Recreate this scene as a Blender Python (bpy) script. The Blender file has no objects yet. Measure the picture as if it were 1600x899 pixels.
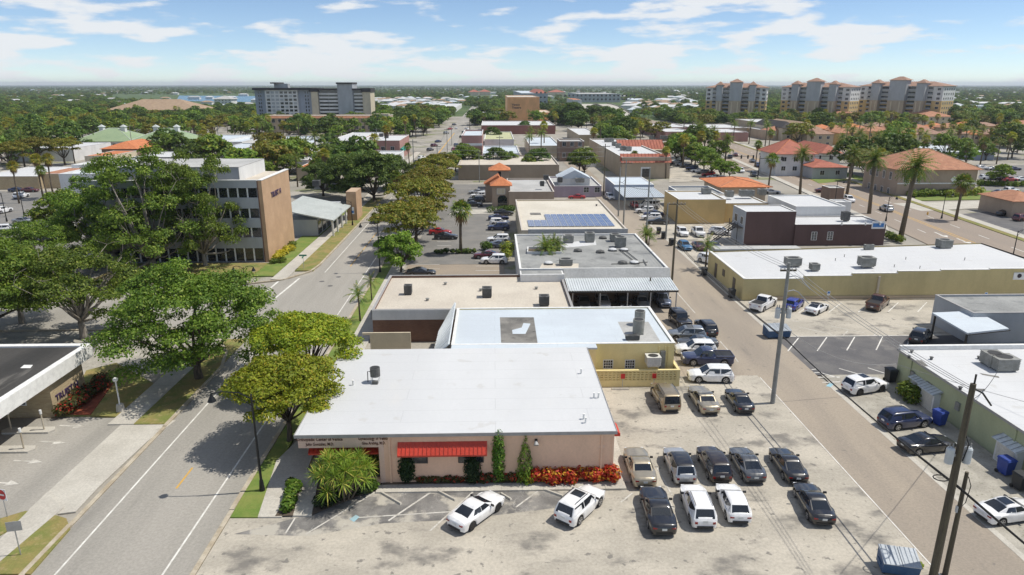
import bpy, bmesh, math, random
import numpy as np
from mathutils import Vector, Matrix
RNG = random.Random(11)
NP = np.random.default_rng(5)
rad = math.radians
scene = bpy.context.scene
col = scene.collection

# ------------------------------------------------------------------ camera
F, CX, CY, CAMH = 1067.0, 800.0, 449.5, 28.0
PITCH, YAW = math.atan(317.5 / F), rad(1.54)
cd = bpy.data.cameras.new('camera'); cam = bpy.data.objects.new('camera', cd); col.objects.link(cam)
cd.sensor_width = 36.0; cd.lens = 36.0 * F / 1600.0; cd.clip_start = 0.5; cd.clip_end = 40000
cam.location = (0, 0, CAMH); cam.rotation_euler = (math.pi / 2 - PITCH, 0, -YAW)
scene.camera = cam
# ------------------------------------------------------------------ sky and sun
SUN_EL, SUN_AZ = rad(60), rad(84)          # azimuth from +Y towards +X
world = bpy.data.worlds.new('World'); scene.world = world; world.use_nodes = True
wn, wl = world.node_tree.nodes, world.node_tree.links
bg = wn['Background']; bg.inputs['Strength'].default_value = 0.106
sky = wn.new('ShaderNodeTexSky'); sky.sky_type = 'NISHITA'; sky.sun_disc = False
sky.sun_elevation = SUN_EL; sky.sun_rotation = SUN_AZ
sky.air_density = 0.62; sky.dust_density = 0.0; sky.ozone_density = 2.6
tc = wn.new('ShaderNodeTexCoord')
def wmath(op, a, b=None, clamp=False):
    n = wn.new('ShaderNodeMath'); n.operation = op; n.use_clamp = clamp
    for i, x in enumerate((a, b)):
        if x is None: continue
        if isinstance(x, (int, float)): n.inputs[i].default_value = x
        else: wl.new(x, n.inputs[i])
    return n.outputs[0]
mp = wn.new('ShaderNodeMapping'); mp.inputs['Scale'].default_value = (1.0, 1.0, 4.6); mp.inputs['Location'].default_value = (1.4, 3.2, 0.8)
wl.new(tc.outputs['Generated'], mp.inputs['Vector'])
n1 = wn.new('ShaderNodeTexNoise'); n1.inputs['Scale'].default_value = 10.5; n1.inputs['Detail'].default_value = 9; n1.inputs['Roughness'].default_value = 0.52
wl.new(mp.outputs[0], n1.inputs['Vector'])
n2 = wn.new('ShaderNodeTexNoise'); n2.inputs['Scale'].default_value = 2.6; n2.inputs['Detail'].default_value = 3
wl.new(mp.outputs[0], n2.inputs['Vector'])
cl = wmath('ADD', wmath('MULTIPLY', n1.outputs['Fac'], 0.62), wmath('MULTIPLY', n2.outputs['Fac'], 0.38))
mr = wn.new('ShaderNodeMapRange'); mr.inputs['From Min'].default_value = 0.49; mr.inputs['From Max'].default_value = 0.575
mr.inputs['To Max'].default_value = 0.9; mr.interpolation_type = 'SMOOTHSTEP'; wl.new(cl, mr.inputs['Value'])
mx = wn.new('ShaderNodeMix'); mx.data_type = 'RGBA'; mx.inputs['B'].default_value = (6.8, 6.95, 7.1, 1)
wl.new(mr.outputs[0], mx.inputs['Factor']); wl.new(sky.outputs[0], mx.inputs['A'])
wl.new(mx.outputs['Result'], bg.inputs['Color'])
sd = bpy.data.lights.new('sun', 'SUN'); sun = bpy.data.objects.new('sun', sd); col.objects.link(sun)
sd.energy = 3.7; sd.angle = rad(0.53); sd.color = (1.0, 0.945, 0.845)
S_DIR = Vector((math.sin(SUN_AZ) * math.cos(SUN_EL), math.cos(SUN_AZ) * math.cos(SUN_EL), math.sin(SUN_EL)))
sun.rotation_euler = S_DIR.to_track_quat('Z', 'Y').to_euler(); sun.location = (60, 60, 120)
vs = scene.view_settings; vs.view_transform = 'Standard'; vs.look = 'None'; vs.gamma = 1; vs.exposure = 0.27; vs.use_curve_mapping = False
scene.render.engine = 'CYCLES'
scene.cycles.max_bounces = 6; scene.cycles.diffuse_bounces = 3; scene.cycles.glossy_bounces = 3
scene.cycles.transmission_bounces = 4; scene.cycles.transparent_max_bounces = 6

# ------------------------------------------------------------------ a photo pixel -> a point on the ground, roof or wall it touches
_fw = Vector((math.sin(YAW) * math.cos(PITCH), math.cos(YAW) * math.cos(PITCH), -math.sin(PITCH)))
_rt = Vector((math.cos(YAW), -math.sin(YAW), 0)); _up = _rt.cross(_fw)
def ray(u, v): return _fw + _rt * ((u - CX) / F) - _up * ((v - CY) / F)
def G(u, v, z=0.0):
    d = ray(u, v); t = (z - CAMH) / d.z
    return Vector((d.x * t, d.y * t, z))
def HT(u, v, y):
    d = ray(u, v); return CAMH + d.z * y / d.y

# ------------------------------------------------------------------ materials
MATS = {}
def _nodes(name):
    m = bpy.data.materials.new(name); m.use_nodes = True; MATS[name] = m
    nt = m.node_tree; return m, nt, nt.nodes, nt.links, nt.nodes['Principled BSDF']
def _noise(nt, scale, detail, vec, rough=0.55, typ='ShaderNodeTexNoise'):
    n = nt.nodes.new(typ); n.inputs['Scale'].default_value = scale
    if 'Detail' in n.inputs: n.inputs['Detail'].default_value = detail
    if 'Roughness' in n.inputs: n.inputs['Roughness'].default_value = rough
    if vec is not None: nt.links.new(vec, n.inputs['Vector'])
    return n.outputs['Fac'] if 'Fac' in n.outputs else n.outputs['Distance']
def _mix(nt, fac, a, b, mode='MIX'):
    n = nt.nodes.new('ShaderNodeMix'); n.data_type = 'RGBA'; n.blend_type = mode
    for s, x in (('Factor', fac), ('A', a), ('B', b)):
        if hasattr(x, 'is_linked') or hasattr(x, 'links'): nt.links.new(x, n.inputs[s])
        elif s == 'Factor': n.inputs[s].default_value = x
        else: n.inputs[s].default_value = (*x, 1)
    return n.outputs['Result']
def _ramp(nt, x, lo, hi, a=0.0, b=1.0):
    n = nt.nodes.new('ShaderNodeMapRange'); n.inputs['From Min'].default_value = lo; n.inputs['From Max'].default_value = hi
    n.inputs['To Min'].default_value = a; n.inputs['To Max'].default_value = b; n.interpolation_type = 'SMOOTHSTEP'
    nt.links.new(x, n.inputs['Value']); return n.outputs[0]
def _bump(nt, b, h, strength, dist=0.02):
    n = nt.nodes.new('ShaderNodeBump'); n.inputs['Strength'].default_value = strength; n.inputs['Distance'].default_value = dist
    nt.links.new(h, n.inputs['Height']); nt.links.new(n.outputs[0], b.inputs['Normal'])
def surf(name, c, rough=0.8, c2=None, scale=0.6, amt=1.0, c3=None, s3=6.0, lo3=0.55, hi3=0.7, a3=0.8, bump=0.0, bscale=30, stretch=None, metal=0.0, rust=None, cracks=None, coat=0.0, fine=0.12, seams=None, spots=None):
    """two-tone weathered surface: c <-> c2 by a slow noise, c3 in blotches, optional crack lines"""
    m, nt, N, L, b = _nodes(name)
    g = N.new('ShaderNodeNewGeometry').outputs['Position']
    if stretch:
        mp = N.new('ShaderNodeMapping'); mp.inputs['Scale'].default_value = stretch; L.new(g, mp.inputs['Vector']); gs = mp.outputs[0]
    else: gs = g
    if c2 is None: c2 = tuple(x * 0.86 for x in c)
    f = _ramp(nt, _noise(nt, scale, 6, gs, 0.6), 0.36, 0.64, 0, amt)
    out = _mix(nt, f, c, c2)
    fine_ = _ramp(nt, _noise(nt, scale * 9 + 3, 4, g, 0.65), 0.3, 0.7, 1 - fine, 1 + fine * .75)
    cmb = N.new('ShaderNodeCombineColor')
    for i in range(3): L.new(fine_, cmb.inputs[i])
    out = _mix(nt, 1.0, out, cmb.outputs[0], 'MULTIPLY')
    if c3 is not None:
        f3 = _ramp(nt, _noise(nt, s3, 7, gs, 0.62), lo3, hi3, 0, a3)
        out = _mix(nt, f3, out, c3)
    if spots:
        f4 = _ramp(nt, _noise(nt, spots[0], 3, g, 0.5), spots[1], spots[1] + .07, 0, spots[3]); out = _mix(nt, f4, out, spots[2])
    if seams:
        bt = N.new('ShaderNodeTexBrick'); L.new(g, bt.inputs['Vector']); bt.inputs['Scale'].default_value = 1; bt.inputs['Brick Width'].default_value = seams[0]; bt.inputs['Row Height'].default_value = seams[1]; bt.inputs['Mortar Size'].default_value = .035; bt.inputs['Mortar Smooth'].default_value = .4
        sm_ = N.new('ShaderNodeMath'); sm_.operation = 'MULTIPLY'; sm_.inputs[1].default_value = seams[2]; L.new(bt.outputs['Fac'], sm_.inputs[0]); out = _mix(nt, sm_.outputs[0], out, tuple(x * .72 for x in c))
    if cracks:
        cs, cw, cc, ca = cracks
        vn = N.new('ShaderNodeTexVoronoi'); vn.feature = 'DISTANCE_TO_EDGE'; vn.inputs['Scale'].default_value = cs
        ds = N.new('ShaderNodeVectorMath'); ds.operation = 'ADD'; nz = N.new('ShaderNodeTexNoise'); nz.inputs['Scale'].default_value = cs * 2.2; nz.inputs['Detail'].default_value = 5
        L.new(g, nz.inputs['Vector']); sc = N.new('ShaderNodeVectorMath'); sc.operation = 'SCALE'; sc.inputs['Scale'].default_value = 0.9 / cs
        L.new(nz.outputs['Color'], sc.inputs[0]); L.new(g, ds.inputs[0]); L.new(sc.outputs[0], ds.inputs[1]); L.new(ds.outputs[0], vn.inputs['Vector'])
        ln = _ramp(nt, vn.outputs['Distance'], 0, cw * cs, 1, 0)
        gate = _ramp(nt, _noise(nt, cs * 0.45, 3, g), 0.45, 0.62, 0, ca)
        mm = N.new('ShaderNodeMath'); mm.operation = 'MULTIPLY'; L.new(ln, mm.inputs[0]); L.new(gate, mm.inputs[1])
        out = _mix(nt, mm.outputs[0], out, cc)
    L.new(out, b.inputs['Base Color']); b.inputs['Roughness'].default_value = rough; b.inputs['Metallic'].default_value = metal
    b.inputs['Coat Weight'].default_value = coat
    if bump: _bump(nt, b, _noise(nt, bscale, 5, g), bump)
    return m
def plain(name, c, rough=0.6, metal=0.0, coat=0.0, spec=0.5, emit=None):
    m, nt, N, L, b = _nodes(name)
    b.inputs['Base Color'].default_value = (*c, 1); b.inputs['Roughness'].default_value = rough; b.inputs['Metallic'].default_value = metal
    b.inputs['Coat Weight'].default_value = coat; b.inputs['Coat Roughness'].default_value = 0.06; b.inputs['Specular IOR Level'].default_value = spec
    oi = N.new('ShaderNodeNewGeometry'); f = _ramp(nt, _noise(nt, 2.5, 4, oi.outputs['Position']), 0.3, 0.7, 0.9, 1.06)
    cmb = N.new('ShaderNodeCombineColor')
    for i in range(3): L.new(f, cmb.inputs[i])
    L.new(_mix(nt, 1.0, c, cmb.outputs[0], 'MULTIPLY'), b.inputs['Base Color'])
    return m
def leafmat(name, dark, light, tip=None, trans=0.25, ptip=0.12, rough=0.6):
    m, nt, N, L, b = _nodes(name)
    ge = N.new('ShaderNodeNewGeometry'); oi = N.new('ShaderNodeObjectInfo')
    f = N.new('ShaderNodeMath'); f.operation = 'MULTIPLY_ADD'; L.new(ge.outputs['Random Per Island'], f.inputs[0]); f.inputs[1].default_value = 0.55
    big = _ramp(nt, _noise(nt, 0.55, 3, ge.outputs['Position']), 0.32, 0.68, 0, 0.45); L.new(big, f.inputs[2])
    out = _mix(nt, f.outputs[0], dark, light)
    if tip is not None:
        t = _ramp(nt, ge.outputs['Random Per Island'], 1 - ptip, 1 - ptip * 0.8)
        out = _mix(nt, t, out, tip)
    hs = N.new('ShaderNodeHueSaturation'); L.new(out, hs.inputs['Color'])
    L.new(_ramp(nt, oi.outputs['Random'], 0, 1, 0.485, 0.505), hs.inputs['Hue']); L.new(_ramp(nt, oi.outputs['Random'], 0, 1, 0.82, 1.15), hs.inputs['Value'])
    out = hs.outputs[0]
    L.new(out, b.inputs['Base Color']); b.inputs['Roughness'].default_value = rough; b.inputs['Specular IOR Level'].default_value = 0.3
    tr = N.new('ShaderNodeBsdfTranslucent'); L.new(_mix(nt, 1.0, out, (1.25, 1.2, 0.6), 'MULTIPLY'), tr.inputs['Color'])
    ms = N.new('ShaderNodeMixShader'); ms.inputs[0].default_value = trans
    L.new(b.outputs[0], ms.inputs[1]); L.new(tr.outputs[0], ms.inputs[2]); L.new(ms.outputs[0], N['Material Output'].inputs['Surface'])
    return m
M = MATS
def V3(r, g_, b): return (r / 1.0, g_ / 1.0, b / 1.0)
# ground
surf('grass', (0.12, 0.19, 0.03), 0.9, (0.16, 0.19, 0.04), 0.35, 1, (0.24, 0.19, 0.08), 0.8, 0.52, 0.66, 0.7, bump=0.6, bscale=25)
surf('lawn', (0.12, 0.19, 0.03), 0.9, (0.19, 0.22, 0.05), 0.6, 1, (0.19, 0.2, 0.06), 1.5, 0.6, 0.75, 0.6, bump=0.6, bscale=25)
surf('drygrass', (0.27, 0.21, 0.075), 0.95, (0.15, 0.18, 0.04), 0.5, 1, (0.33, 0.25, 0.12), 2.0, 0.52, 0.66, 0.7, bump=0.6, bscale=25)
surf('terrain', (0.045, 0.085, 0.018), 0.95, (0.08, 0.12, 0.03), 0.02, 1, (0.2, 0.19, 0.12), 0.02, 0.62, 0.7, 0.6)
surf('town', (0.36, 0.335, 0.29), 0.9, (0.27, 0.25, 0.215), 0.045, 1, (0.15, 0.17, 0.06), 0.06, 0.56, 0.62, 0.8)
surf('asphalt_street', (0.34, 0.32, 0.285), 0.85, (0.285, 0.27, 0.24), 0.25, 1, (0.17, 0.16, 0.145), 0.5, 0.6, 0.78, 0.55, bump=0.25, bscale=60, stretch=(1, 0.12, 1), cracks=(0.10, 0.03, (0.14, 0.13, 0.12), 0.5))
surf('asphalt_alley', (0.335, 0.285, 0.225), 0.85, (0.28, 0.24, 0.195), 0.3, 1, (0.15, 0.135, 0.12), 0.6, 0.62, 0.78, 0.6, bump=0.25, bscale=60, stretch=(1, 0.15, 1), cracks=(0.14, 0.03, (0.15, 0.135, 0.12), 0.7), spots=(1.1, .66, (.15, .135, .12), .6))
surf('asphalt_lot', (0.47, 0.43, 0.36), 0.88, (0.37, 0.34, 0.285), 0.22, 1, (0.16, 0.15, 0.135), 0.34, 0.52, 0.68, 0.9, bump=0.3, bscale=50, stretch=(0.7, 1.1, 1), cracks=(0.28, 0.022, (0.2, 0.185, 0.165), 0.85), spots=(1.5, .63, (.14, .132, .12), .75))
surf('asphalt_worn', (0.235, 0.225, 0.21), 0.88, (0.13, 0.125, 0.12), 0.5, 1, (0.44, 0.41, 0.35), 0.45, 0.5, 0.62, 0.9, bump=0.3, bscale=50, cracks=(0.5, 0.025, (0.5, 0.48, 0.44), 0.8))
surf('asphalt_dark', (0.095, 0.093, 0.098), 0.85, (0.135, 0.13, 0.128), 0.3, 1, (0.24, 0.225, 0.205), 0.35, 0.56, 0.72, 0.75, bump=0.3, bscale=50)
surf('asphalt_mid', (0.215, 0.205, 0.19), 0.86, (0.17, 0.165, 0.155), 0.2, 1, (0.25, 0.22, 0.18), 0.3, 0.55, 0.7, 0.6, bump=0.25, bscale=50)
surf('asphalt_brown', (0.31, 0.255, 0.195), 0.86, (0.28, 0.235, 0.185), 0.2, 1, (0.2, 0.17, 0.14), 0.4, 0.6, 0.74, 0.6, bump=0.25, bscale=50)
surf('highway', (0.315, 0.255, 0.20), 0.85, (0.265, 0.22, 0.18), 0.1, 1, (0.22, 0.185, 0.155), 0.3, 0.58, 0.74, 0.6, stretch=(1, 0.1, 1))
surf('concrete', (0.50, 0.475, 0.42), 0.85, (0.43, 0.405, 0.355), 0.4, 1, (0.31, 0.285, 0.245), 1.0, 0.58, 0.74, 0.5, bump=0.15, bscale=40, seams=(3.0, 1.5, .35))
surf('kerbstone', (0.47, 0.42, 0.33), 0.85, (0.36, 0.30, 0.215), 0.6, 1, (0.22, 0.195, 0.15), 1.4, 0.58, 0.72, 0.6)
surf('gravel', (0.42, 0.395, 0.34), 0.95, (0.31, 0.29, 0.25), 0.5, 1, (0.18, 0.18, 0.13), 3.0, 0.55, 0.68, 0.75, bump=0.8, bscale=18)
surf('mulch', (0.29, 0.07, 0.03), 0.95, (0.19, 0.045, 0.02), 2.0, 1, bump=0.7, bscale=14)
surf('soil', (0.13, 0.10, 0.07), 0.95, (0.08, 0.06, 0.045), 1.0, 1, bump=0.5, bscale=20)
surf('line_white', (0.72, 0.71, 0.67), 0.8, (0.56, 0.54, 0.5), 1.2, 1, (0.33, 0.31, 0.27), 2.5, 0.6, 0.74, 0.7)
surf('line_worn', (0.6, 0.58, 0.53), 0.85, (0.46, 0.44, 0.4), 0.9, 1, (0.36, 0.335, 0.29), 1.6, 0.5, 0.62, 0.9)
surf('line_yellow', (0.62, 0.36, 0.06), 0.8, (0.5, 0.31, 0.09), 1.0, 1)
surf('line_blue', (0.25, 0.5, 0.62), 0.8, (0.3, 0.42, 0.45), 1.0, 1)
surf('tar', (0.03, 0.03, 0.032), 0.7)
m_, nt_, N_, L_, b_ = _nodes('water'); b_.inputs['Base Color'].default_value = (0.05, 0.16, 0.24, 1); b_.inputs['Roughness'].default_value = 0.25
_bump(nt_, b_, _noise(nt_, 0.6, 4, N_.new('ShaderNodeNewGeometry').outputs['Position']), 0.3, 0.3)
# roofs and walls
surf('roof_white', (0.575, 0.585, 0.595), 0.75, (0.53, 0.54, 0.55), 0.10, 1, (0.58, 0.57, 0.54), 0.22, 0.55, 0.82, 0.5, stretch=(1, 0.5, 1), fine=.02, seams=(14, 1.9, .5), spots=(.55, .64, (.45, .44, .42), .45))
surf('roof_bluewhite', (0.54, 0.60, 0.65), 0.7, (0.49, 0.54, 0.59), 0.15, 1, (0.5, 0.52, 0.52), 0.5, 0.58, 0.8, 0.55, fine=.03, seams=(12, 1.6, .45))
surf('roof_beige', (0.56, 0.51, 0.43), 0.85, (0.49, 0.44, 0.37), 0.18, 1, (0.34, 0.29, 0.24), 0.5, 0.62, 0.78, 0.6)
surf('roof_cream', (0.60, 0.56, 0.48), 0.85, (0.54, 0.50, 0.42), 0.18, 1, (0.42, 0.37, 0.30), 0.5, 0.6, 0.76, 0.6)
surf('roof_grey', (0.23, 0.235, 0.23), 0.85, (0.32, 0.325, 0.315), 0.22, 1, (0.13, 0.135, 0.135), 0.4, 0.55, 0.68, 0.8)
surf('roof_lgrey', (0.45, 0.45, 0.44), 0.85, (0.37, 0.37, 0.36), 0.2, 1, (0.26, 0.25, 0.24), 0.5, 0.6, 0.75, 0.6)
surf('roof_dark', (0.03, 0.029, 0.027), 0.9, (0.055, 0.052, 0.048), 0.16, 1, (0.17, 0.16, 0.145), 0.35, 0.58, 0.7, 0.8, stretch=(1.4, 0.25, 1))
surf('roof_patch', (0.13, 0.125, 0.115), 0.9, (0.23, 0.22, 0.2), 0.5, 1, (0.06, 0.055, 0.05), 1.2, 0.55, 0.7, 0.7)
surf('metal_grey', (0.52, 0.55, 0.53), 0.5, (0.46, 0.49, 0.47), 0.3, 1, metal=0.0)
surf('metal_corr', (0.62, 0.66, 0.68), 0.45, (0.54, 0.58, 0.6), 0.3, 1, (0.42, 0.42, 0.4), 1.2, 0.62, 0.78, 0.5)
surf('roof_green', (0.27, 0.35, 0.20), 0.7, (0.23, 0.31, 0.18), 0.2, 1)
surf('roof_olive', (0.47, 0.48, 0.27), 0.8, (0.42, 0.42, 0.25), 0.2, 1)
surf('tile_orange', (0.56, 0.20, 0.08), 0.8, (0.46, 0.15, 0.055), 1.0, 1, (0.62, 0.32, 0.16), 1.5, 0.58, 0.72, 0.5)
surf('tile_terra', (0.42, 0.20, 0.115), 0.85, (0.33, 0.15, 0.085), 0.8, 1, (0.5, 0.32, 0.2), 1.2, 0.56, 0.7, 0.6)
surf('tile_condo', (0.34, 0.21, 0.15), 0.85, (0.27, 0.16, 0.115), 0.8, 1)
surf('tile_red', (0.40, 0.13, 0.08), 0.8, (0.32, 0.10, 0.065), 0.6, 1)
surf('tile_tan', (0.36, 0.26, 0.17), 0.85, (0.30, 0.21, 0.14), 0.4, 1)
surf('shingle_dark', (0.035, 0.03, 0.032), 0.85, (0.05, 0.045, 0.045), 0.4, 1)
surf('awning_red', (0.56, 0.055, 0.028), 0.5, (0.5, 0.05, 0.025), 0.5, 1)
surf('awning_teal', (0.04, 0.32, 0.25), 0.6); surf('awning_white', (0.7, 0.7, 0.68), 0.6)
def wall(n, c, c2=None): surf(n, c, 0.88, c2, 0.35, 1, tuple(x * 0.72 for x in c), 0.9, 0.62, 0.82, 0.22, bump=0.03, bscale=40, stretch=(1, 1, 0.45), fine=.04)
wall('stucco_pink', (0.80, 0.54, 0.38)); wall('stucco_fascia', (0.76, 0.55, 0.44)); wall('stucco_yellow', (0.80, 0.68, 0.34)); wall('stucco_tan', (0.56, 0.47, 0.24))
wall('stucco_cream', (0.62, 0.54, 0.40)); wall('stucco_white', (0.70, 0.70, 0.69)); wall('stucco_grey', (0.42, 0.44, 0.46)); wall('stucco_bluegrey', (0.34, 0.38, 0.45))
wall('stucco_beige', (0.47, 0.38, 0.27)); wall('stucco_green', (0.42, 0.45, 0.28)); wall('stucco_maroon', (0.115, 0.07, 0.065)); wall('stucco_brown', (0.25, 0.17, 0.125))
wall('stucco_rose', (0.42, 0.235, 0.205)); wall('stucco_lilac', (0.40, 0.34, 0.40)); wall('stucco_orange', (0.84, 0.48, 0.23)); wall('stucco_gold', (0.60, 0.43, 0.19))
wall('stucco_dkrose', (0.28, 0.125, 0.10)); wall('stucco_khaki', (0.33, 0.27, 0.20)); wall('stucco_taupe', (0.40, 0.31, 0.235)); wall('wall_white', (0.76, 0.755, 0.74))
def brickmat(name, c1, c2, mortar, bw, bh):
    m, nt, N, L, b = _nodes(name)
    g = N.new('ShaderNodeNewGeometry').outputs['Position']; sp = N.new('ShaderNodeSeparateXYZ'); L.new(g, sp.inputs[0])
    ad = N.new('ShaderNodeMath'); L.new(sp.outputs[0], ad.inputs[0]); L.new(sp.outputs[1], ad.inputs[1])
    cb = N.new('ShaderNodeCombineXYZ'); L.new(ad.outputs[0], cb.inputs[0]); L.new(sp.outputs[2], cb.inputs[1])
    bt = N.new('ShaderNodeTexBrick'); L.new(cb.outputs[0], bt.inputs['Vector']); bt.inputs['Scale'].default_value = 1
    bt.inputs['Brick Width'].default_value = bw; bt.inputs['Row Height'].default_value = bh; bt.inputs['Mortar Size'].default_value = 0.012
    bt.inputs['Color1'].default_value = (*c1, 1); bt.inputs['Color2'].default_value = (*c2, 1); bt.inputs['Mortar'].default_value = (*mortar, 1)
    f = _ramp(nt, _noise(nt, 0.5, 5, g), 0.3, 0.7, 0, 0.45)
    L.new(_mix(nt, f, bt.outputs['Color'], tuple(x * 0.62 for x in c1)), b.inputs['Base Color']); b.inputs['Roughness'].default_value = 0.9
brickmat('brick_brown', (0.17, 0.075, 0.045), (0.23, 0.11, 0.065), (0.2, 0.16, 0.13), 0.3, 0.1)
brickmat('brick_tan', (0.55, 0.35, 0.205), (0.49, 0.305, 0.175), (0.5, 0.37, 0.26), 0.3, 0.1)
brickmat('brick_sand', (0.5, 0.4, 0.24), (0.38, 0.28, 0.16), (0.45, 0.38, 0.28), 0.4, 0.12)
# bits
plain('glass_dark', (0.018, 0.022, 0.028), 0.08, spec=0.8); plain('glass_bronze', (0.03, 0.02, 0.015), 0.1, spec=0.8); plain('glass_blue', (0.05, 0.07, 0.10), 0.1, spec=0.8)
plain('frame_white', (0.72, 0.72, 0.70)); plain('frame_dark', (0.05, 0.045, 0.04)); plain('frame_bronze', (0.10, 0.08, 0.06)); plain('coping_white', (0.74, 0.74, 0.72)); plain('coping_grey', (0.34, 0.33, 0.32)); plain('coping_beige', (0.55, 0.5, 0.44))
surf('ac_grey', (0.30, 0.30, 0.28), 0.6, (0.22, 0.22, 0.2), 1.5, 1, metal=0.2); surf('ac_dark', (0.07, 0.07, 0.068), 0.6, (0.11, 0.11, 0.105), 2, 1); plain('ac_grille', (0.03, 0.03, 0.03), 0.7); surf('ac_white', (0.62, 0.61, 0.56), 0.6)
plain('rubber', (0.02, 0.02, 0.02), 0.85); plain('rim', (0.42, 0.42, 0.43), 0.35, 0.7); plain('rim_black', (0.03, 0.03, 0.032), 0.4, 0.4); plain('trim_black', (0.018, 0.018, 0.02), 0.55); plain('chrome', (0.65, 0.65, 0.66), 0.15, 1.0)
plain('tail_red', (0.24, 0.008, 0.008), 0.2, coat=0.5); plain('head_lamp', (0.75, 0.77, 0.8), 0.1, coat=1.0); plain('plate', (0.65, 0.67, 0.66), 0.5)
surf('wood_pole', (0.115, 0.10, 0.065), 0.9, (0.075, 0.062, 0.045), 1.2, 1, stretch=(6, 6, 0.5), bump=0.4, bscale=30); surf('concrete_pole', (0.27, 0.275, 0.265), 0.85, (0.22, 0.225, 0.215), 1, 1)
plain('lamp_black', (0.012, 0.013, 0.014), 0.45, 0.3); plain('steel_grey', (0.42, 0.43, 0.44), 0.45, 0.5); plain('cable', (0.012, 0.012, 0.012), 0.7); plain('cable_grey', (0.30, 0.30, 0.30), 0.6); plain('transformer', (0.50, 0.53, 0.55), 0.5)
plain('glass_lamp', (0.7, 0.7, 0.66), 0.3)
surf('bin_blue', (0.025, 0.06, 0.30), 0.5); surf('dumpster_blue', (0.03, 0.085, 0.19), 0.6, (0.05, 0.11, 0.21), 1.0, 1, (0.12, 0.08, 0.05), 3, 0.62, 0.75, 0.7); plain('bin_dark', (0.025, 0.027, 0.03), 0.6); surf('dumpster_lid', (0.42, 0.46, 0.5), 0.5)
plain('sign_red', (0.55, 0.02, 0.02), 0.5); plain('sign_white', (0.78, 0.78, 0.77), 0.5); plain('sign_letters', (0.03, 0.02, 0.03), 0.6); plain('sign_letters_dark', (0.10, 0.03, 0.02), 0.6); plain('sign_purple', (0.06, 0.035, 0.09), 0.5); plain('sign_blue', (0.05, 0.2, 0.5), 0.5); plain('sign_green', (0.02, 0.2, 0.12), 0.5); plain('bollard_yellow', (0.75, 0.5, 0.02), 0.6)
plain('solar_cell', (0.018, 0.055, 0.20), 0.12, coat=0.6); plain('solar_frame', (0.55, 0.6, 0.66), 0.4, 0.5)
surf('bark', (0.11, 0.085, 0.06), 0.95, (0.06, 0.048, 0.035), 1.5, 1, bump=0.6, bscale=12, stretch=(3, 3, 0.6)); surf('bark_grey', (0.30, 0.27, 0.23), 0.95, (0.2, 0.175, 0.145), 1.5, 1, bump=0.5, bscale=12, stretch=(3, 3, 0.6)); surf('palm_bark', (0.17, 0.135, 0.095), 0.95, (0.11, 0.088, 0.062), 2, 1, bump=0.6, bscale=10, stretch=(1, 1, 5))
leafmat('leaf_oak', (0.04, 0.09, 0.008), (0.17, 0.265, 0.025), (0.27, 0.34, 0.06)); leafmat('leaf_dark', (0.03, 0.075, 0.011), (0.115, 0.19, 0.026), (0.18, 0.25, 0.045))
leafmat('leaf_bright', (0.08, 0.19, 0.012), (0.23, 0.40, 0.04), (0.36, 0.48, 0.1)); leafmat('leaf_olive', (0.10, 0.17, 0.008), (0.36, 0.43, 0.028), (0.40, 0.37, 0.03), 0.25, 0.14)
leafmat('leaf_rust', (0.07, 0.09, 0.01), (0.24, 0.245, 0.022), (0.27, 0.19, 0.03), 0.2, 0.16); leafmat('leaf_mid', (0.055, 0.115, 0.01), (0.20, 0.31, 0.03), (0.33, 0.37, 0.05))
leafmat('leaf_lime', (0.12, 0.2, 0.015), (0.34, 0.40, 0.04), (0.5, 0.46, 0.06)); leafmat('leaf_yellow', (0.3, 0.26, 0.02), (0.6, 0.5, 0.04), (0.2, 0.25, 0.03))
leafmat('leaf_dry', (0.16, 0.15, 0.06), (0.30, 0.27, 0.13), (0.4, 0.34, 0.2)); leafmat('leaf_hedge', (0.03, 0.09, 0.008), (0.12, 0.23, 0.02), (0.2, 0.28, 0.04)); leafmat('leaf_ivy', (0.008, 0.022, 0.008), (0.03, 0.06, 0.014), (0.05, 0.09, 0.02))
leafmat('leaf_croton', (0.30, 0.018, 0.012), (0.55, 0.07, 0.015), (0.62, 0.33, 0.03), 0.2, 0.3); leafmat('leaf_redbed', (0.03, 0.045, 0.01), (0.10, 0.09, 0.02), (0.36, 0.04, 0.02), 0.2, 0.22)
leafmat('frond', (0.045, 0.10, 0.012), (0.18, 0.26, 0.035), (0.34, 0.30, 0.07), 0.25, 0.12); leafmat('frond_dry', (0.2, 0.13, 0.06), (0.32, 0.22, 0.1), None, 0.15); leafmat('frond_yellow', (0.13, 0.18, 0.02), (0.36, 0.36, 0.04), (0.46, 0.36, 0.07), 0.25, 0.2); leafmat('yucca', (0.09, 0.16, 0.02), (0.30, 0.42, 0.05), (0.48, 0.42, 0.10), 0.25, 0.15)
PAINT = {'white': (0.80, 0.80, 0.80), 'silver': (0.46, 0.47, 0.48), 'black': (0.010, 0.010, 0.013), 'navy': (0.016, 0.026, 0.085), 'blue': (0.02, 0.04, 0.30), 'teal': (0.02, 0.12, 0.26), 'maroon': (0.10, 0.010, 0.018), 'red': (0.36, 0.012, 0.015), 'champagne': (0.40, 0.35, 0.26), 'tan': (0.33, 0.27, 0.18), 'brown': (0.085, 0.03, 0.018), 'umber': (0.022, 0.014, 0.012), 'grey': (0.07, 0.075, 0.085), 'lightgrey': (0.26, 0.28, 0.30), 'steel': (0.10, 0.12, 0.17)}
for k, c in PAINT.items(): plain('paint_' + k, c, 0.32, 0.5 if k in ('silver', 'champagne', 'tan', 'lightgrey', 'steel') else 0.0, 1.0)

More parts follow.
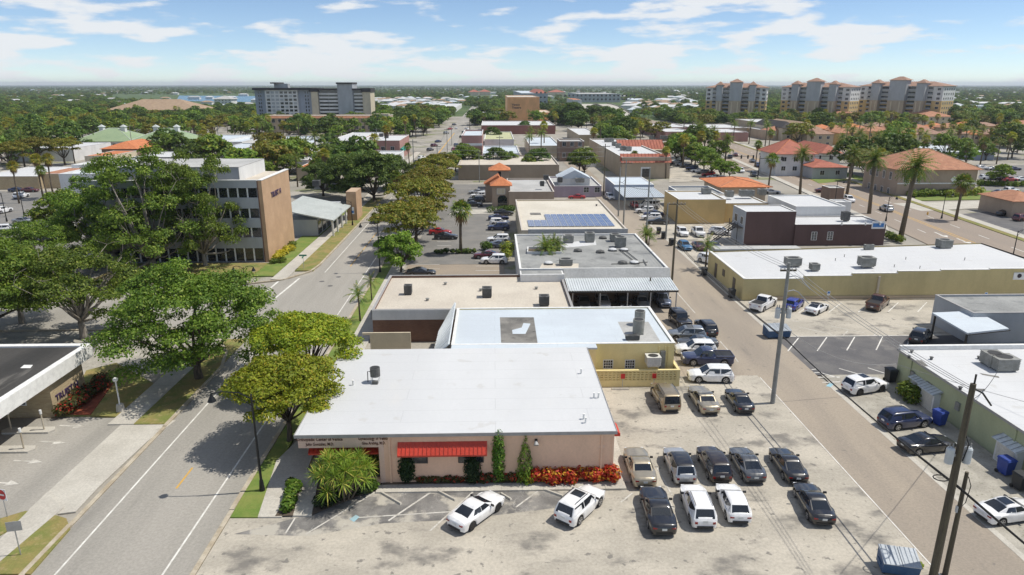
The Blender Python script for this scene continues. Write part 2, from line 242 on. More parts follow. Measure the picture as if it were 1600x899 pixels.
# ------------------------------------------------------------------ mesh helpers
class MB:
    def __init__(s): s.v = []; s.f = []
    def add(s, vs, fs):
        o = len(s.v); s.v += [tuple(p) for p in vs]; s.f += [tuple(i + o for i in f) for f in fs]; return s
    def box(s, x0, x1, y0, y1, z0, z1):
        return s.add([(x0, y0, z0), (x1, y0, z0), (x1, y1, z0), (x0, y1, z0), (x0, y0, z1), (x1, y0, z1), (x1, y1, z1), (x0, y1, z1)],
                     [(3, 2, 1, 0), (4, 5, 6, 7), (0, 1, 5, 4), (1, 2, 6, 5), (2, 3, 7, 6), (3, 0, 4, 7)])
    def prism(s, poly, z0, z1):
        n = len(poly); a = sum(poly[i][0] * poly[(i + 1) % n][1] - poly[(i + 1) % n][0] * poly[i][1] for i in range(n))
        if a < 0: poly = poly[::-1]
        return s.add([(p[0], p[1], z0) for p in poly] + [(p[0], p[1], z1) for p in poly],
                     [tuple(range(n - 1, -1, -1)), tuple(range(n, 2 * n))] + [(i, (i + 1) % n, n + (i + 1) % n, n + i) for i in range(n)])
    def sheet(s, poly, z):
        n = len(poly); a = sum(poly[i][0] * poly[(i + 1) % n][1] - poly[(i + 1) % n][0] * poly[i][1] for i in range(n))
        if a < 0: poly = poly[::-1]
        return s.add([(p[0], p[1], z) for p in poly], [tuple(range(n))])
    def tube(s, pts, rs, n=6, cap=True):
        pts = [Vector(p) for p in pts]; rings = []
        if isinstance(rs, (int, float)): rs = [rs] * len(pts)
        o = len(s.v)
        for i, p in enumerate(pts):
            d = (pts[min(i + 1, len(pts) - 1)] - pts[max(i - 1, 0)])
            if d.length < 1e-6: d = Vector((0, 0, 1))
            d.normalize(); a = d.cross(Vector((0, 0, 1)) if abs(d.z) < 0.95 else Vector((1, 0, 0))).normalized(); b = d.cross(a)
            for k in range(n):
                t = 2 * math.pi * k / n; s.v.append(tuple(p + (a * math.cos(t) + b * math.sin(t)) * rs[i]))
        for i in range(len(pts) - 1):
            for k in range(n):
                s.f.append((o + i * n + k, o + i * n + (k + 1) % n, o + (i + 1) * n + (k + 1) % n, o + (i + 1) * n + k))
        if cap:
            s.f.append(tuple(o + k for k in range(n - 1, -1, -1))); s.f.append(tuple(o + (len(pts) - 1) * n + k for k in range(n)))
        return s
    def cyl(s, x, y, z0, z1, r, n=12, r2=None): return s.tube([(x, y, z0), (x, y, z1)], [r, r if r2 is None else r2], n)
    def mesh(s, name, mat, smooth=False):
        me = bpy.data.meshes.new(name); me.from_pydata(s.v, [], s.f); me.update()
        if mat is not None: me.materials.append(M[mat])
        if smooth: me.polygons.foreach_set('use_smooth', [True] * len(me.polygons))
        return me
    def build(s, name, mat, parent=None, smooth=False, loc=None):
        return link(name, s.mesh(name, mat, smooth), parent, loc)
def link(name, me, parent=None, loc=None, rz=None):
    o = bpy.data.objects.new(name, me); col.objects.link(o)
    if parent is not None: o.parent = parent
    if loc is not None: o.location = loc
    if rz is not None: o.rotation_euler = (0, 0, rz)
    return o
def tag(o, label=None, cat=None, group=None, kind=None):
    if label: o['label'] = label
    if cat: o['category'] = cat
    if group: o['group'] = group
    if kind: o['kind'] = kind
    return o
def thing(name, label, cat, loc=(0, 0, 0), rz=0.0, group=None):
    o = bpy.data.objects.new(name, None); col.objects.link(o); o.location = loc; o.rotation_euler = (0, 0, rz); o.empty_display_size = 0.3
    return tag(o, label, cat, group)
def box(name, mat, b, parent=None): return MB().box(*b).build(name, mat, parent)
CACHE = {}
def cached(key, fn):
    if key not in CACHE: CACHE[key] = fn()
    return CACHE[key]
def PG(*uv): return [(G(u, v).x, G(u, v).y) for u, v in uv]
def structure(name, mat, polys, z, thick=None, parent=None, kind='structure'):
    m = MB()
    for p in polys:
        if thick: m.prism(p, z - thick, z)
        else: m.sheet(p, z)
    o = m.build(name, mat, parent)
    if parent is None: o['kind'] = kind
    return o
def rect(x0, x1, y0, y1): return [(x0, y0), (x1, y0), (x1, y1), (x0, y1)]
def stripe(a, b, w):
    a, b = Vector(a[:2]), Vector(b[:2]); d = (b - a).normalized(); n = Vector((-d.y, d.x)) * w / 2
    return [tuple(a + n), tuple(a - n), tuple(b - n), tuple(b + n)]
def line(name, mat, a, b, w, z, parent):
    return MB().sheet(stripe(a, b, w), z).build(name, mat, parent)
BLOCK = []      # footprints no tree may grow in
def block(x0, x1, y0, y1): BLOCK.append((min(x0, x1), max(x0, x1), min(y0, y1), max(y0, y1)))
def blocked(x, y, m=0.0): return any(a - m < x < b + m and c - m < y < d + m for a, b, c, d in BLOCK)

# ------------------------------------------------------------------ ground, streets, lots
structure('ground', 'terrain', [rect(-14000, 14000, -200, 22000)], -0.30)
structure('town_ground', 'town', [rect(-260, 130, 5, 640), rect(130, 330, 60, 560)], -0.10)
st = structure('street', 'asphalt_street', [rect(-28.0, -18.25, 5, 960)], 0.0)
structure('cross_street', 'asphalt_street', [[(-28.0, 66), (-28.0, 102), (-34, 96.5), (-160, 96.5), (-160, 78), (-36, 78)]], -0.004)
block(-34, -18, 5, 960); block(-160, -28, 78, 97)
for x in (-26.3, -19.9):
    if x < -25:
        line('edge_line', 'line_white', (x, 6), (x, 73), 0.13, 0.006, st); line('edge_line', 'line_white', (x, 103), (x, 190), 0.13, 0.006, st)
    else: line('edge_line', 'line_white', (x, 6), (x, 190), 0.13, 0.006, st)
for y in (45.2, 108, 113, 118, 123, 128): line('centre_dash', 'line_yellow', (-23.1, y - 1.4), (-23.1, y + (1.4 if y < 50 else 4.9)), 0.15, 0.006, st)
line('centre_line', 'line_yellow', (-23.3, 150), (-23.3, 420), 0.5, 0.006, st)
line('stop_bar', 'line_white', PG((405, 465))[0], PG((435, 440))[0], 0.3, 0.006, st); line('stop_bar', 'line_white', PG((424, 471))[0], PG((468, 435))[0], 0.3, 0.006, st)
for (u, v) in ((503, 440), (529, 433), (516, 447)): MB().cyl(0, 0, 0, 0.006, 0.38, 14).build('manhole_cover', 'asphalt_dark', st, loc=(*PG((u, v))[0], 0.003))
# kerbs of the street
def kerb(pts, w=0.32, h=0.12):
    m = MB()
    for a, b in zip(pts[:-1], pts[1:]):
        m.prism(stripe(a, b, w), -0.05, h)
    o = m.build('kerb', 'kerbstone'); o['kind'] = 'structure'; return o
kerb([(-18.1, 6), (-18.1, 41)], h=0.05); kerb([(-18.1, 41), (-18.1, 300)])
kerb([(-28.2, 6), (-28.2, 39.6), ]); kerb([(-28.2, 39.6), (-28.2, 53.2)], h=0.05); kerb([(-28.2, 53.2), (-28.2, 66), (-29.2, 70), (-32, 75), (-37, 77.6), (-70, 77.6)])
kerb([(-70, 97), (-36, 97), (-31.5, 99), (-28.6, 104), (-28.2, 108), (-28.2, 290)])
# left side: verges, path, bank lot
structure('verge', 'drygrass', [rect(-31.0, -28.36, 53.6, 74)], 0.10, 0.2)
structure('verge', 'drygrass', [PG((0, 899), (48, 899), (110, 828), (104, 812), (80, 805), (0, 870))], 0.10, 0.2)
structure('verge', 'drygrass', [rect(-31.2, -28.36, 104, 176)], 0.10, 0.2)
structure('lawn', 'lawn', [rect(-36.8, -33.5, 101, 160)], 0.09, 0.2)
structure('lawn', 'drygrass', [rect(-60, -36.85, 98, 109)], 0.085, 0.2)
def slabs(o, x0, x1, y0, y1, z, nx, ny):
    w, d = (x1 - x0) / nx, (y1 - y0) / ny; me = MB().box(-w / 2 + .012, w / 2 - .012, -d / 2 + .012, d / 2 - .012, 0, .02).mesh('paving_slab', 'concrete')
    for i in range(nx):
        for j in range(ny): link('paving_slab', me, o, (x0 + w * (i + .5), y0 + d * (j + .5), z + RNG.uniform(0, .004)))
slabs(structure('pavement', 'concrete', [rect(-33.2, -31.0, 53.6, 77)], 0.09, 0.2), -33.2, -31, 53.6, 77, .091, 1, 15)
structure('pavement', 'concrete', [rect(-33.4, -31.2, 99, 300)], 0.11, 0.2)
structure('pavement', 'concrete', [PG((0, 845), (0, 880), (100, 795), (75, 770))], 0.104, 0.2)
structure('lawn', 'drygrass', [PG((135, 580), (182, 568), (240, 600), (220, 655), (140, 650), (100, 650))], 0.085, 0.2)
structure('lawn', 'drygrass', [PG((0, 812), (0, 838), (62, 802), (40, 800))], 0.085, 0.2)
structure('mulch_bed', 'mulch', [PG((118, 650), (142, 650), (165, 618), (178, 600), (160, 598), (130, 618), (95, 648))], 0.13, 0.05)
structure('driveway_apron', 'concrete', [PG((118, 800), (80, 805), (45, 797), (198, 656), (275, 657), (230, 690), (155, 760))], 0.03, 0.1)
bl = structure('bank_lot', 'asphalt_street', [rect(-75, -30.5, 36, 55.0)], -0.002)
M['asphalt_banklot'] = M['asphalt_lot']
for (u, v) in ((112, 666), (80, 691), (42, 721), (5, 755)):
    c = G(u, v); s = Vector((1, -0.12, 0)).normalized()
    a = MB(); a.sheet(stripe(c - s * 1.1, c + s * 0.3, 0.16), 0.012); d = c + s * 0.3; n = Vector((-s.y, s.x, 0))
    a.sheet([tuple(d + n * 0.38), tuple(d - n * 0.38), tuple(d + s * 0.95)], 0.0121); a.build('lane_arrow', 'line_worn', bl)
structure('lot', 'gravel', [rect(-120, -36, 58, 77.4)], -0.02)
structure('lot', 'asphalt_mid', [rect(-160, -62, 97.6, 190)], -0.02)
structure('pavement', 'concrete', [rect(-160, -62, 113, 116)], 0.10, 0.2); structure('pavement', 'concrete', [rect(-160, -62, 139, 143)], 0.10, 0.2)
structure('verge', 'drygrass', [rect(-160, -62, 134.5, 139)], 0.10, 0.2)
# right side of the street in front of the pink building
structure('lawn', 'lawn', [PG((360, 810), (403, 810), (432, 722), (412, 718)), rect(-17.9, -16.6, 47.5, 58)], 0.09, 0.2)
structure('lawn', 'lawn', [rect(-17.9, -16.4, 62, 108)], 0.09, 0.2)
structure('pavement', 'concrete', [PG((403, 810), (440, 810), (470, 765), (497, 690), (480, 675), (432, 722))], 0.11, 0.2)
slabs(structure('pavement', 'concrete', [rect(-16.4, -14.3, 58, 108)], 0.09, 0.2), -16.4, -14.3, 58, 108, .091, 1, 31)
structure('pavement', 'concrete', [PG((457, 808), (487, 808), (497, 755), (520, 735), (470, 735), (466, 770))], 0.112, 0.2)
structure('planting_bed', 'soil', [PG((430, 809), (458, 808), (468, 770), (460, 760)), PG((488, 806), (583, 768), (598, 757), (500, 750))], 0.13, 0.05)
slabs(structure('building_walk', 'concrete', [[(-8.6, 42.75), (-8.6, 43.7), (9.4, 43.7), (9.4, 42.75)]], 0.10, 0.2), -8.6, 9.4, 42.75, 43.7, .101, 12, 1)
structure('side_walk', 'concrete', [rect(8.6, 9.9, 43.72, 60)], 0.06, 0.1)
structure('planting_bed', 'soil', [rect(-8.2, 8.55, 43.72, 44.3)], 0.16, 0.1)
lot = structure('parking_lot', 'asphalt_lot', [[(-17.9, 6), (26.3, 6), (26.3, 62.5), (9.0, 62.5), (9.0, 42.7), (-17.9, 42.7)]], 0.002)
structure('worn_asphalt', 'asphalt_worn', [PG((365, 835), (480, 805), (583, 768), (745, 765), (925, 764), (900, 790), (820, 800), (720, 812), (600, 818), (480, 838))], 0.008, parent=lot)
for a, b, w in (((585, 770), (478, 835), 0.12), ((607, 814), (674, 769), 0.14), ((672, 830), (740, 768), 0.12), ((806, 793), (840, 768), 0.12), ((970, 785), (988, 771), 0.12), ((446, 834), (461, 810), 0.11)): line('parking_line', 'line_worn', G(*a), G(*b), w, 0.014, lot)
for a, b in (((1050, 774), (1026, 730)), ((1100, 758), (1075, 725)), ((1160, 752), (1134, 722)), ((1052, 796), (1040, 770))): line('parking_line', 'line_worn', G(*a), G(*b), 0.11, 0.014, lot)
line('parking_line', 'line_worn', G(545, 810), G(705, 800), 0.1, 0.013, lot)
def wheel_stop(u0, v0, u1, v1, lab):
    a, b = G(u0, v0), G(u1, v1); c = (a + b) / 2; d = b - a; L = d.length
    me = MB().add([(-L / 2, -.1, 0), (L / 2, -.1, 0), (L / 2, .1, 0), (-L / 2, .1, 0), (-L / 2 + .06, -.06, .13), (L / 2 - .06, -.06, .13), (L / 2 - .06, .06, .13), (-L / 2 + .06, .06, .13)], [(3, 2, 1, 0), (4, 5, 6, 7), (0, 1, 5, 4), (1, 2, 6, 5), (2, 3, 7, 6), (3, 0, 4, 7)]).mesh('wheel_stop', 'concrete')
    tag(link('wheel_stop', me, None, (c.x, c.y, 0.016), math.atan2(d.y, d.x)), lab, 'wheel stop', 'concrete wheel stops in the lot')
wheel_stop(596, 771, 627, 789, 'white flat wheel stop by the spiky palm bed'); wheel_stop(683, 768, 712, 783, 'concrete wheel stop in front of the white sedan'); wheel_stop(782, 772, 799, 782, 'concrete wheel stop right of the white sedan nose'); wheel_stop(852, 767, 880, 777, 'concrete wheel stop left of the white wagon'); wheel_stop(955, 609, 983, 609, 'concrete wheel stop under the pierced yellow block wall')
blue = MB().sheet([(G(u, v).x, G(u, v).y) for u, v in ((546, 812), (556, 805), (562, 808), (553, 816))], 0.016).build('disabled_bay_mark', 'line_blue', lot)
# alley and the lots along it
al = structure('alley', 'asphalt_alley', [rect(26.3, 32.3, 5, 260), rect(16.9, 26.3, 62.5, 95)], 0.0); block(24, 33.5, 5, 260); block(-18, 60, 5, 100)
line('edge_line', 'line_white', (26.4, 6), (26.4, 62), 0.09, 0.006, al)
for a, b in ((66, 72), (74, 79), (82, 92)): line('edge_line', 'line_worn', (25.6, a), (25.6, b), 0.12, 0.006, al)
structure('gutter', 'concrete', [rect(32.3, 32.75, 5, 60), rect(32.3, 32.75, 74, 150)], 0.01, 0.1)
structure('gravel_lot', 'gravel', [rect(32.75, 39.2, 5, 62.4)], 0.004)
dk = structure('dark_lot', 'asphalt_dark', [[(32.3, 62.4), (39.2, 62.4), (60, 62.4), (60, 73.2), (32.3, 73.2)]], 0.006)
for i in range(5):
    a = G(1231 + 46 * i, 549 - i * 0.6); line('parking_line', 'line_white', a, a + Vector((3.0, 4.1, 0)), 0.13, 0.012, dk)
for a, b in (((1311, 576), (1342, 585)), ((1356, 575), (1390, 586)), ((1283, 583), (1312, 591)), ((1278, 590), (1312, 589)), ((1285, 598), (1313, 597)), ((1272, 583), (1284, 582)), ((1268, 578), (1276, 577))): line('parking_line', 'line_white', G(*a), G(*b), 0.13, 0.012, dk)
MB().sheet(PG((1290, 604), (1296, 599), (1304, 600), (1298, 605)), 0.0125).build('disabled_bay_mark', 'line_blue', dk)
ll = structure('light_lot', 'asphalt_lot', [rect(32.75, 90, 73.2, 87)], 0.002)
line('lot_edge_line', 'line_white', (32.8, 73.3), (52, 73.3), 0.14, 0.008, ll)
for i in range(9):
    a = G(1248 + 46.5 * i, 489 - 0.4 * i); line('parking_line', 'line_white', a, a + Vector((3.6, 3.9, 0)), 0.12, 0.012, ll)
for i in range(4): line('parking_line', 'line_worn', G(1248 + 51 * i, 511 - i * 1), G(1300 + 56 * i, 523 - i * 1.2), 0.12, 0.012, ll)
for a, b in (((1228, 500), (1248, 503)), ((1228, 520), (1250, 526)), ((1365, 525), (1372, 517)), ((1318, 524), (1325, 517))): line('parking_line', 'line_worn', G(*a), G(*b), 0.12, 0.012, ll)
structure('light_lot', 'asphalt_lot', [rect(32.75, 50, 87.2, 160)], -0.002); structure('light_lot', 'concrete', [rect(50, 62, 120, 170)], -0.004)
kerb([(39.5, 86.8), (85, 86.8)], 0.2, 0.14)
# lots west of the grey roofed block
lw = structure('west_lot', 'asphalt_mid', [rect(-13.9, 1.6, 107.5, 200)], 0.004); lb = structure('west_lot', 'asphalt_brown', [rect(-13.9, 1.6, 92, 107.4)], 0.003); block(-14, 2, 92, 190)
for v in (372, 363, 378, 384): line('parking_line', 'line_white', G(683, v), G(705, v), 0.13, 0.010, lw)
for v in (395, 407, 416, 423): line('parking_line', 'line_white', G(743, v), G(782, v), 0.12, 0.010, lb)
for v in (413.5, 420.5): line('parking_line', 'line_white', G(642, v), G(687, v), 0.12, 0.010, lb)
for v in (339.5, 343, 351, 359, 363.5, 369, 377): line('parking_line', 'line_white', G(760, v), G(782, v), 0.12, 0.010, lw)
structure('pavement', 'concrete', [PG((700, 336), (800, 334), (800, 328), (712, 328))], 0.08, 0.2)
# highway on the right
HWL = [(1640, 471), (1600, 452), (1385, 352), (1130, 240), (1085, 222), (1030, 203), (985, 187)]
HWR = [(1640, 392), (1600, 378), (1360, 295), (1180, 235), (1120, 215), (1060, 199), (1005, 184)]
hl, hr = PG(*HWL), PG(*HWR)
hw = structure('highway', 'highway', [[hl[i], hl[i + 1], hr[i + 1], hr[i]] for i in range(len(hl) - 1)], 0.0)
for i in range(len(hl) - 1):
    for k in range(4): block(hl[i][0] + (hl[i + 1][0] - hl[i][0]) * k / 4 - 2, hr[i][0] + (hr[i + 1][0] - hr[i][0]) * k / 4 + 2, hl[i][1] + (hl[i + 1][1] - hl[i][1]) * k / 4 - 6, hl[i][1] + (hl[i + 1][1] - hl[i][1]) * (k + 1) / 4 + 10)
def lerp2(a, b, t): return (a[0] + (b[0] - a[0]) * t, a[1] + (b[1] - a[1]) * t)
for t, m_, dashed in ((0.46, 'line_yellow', 0), (0.5, 'line_yellow', 0), (0.25, 'line_white', 1), (0.74, 'line_white', 1)):
    pts = [lerp2(a, b, t) for a, b in zip(hl, hr)]
    for a, b in zip(pts[1:4], pts[2:5]):
        if not dashed: line('lane_line', m_, a, b, 0.2, 0.006, hw); continue
        L = math.hypot(b[0] - a[0], b[1] - a[1]); k = int(L / 9)
        for j in range(k): line('lane_dash', m_, lerp2(a, b, j / k), lerp2(a, b, (j + 0.35) / k), 0.18, 0.006, hw)
def turn_arrow(u, v):
    c = G(u, v); a = MB(); a.sheet(stripe(c, c + Vector((0.4, 3.0, 0)), 0.3), 0.007); a.sheet([(c.x + 0.9, c.y - 0.2), (c.x - 0.6, c.y - 0.2), (c.x, c.y - 1.8)], 0.0071); a.build('turn_arrow', 'line_white', hw)
turn_arrow(1472, 368); turn_arrow(1508, 378)
def offset_strip(t0, t1, i0, i1): return [[lerp2(hl[i], hr[i], t0), lerp2(hl[i + 1], hr[i + 1], t0), lerp2(hl[i + 1], hr[i + 1], t1), lerp2(hl[i], hr[i], t1)] for i in range(i0, i1)]
structure('verge', 'drygrass', offset_strip(1.005, 1.08, 0, 4), 0.09, 0.2); structure('pavement', 'concrete', offset_strip(1.08, 1.19, 0, 4), 0.10, 0.2)
structure('lawn', 'lawn', offset_strip(1.19, 1.42, 2, 3), 0.085, 0.2); structure('pavement', 'concrete', offset_strip(-0.12, -0.005, 2, 5), 0.10, 0.2)
structure('side_road', 'concrete', [PG((1395, 318), (1600, 312), (1600, 322), (1440, 330))], 0.004)
structure('lawn', 'lawn', [PG((1430, 300), (1595, 298), (1595, 311), (1430, 314)), PG((1262, 278), (1325, 274), (1320, 283), (1280, 287)), PG((1330, 247), (1400, 240), (1400, 252), (1330, 255))], 0.086, 0.2)
structure('east_lot', 'asphalt_dark', [PG((1500, 335), (1600, 325), (1600, 372))], 0.004); structure('east_lot', 'asphalt_mid', [PG((1530, 262), (1640, 255), (1640, 300), (1535, 300))], 0.004)
structure('crossing_road', 'highway', [PG((1090, 250), (1215, 243), (1330, 232), (1330, 244), (1230, 262), (1150, 268))], -0.003)
structure('east_lot', 'asphalt_lot', [PG((1045, 285), (1150, 282), (1120, 248), (1050, 250))], -0.006)
structure('east_lot', 'concrete', [PG((1310, 225), (1420, 222), (1420, 240), (1310, 248))], -0.006)

# ------------------------------------------------------------------ buildings
def window_mesh(w, h, fr, mun):
    m = MB(); t = 0.07; m.box(-w / 2 - t, -w / 2, -0.06, 0, -t, h + t); m.box(w / 2, w / 2 + t, -0.06, 0, -t, h + t); m.box(-w / 2, w / 2, -0.06, 0, h, h + t); m.box(-w / 2, w / 2, -0.09, 0, -t, 0)
    nx, nz = mun
    for i in range(1, nx): x = -w / 2 + w * i / nx; m.box(x - 0.025, x + 0.025, -0.05, -0.01, 0, h)
    for i in range(1, nz): z = h * i / nz; m.box(-w / 2, w / 2, -0.052, -0.012, z - 0.025, z + 0.025)
    return m.mesh('window', fr)
def add_window(parent, face, u, z, w, h, dims, fr='frame_white', glass='glass_dark', mun=(2, 1), name='window'):
    W, D = dims
    me = cached(('win', round(w, 2), round(h, 2), fr, mun), lambda: window_mesh(w, h, fr, mun))
    pm = cached(('pane', round(w, 2), round(h, 2), glass), lambda: MB().box(-w / 2, w / 2, -0.02, -0.002, 0, h).mesh('pane', glass))
    loc, rz = {'f': ((u, 0, z), 0), 'b': ((u, D, z), math.pi), 'r': ((W / 2, u, z), math.pi / 2), 'l': ((-W / 2, u, z), -math.pi / 2)}[face]
    o = link(name, me, parent, loc, rz); link('pane', pm, o); return o
def win_row(parent, dims, face, a, b, n, z, w, h, **k):
    for i in range(n): add_window(parent, face, a + (b - a) * (i + 0.5) / n, z, w, h, dims, **k)
def add_door(parent, face, u, w, h, dims, mat='frame_dark'):
    W, D = dims
    m = cached(('door', w, h, mat), lambda: MB().box(-w / 2, w / 2, -0.05, 0, 0, h).mesh('door', mat))
    hm = cached('handle', lambda: MB().box(-0.04, 0.04, -0.12, -0.05, 0.95, 1.1).mesh('handle', 'steel_grey'))
    loc, rz = {'f': ((u, 0, 0), 0), 'b': ((u, D, 0), math.pi), 'r': ((W / 2, u, 0), math.pi / 2), 'l': ((-W / 2, u, 0), -math.pi / 2)}[face]
    o = link('door', m, parent, loc, rz); link('handle', hm, o, (w * 0.36, 0, 0)); return o
def flat_shell(t, W, D, h, wallm, roofm, par=0.35, cop='coping_white', th=0.22, over=0.0):
    """walls with a parapet, a roof sheet inside it and a coping on top"""
    x0, x1 = -W / 2, W / 2
    m = MB(); m.box(x0, x1, 0, D, -0.3, h - par)
    if par > 0.02:
        m.box(x0, x1, 0, th, h - par, h); m.box(x0, x1, D - th, D, h - par, h); m.box(x0, x0 + th, th, D - th, h - par, h); m.box(x1 - th, x1, th, D - th, h - par, h)
    m.build('wall', wallm, t)
    if par > 0.02:
        MB().box(x0 + th, x1 - th, th, D - th, h - par, h - par + 0.03).build('roof', roofm, t)
        c = MB(); e = 0.05; c.box(x0 - e, x1 + e, -e, th + 0.02, h, h + 0.06); c.box(x0 - e, x1 + e, D - th - 0.02, D + e, h, h + 0.06); c.box(x0 - e, x0 + th + 0.02, th + 0.02, D - th - 0.02, h, h + 0.06); c.box(x1 - th - 0.02, x1 + e, th + 0.02, D - th - 0.02, h, h + 0.06)
        c.build('coping', cop, t)
    else:
        MB().box(x0 - over, x1 + over, -over, D + over, h - par + 0.002, h + 0.12).build('roof', roofm, t)
        e = over + 0.03; c = MB(); c.box(x0 - e, x1 + e, -e, -over, h - 0.06, h + 0.16); c.box(x0 - e, x0 - over, -over, D + over, h - 0.06, h + 0.16); c.box(x1 + over, x1 + e, -over, D + over, h - 0.06, h + 0.16)
        c.build('roof_edge', cop, t)
BLD = {}
def flat(name, label, x0, x1, y0, y1, h, wallm, roofm, par=0.35, cop='coping_white', cat='building', group=None, over=0.0, shell=True):
    t = thing(name, label, cat, ((x0 + x1) / 2, y0, 0), 0, group); block(x0, x1, y0, y1)
    if shell: flat_shell(t, x1 - x0, y1 - y0, h, wallm, roofm, par, cop, over=over)
    t_d = (x1 - x0, y1 - y0); BLD[label] = (t, x0, x1, y0, y1, h); return t, t_d
def pbox(uL, uR, vt, vk, vb=None, h=None):
    um = (uL + uR) / 2
    if vb: y0 = G(um, vb).y; h = HT(um, vt, y0)
    else: y0 = G(um, vt, h).y
    return G(uL, vt, h).x, G(uR, vt, h).x, y0, max(G(um, vk, h).y, y0 + 2), h
def text_on(parent, body, size, loc, rot, mat, name='lettering', depth=0.03, align='LEFT', sx=1.0):
    c = bpy.data.curves.new('lettering', 'FONT'); c.body = body; c.size = size; c.extrude = depth / 2; c.align_x = align; c.offset = size * 0.012; c.resolution_u = 2
    o = bpy.data.objects.new('tmp_text', c); col.objects.link(o); dg = bpy.context.evaluated_depsgraph_get()
    me = bpy.data.meshes.new_from_object(o.evaluated_get(dg)); bpy.data.objects.remove(o); bpy.data.curves.remove(c)
    me.materials.clear(); me.materials.append(M[mat]); r = link(name, me, parent, loc); r.rotation_euler = rot; r.scale = (sx, 1, 1); return r
def hip(W, D, z, rise, over=0.5, th=0.12):
    """hip roof mesh over a W x D box (local y 0..D), eaves at z"""
    x0, x1, y0, y1 = -W / 2 - over, W / 2 + over, -over, D + over; w, d = x1 - x0, y1 - y0; k = min(w, d) / 2
    if w >= d: r0, r1 = (x0 + k, (y0 + y1) / 2), (x1 - k, (y0 + y1) / 2)
    else: r0, r1 = ((x0 + x1) / 2, y0 + k), ((x0 + x1) / 2, y1 - k)
    m = MB(); v = [(x0, y0, z), (x1, y0, z), (x1, y1, z), (x0, y1, z), (x0, y0, z - th), (x1, y0, z - th), (x1, y1, z - th), (x0, y1, z - th), (*r0, z + rise), (*r1, z + rise)]
    f = [(7, 6, 5, 4), (4, 5, 1, 0), (5, 6, 2, 1), (6, 7, 3, 2), (7, 4, 0, 3)]
    f += [(0, 1, 9, 8), (1, 2, 9), (2, 3, 8, 9), (3, 0, 8)] if w >= d else [(0, 1, 8), (1, 2, 9, 8), (2, 3, 9), (3, 0, 8, 9)]
    if w - d == 0: pass
    return m.add(v, f)
def hip_ridges(W, D, z, rise, over=0.5):
    x0, x1, y0, y1 = -W / 2 - over, W / 2 + over, -over, D + over; w, d = x1 - x0, y1 - y0; k = min(w, d) / 2
    if w >= d: r0, r1 = (x0 + k, (y0 + y1) / 2, z + rise), (x1 - k, (y0 + y1) / 2, z + rise); pr = ((x0, y0, z), r0), ((x0, y1, z), r0), ((x1, y0, z), r1), ((x1, y1, z), r1), (r0, r1)
    else: r0, r1 = ((x0 + x1) / 2, y0 + k, z + rise), ((x0 + x1) / 2, y1 - k, z + rise); pr = ((x0, y0, z), r0), ((x1, y0, z), r0), ((x0, y1, z), r1), ((x1, y1, z), r1), (r0, r1)
    m = MB()
    for a, b in pr:
        if (Vector(a) - Vector(b)).length > 0.1: m.tube([a, b], 0.12, 5)
    return m
def hip_house(name, label, x0, x1, y0, y1, h, rise, wallm, roofm, cat='house', group=None, over=0.5, wins=True, ridge=None, rz=0):
    t = thing(name, label, cat, ((x0 + x1) / 2, y0, 0), rz, group); W, D = x1 - x0, y1 - y0; block(x0, x1, y0, y1)
    MB().box(-W / 2, W / 2, 0, D, -0.3, h - 0.13).build('wall', wallm, t)
    r = hip(W, D, h, rise, over).build('roof', roofm, t)
    if ridge: hip_ridges(W, D, h, rise, over).build('ridge_cap', ridge, r)
    if wins:
        n = max(1, int(W / 4)); win_row(t, (W, D), 'f', -W / 2 + 0.6, W / 2 - 0.6, n, h - 2.3, 1.3, 1.3)
        if h > 5: win_row(t, (W, D), 'f', -W / 2 + 0.6, W / 2 - 0.6, n, h - 5.2, 1.3, 1.3)
    return t, (W, D)
def ac_mesh():
    a = MB(); a.box(-0.5, 0.5, -0.5, 0.5, 0.12, 0.95)
    for s in (-1, 1): a.box(-0.45, 0.45, s * 0.36 - 0.05, s * 0.36 + 0.05, 0, 0.12)
    for k in range(6): z = 0.2 + k * 0.12; a.box(-0.52, 0.52, -0.52, -0.5, z, z + 0.05); a.box(-0.52, 0.52, 0.5, 0.52, z, z + 0.05); a.box(-0.52, -0.5, -0.5, 0.5, z, z + 0.05); a.box(0.5, 0.52, -0.5, 0.5, z, z + 0.05)
    return a
def ac_unit(x, y, z, label, s=(1, 1, 1), m='ac_grey', rz=0.0, rnd=False, group='rooftop air conditioners'):
    t = thing('air_conditioner', label, 'air conditioner', (x, y, z), rz, group)
    if rnd:
        c = cached(('acr', m), lambda: MB().cyl(0, 0, 0.1, 0.95, 0.5, 16).box(-0.4, 0.4, -0.4, 0.4, 0, 0.1).mesh('casing', m))
        f = cached('acrf', lambda: MB().tube([(0, 0, 0.94), (0, 0, 1.0)], [0.5, 0.5], 16).mesh('rim', 'ac_grey')); g_ = cached('acg2', lambda: MB().cyl(0, 0, 1.0, 1.01, 0.4, 16).mesh('fan_grille', 'ac_grille'))
    else:
        c = cached(('acs', m), lambda: ac_mesh().mesh('casing', m)); f = cached(('acf', m), lambda: MB().box(-0.53, 0.53, -0.53, 0.53, 0.95, 0.99).mesh('top_panel', m)); g_ = cached('acg', lambda: MB().cyl(0, 0, 0.99, 1.01, 0.38, 16).mesh('fan_grille', 'ac_grille'))
    for n, me in (('casing', c), ('top_panel', f), ('fan_grille', g_)): o = link(n, me, t); o.scale = s
    return t
def acp(u, v, z, label, s=(1.2, 1.2, 1.1), **k): p = G(u, v, z); return ac_unit(p.x, p.y, z, label, s, **k)
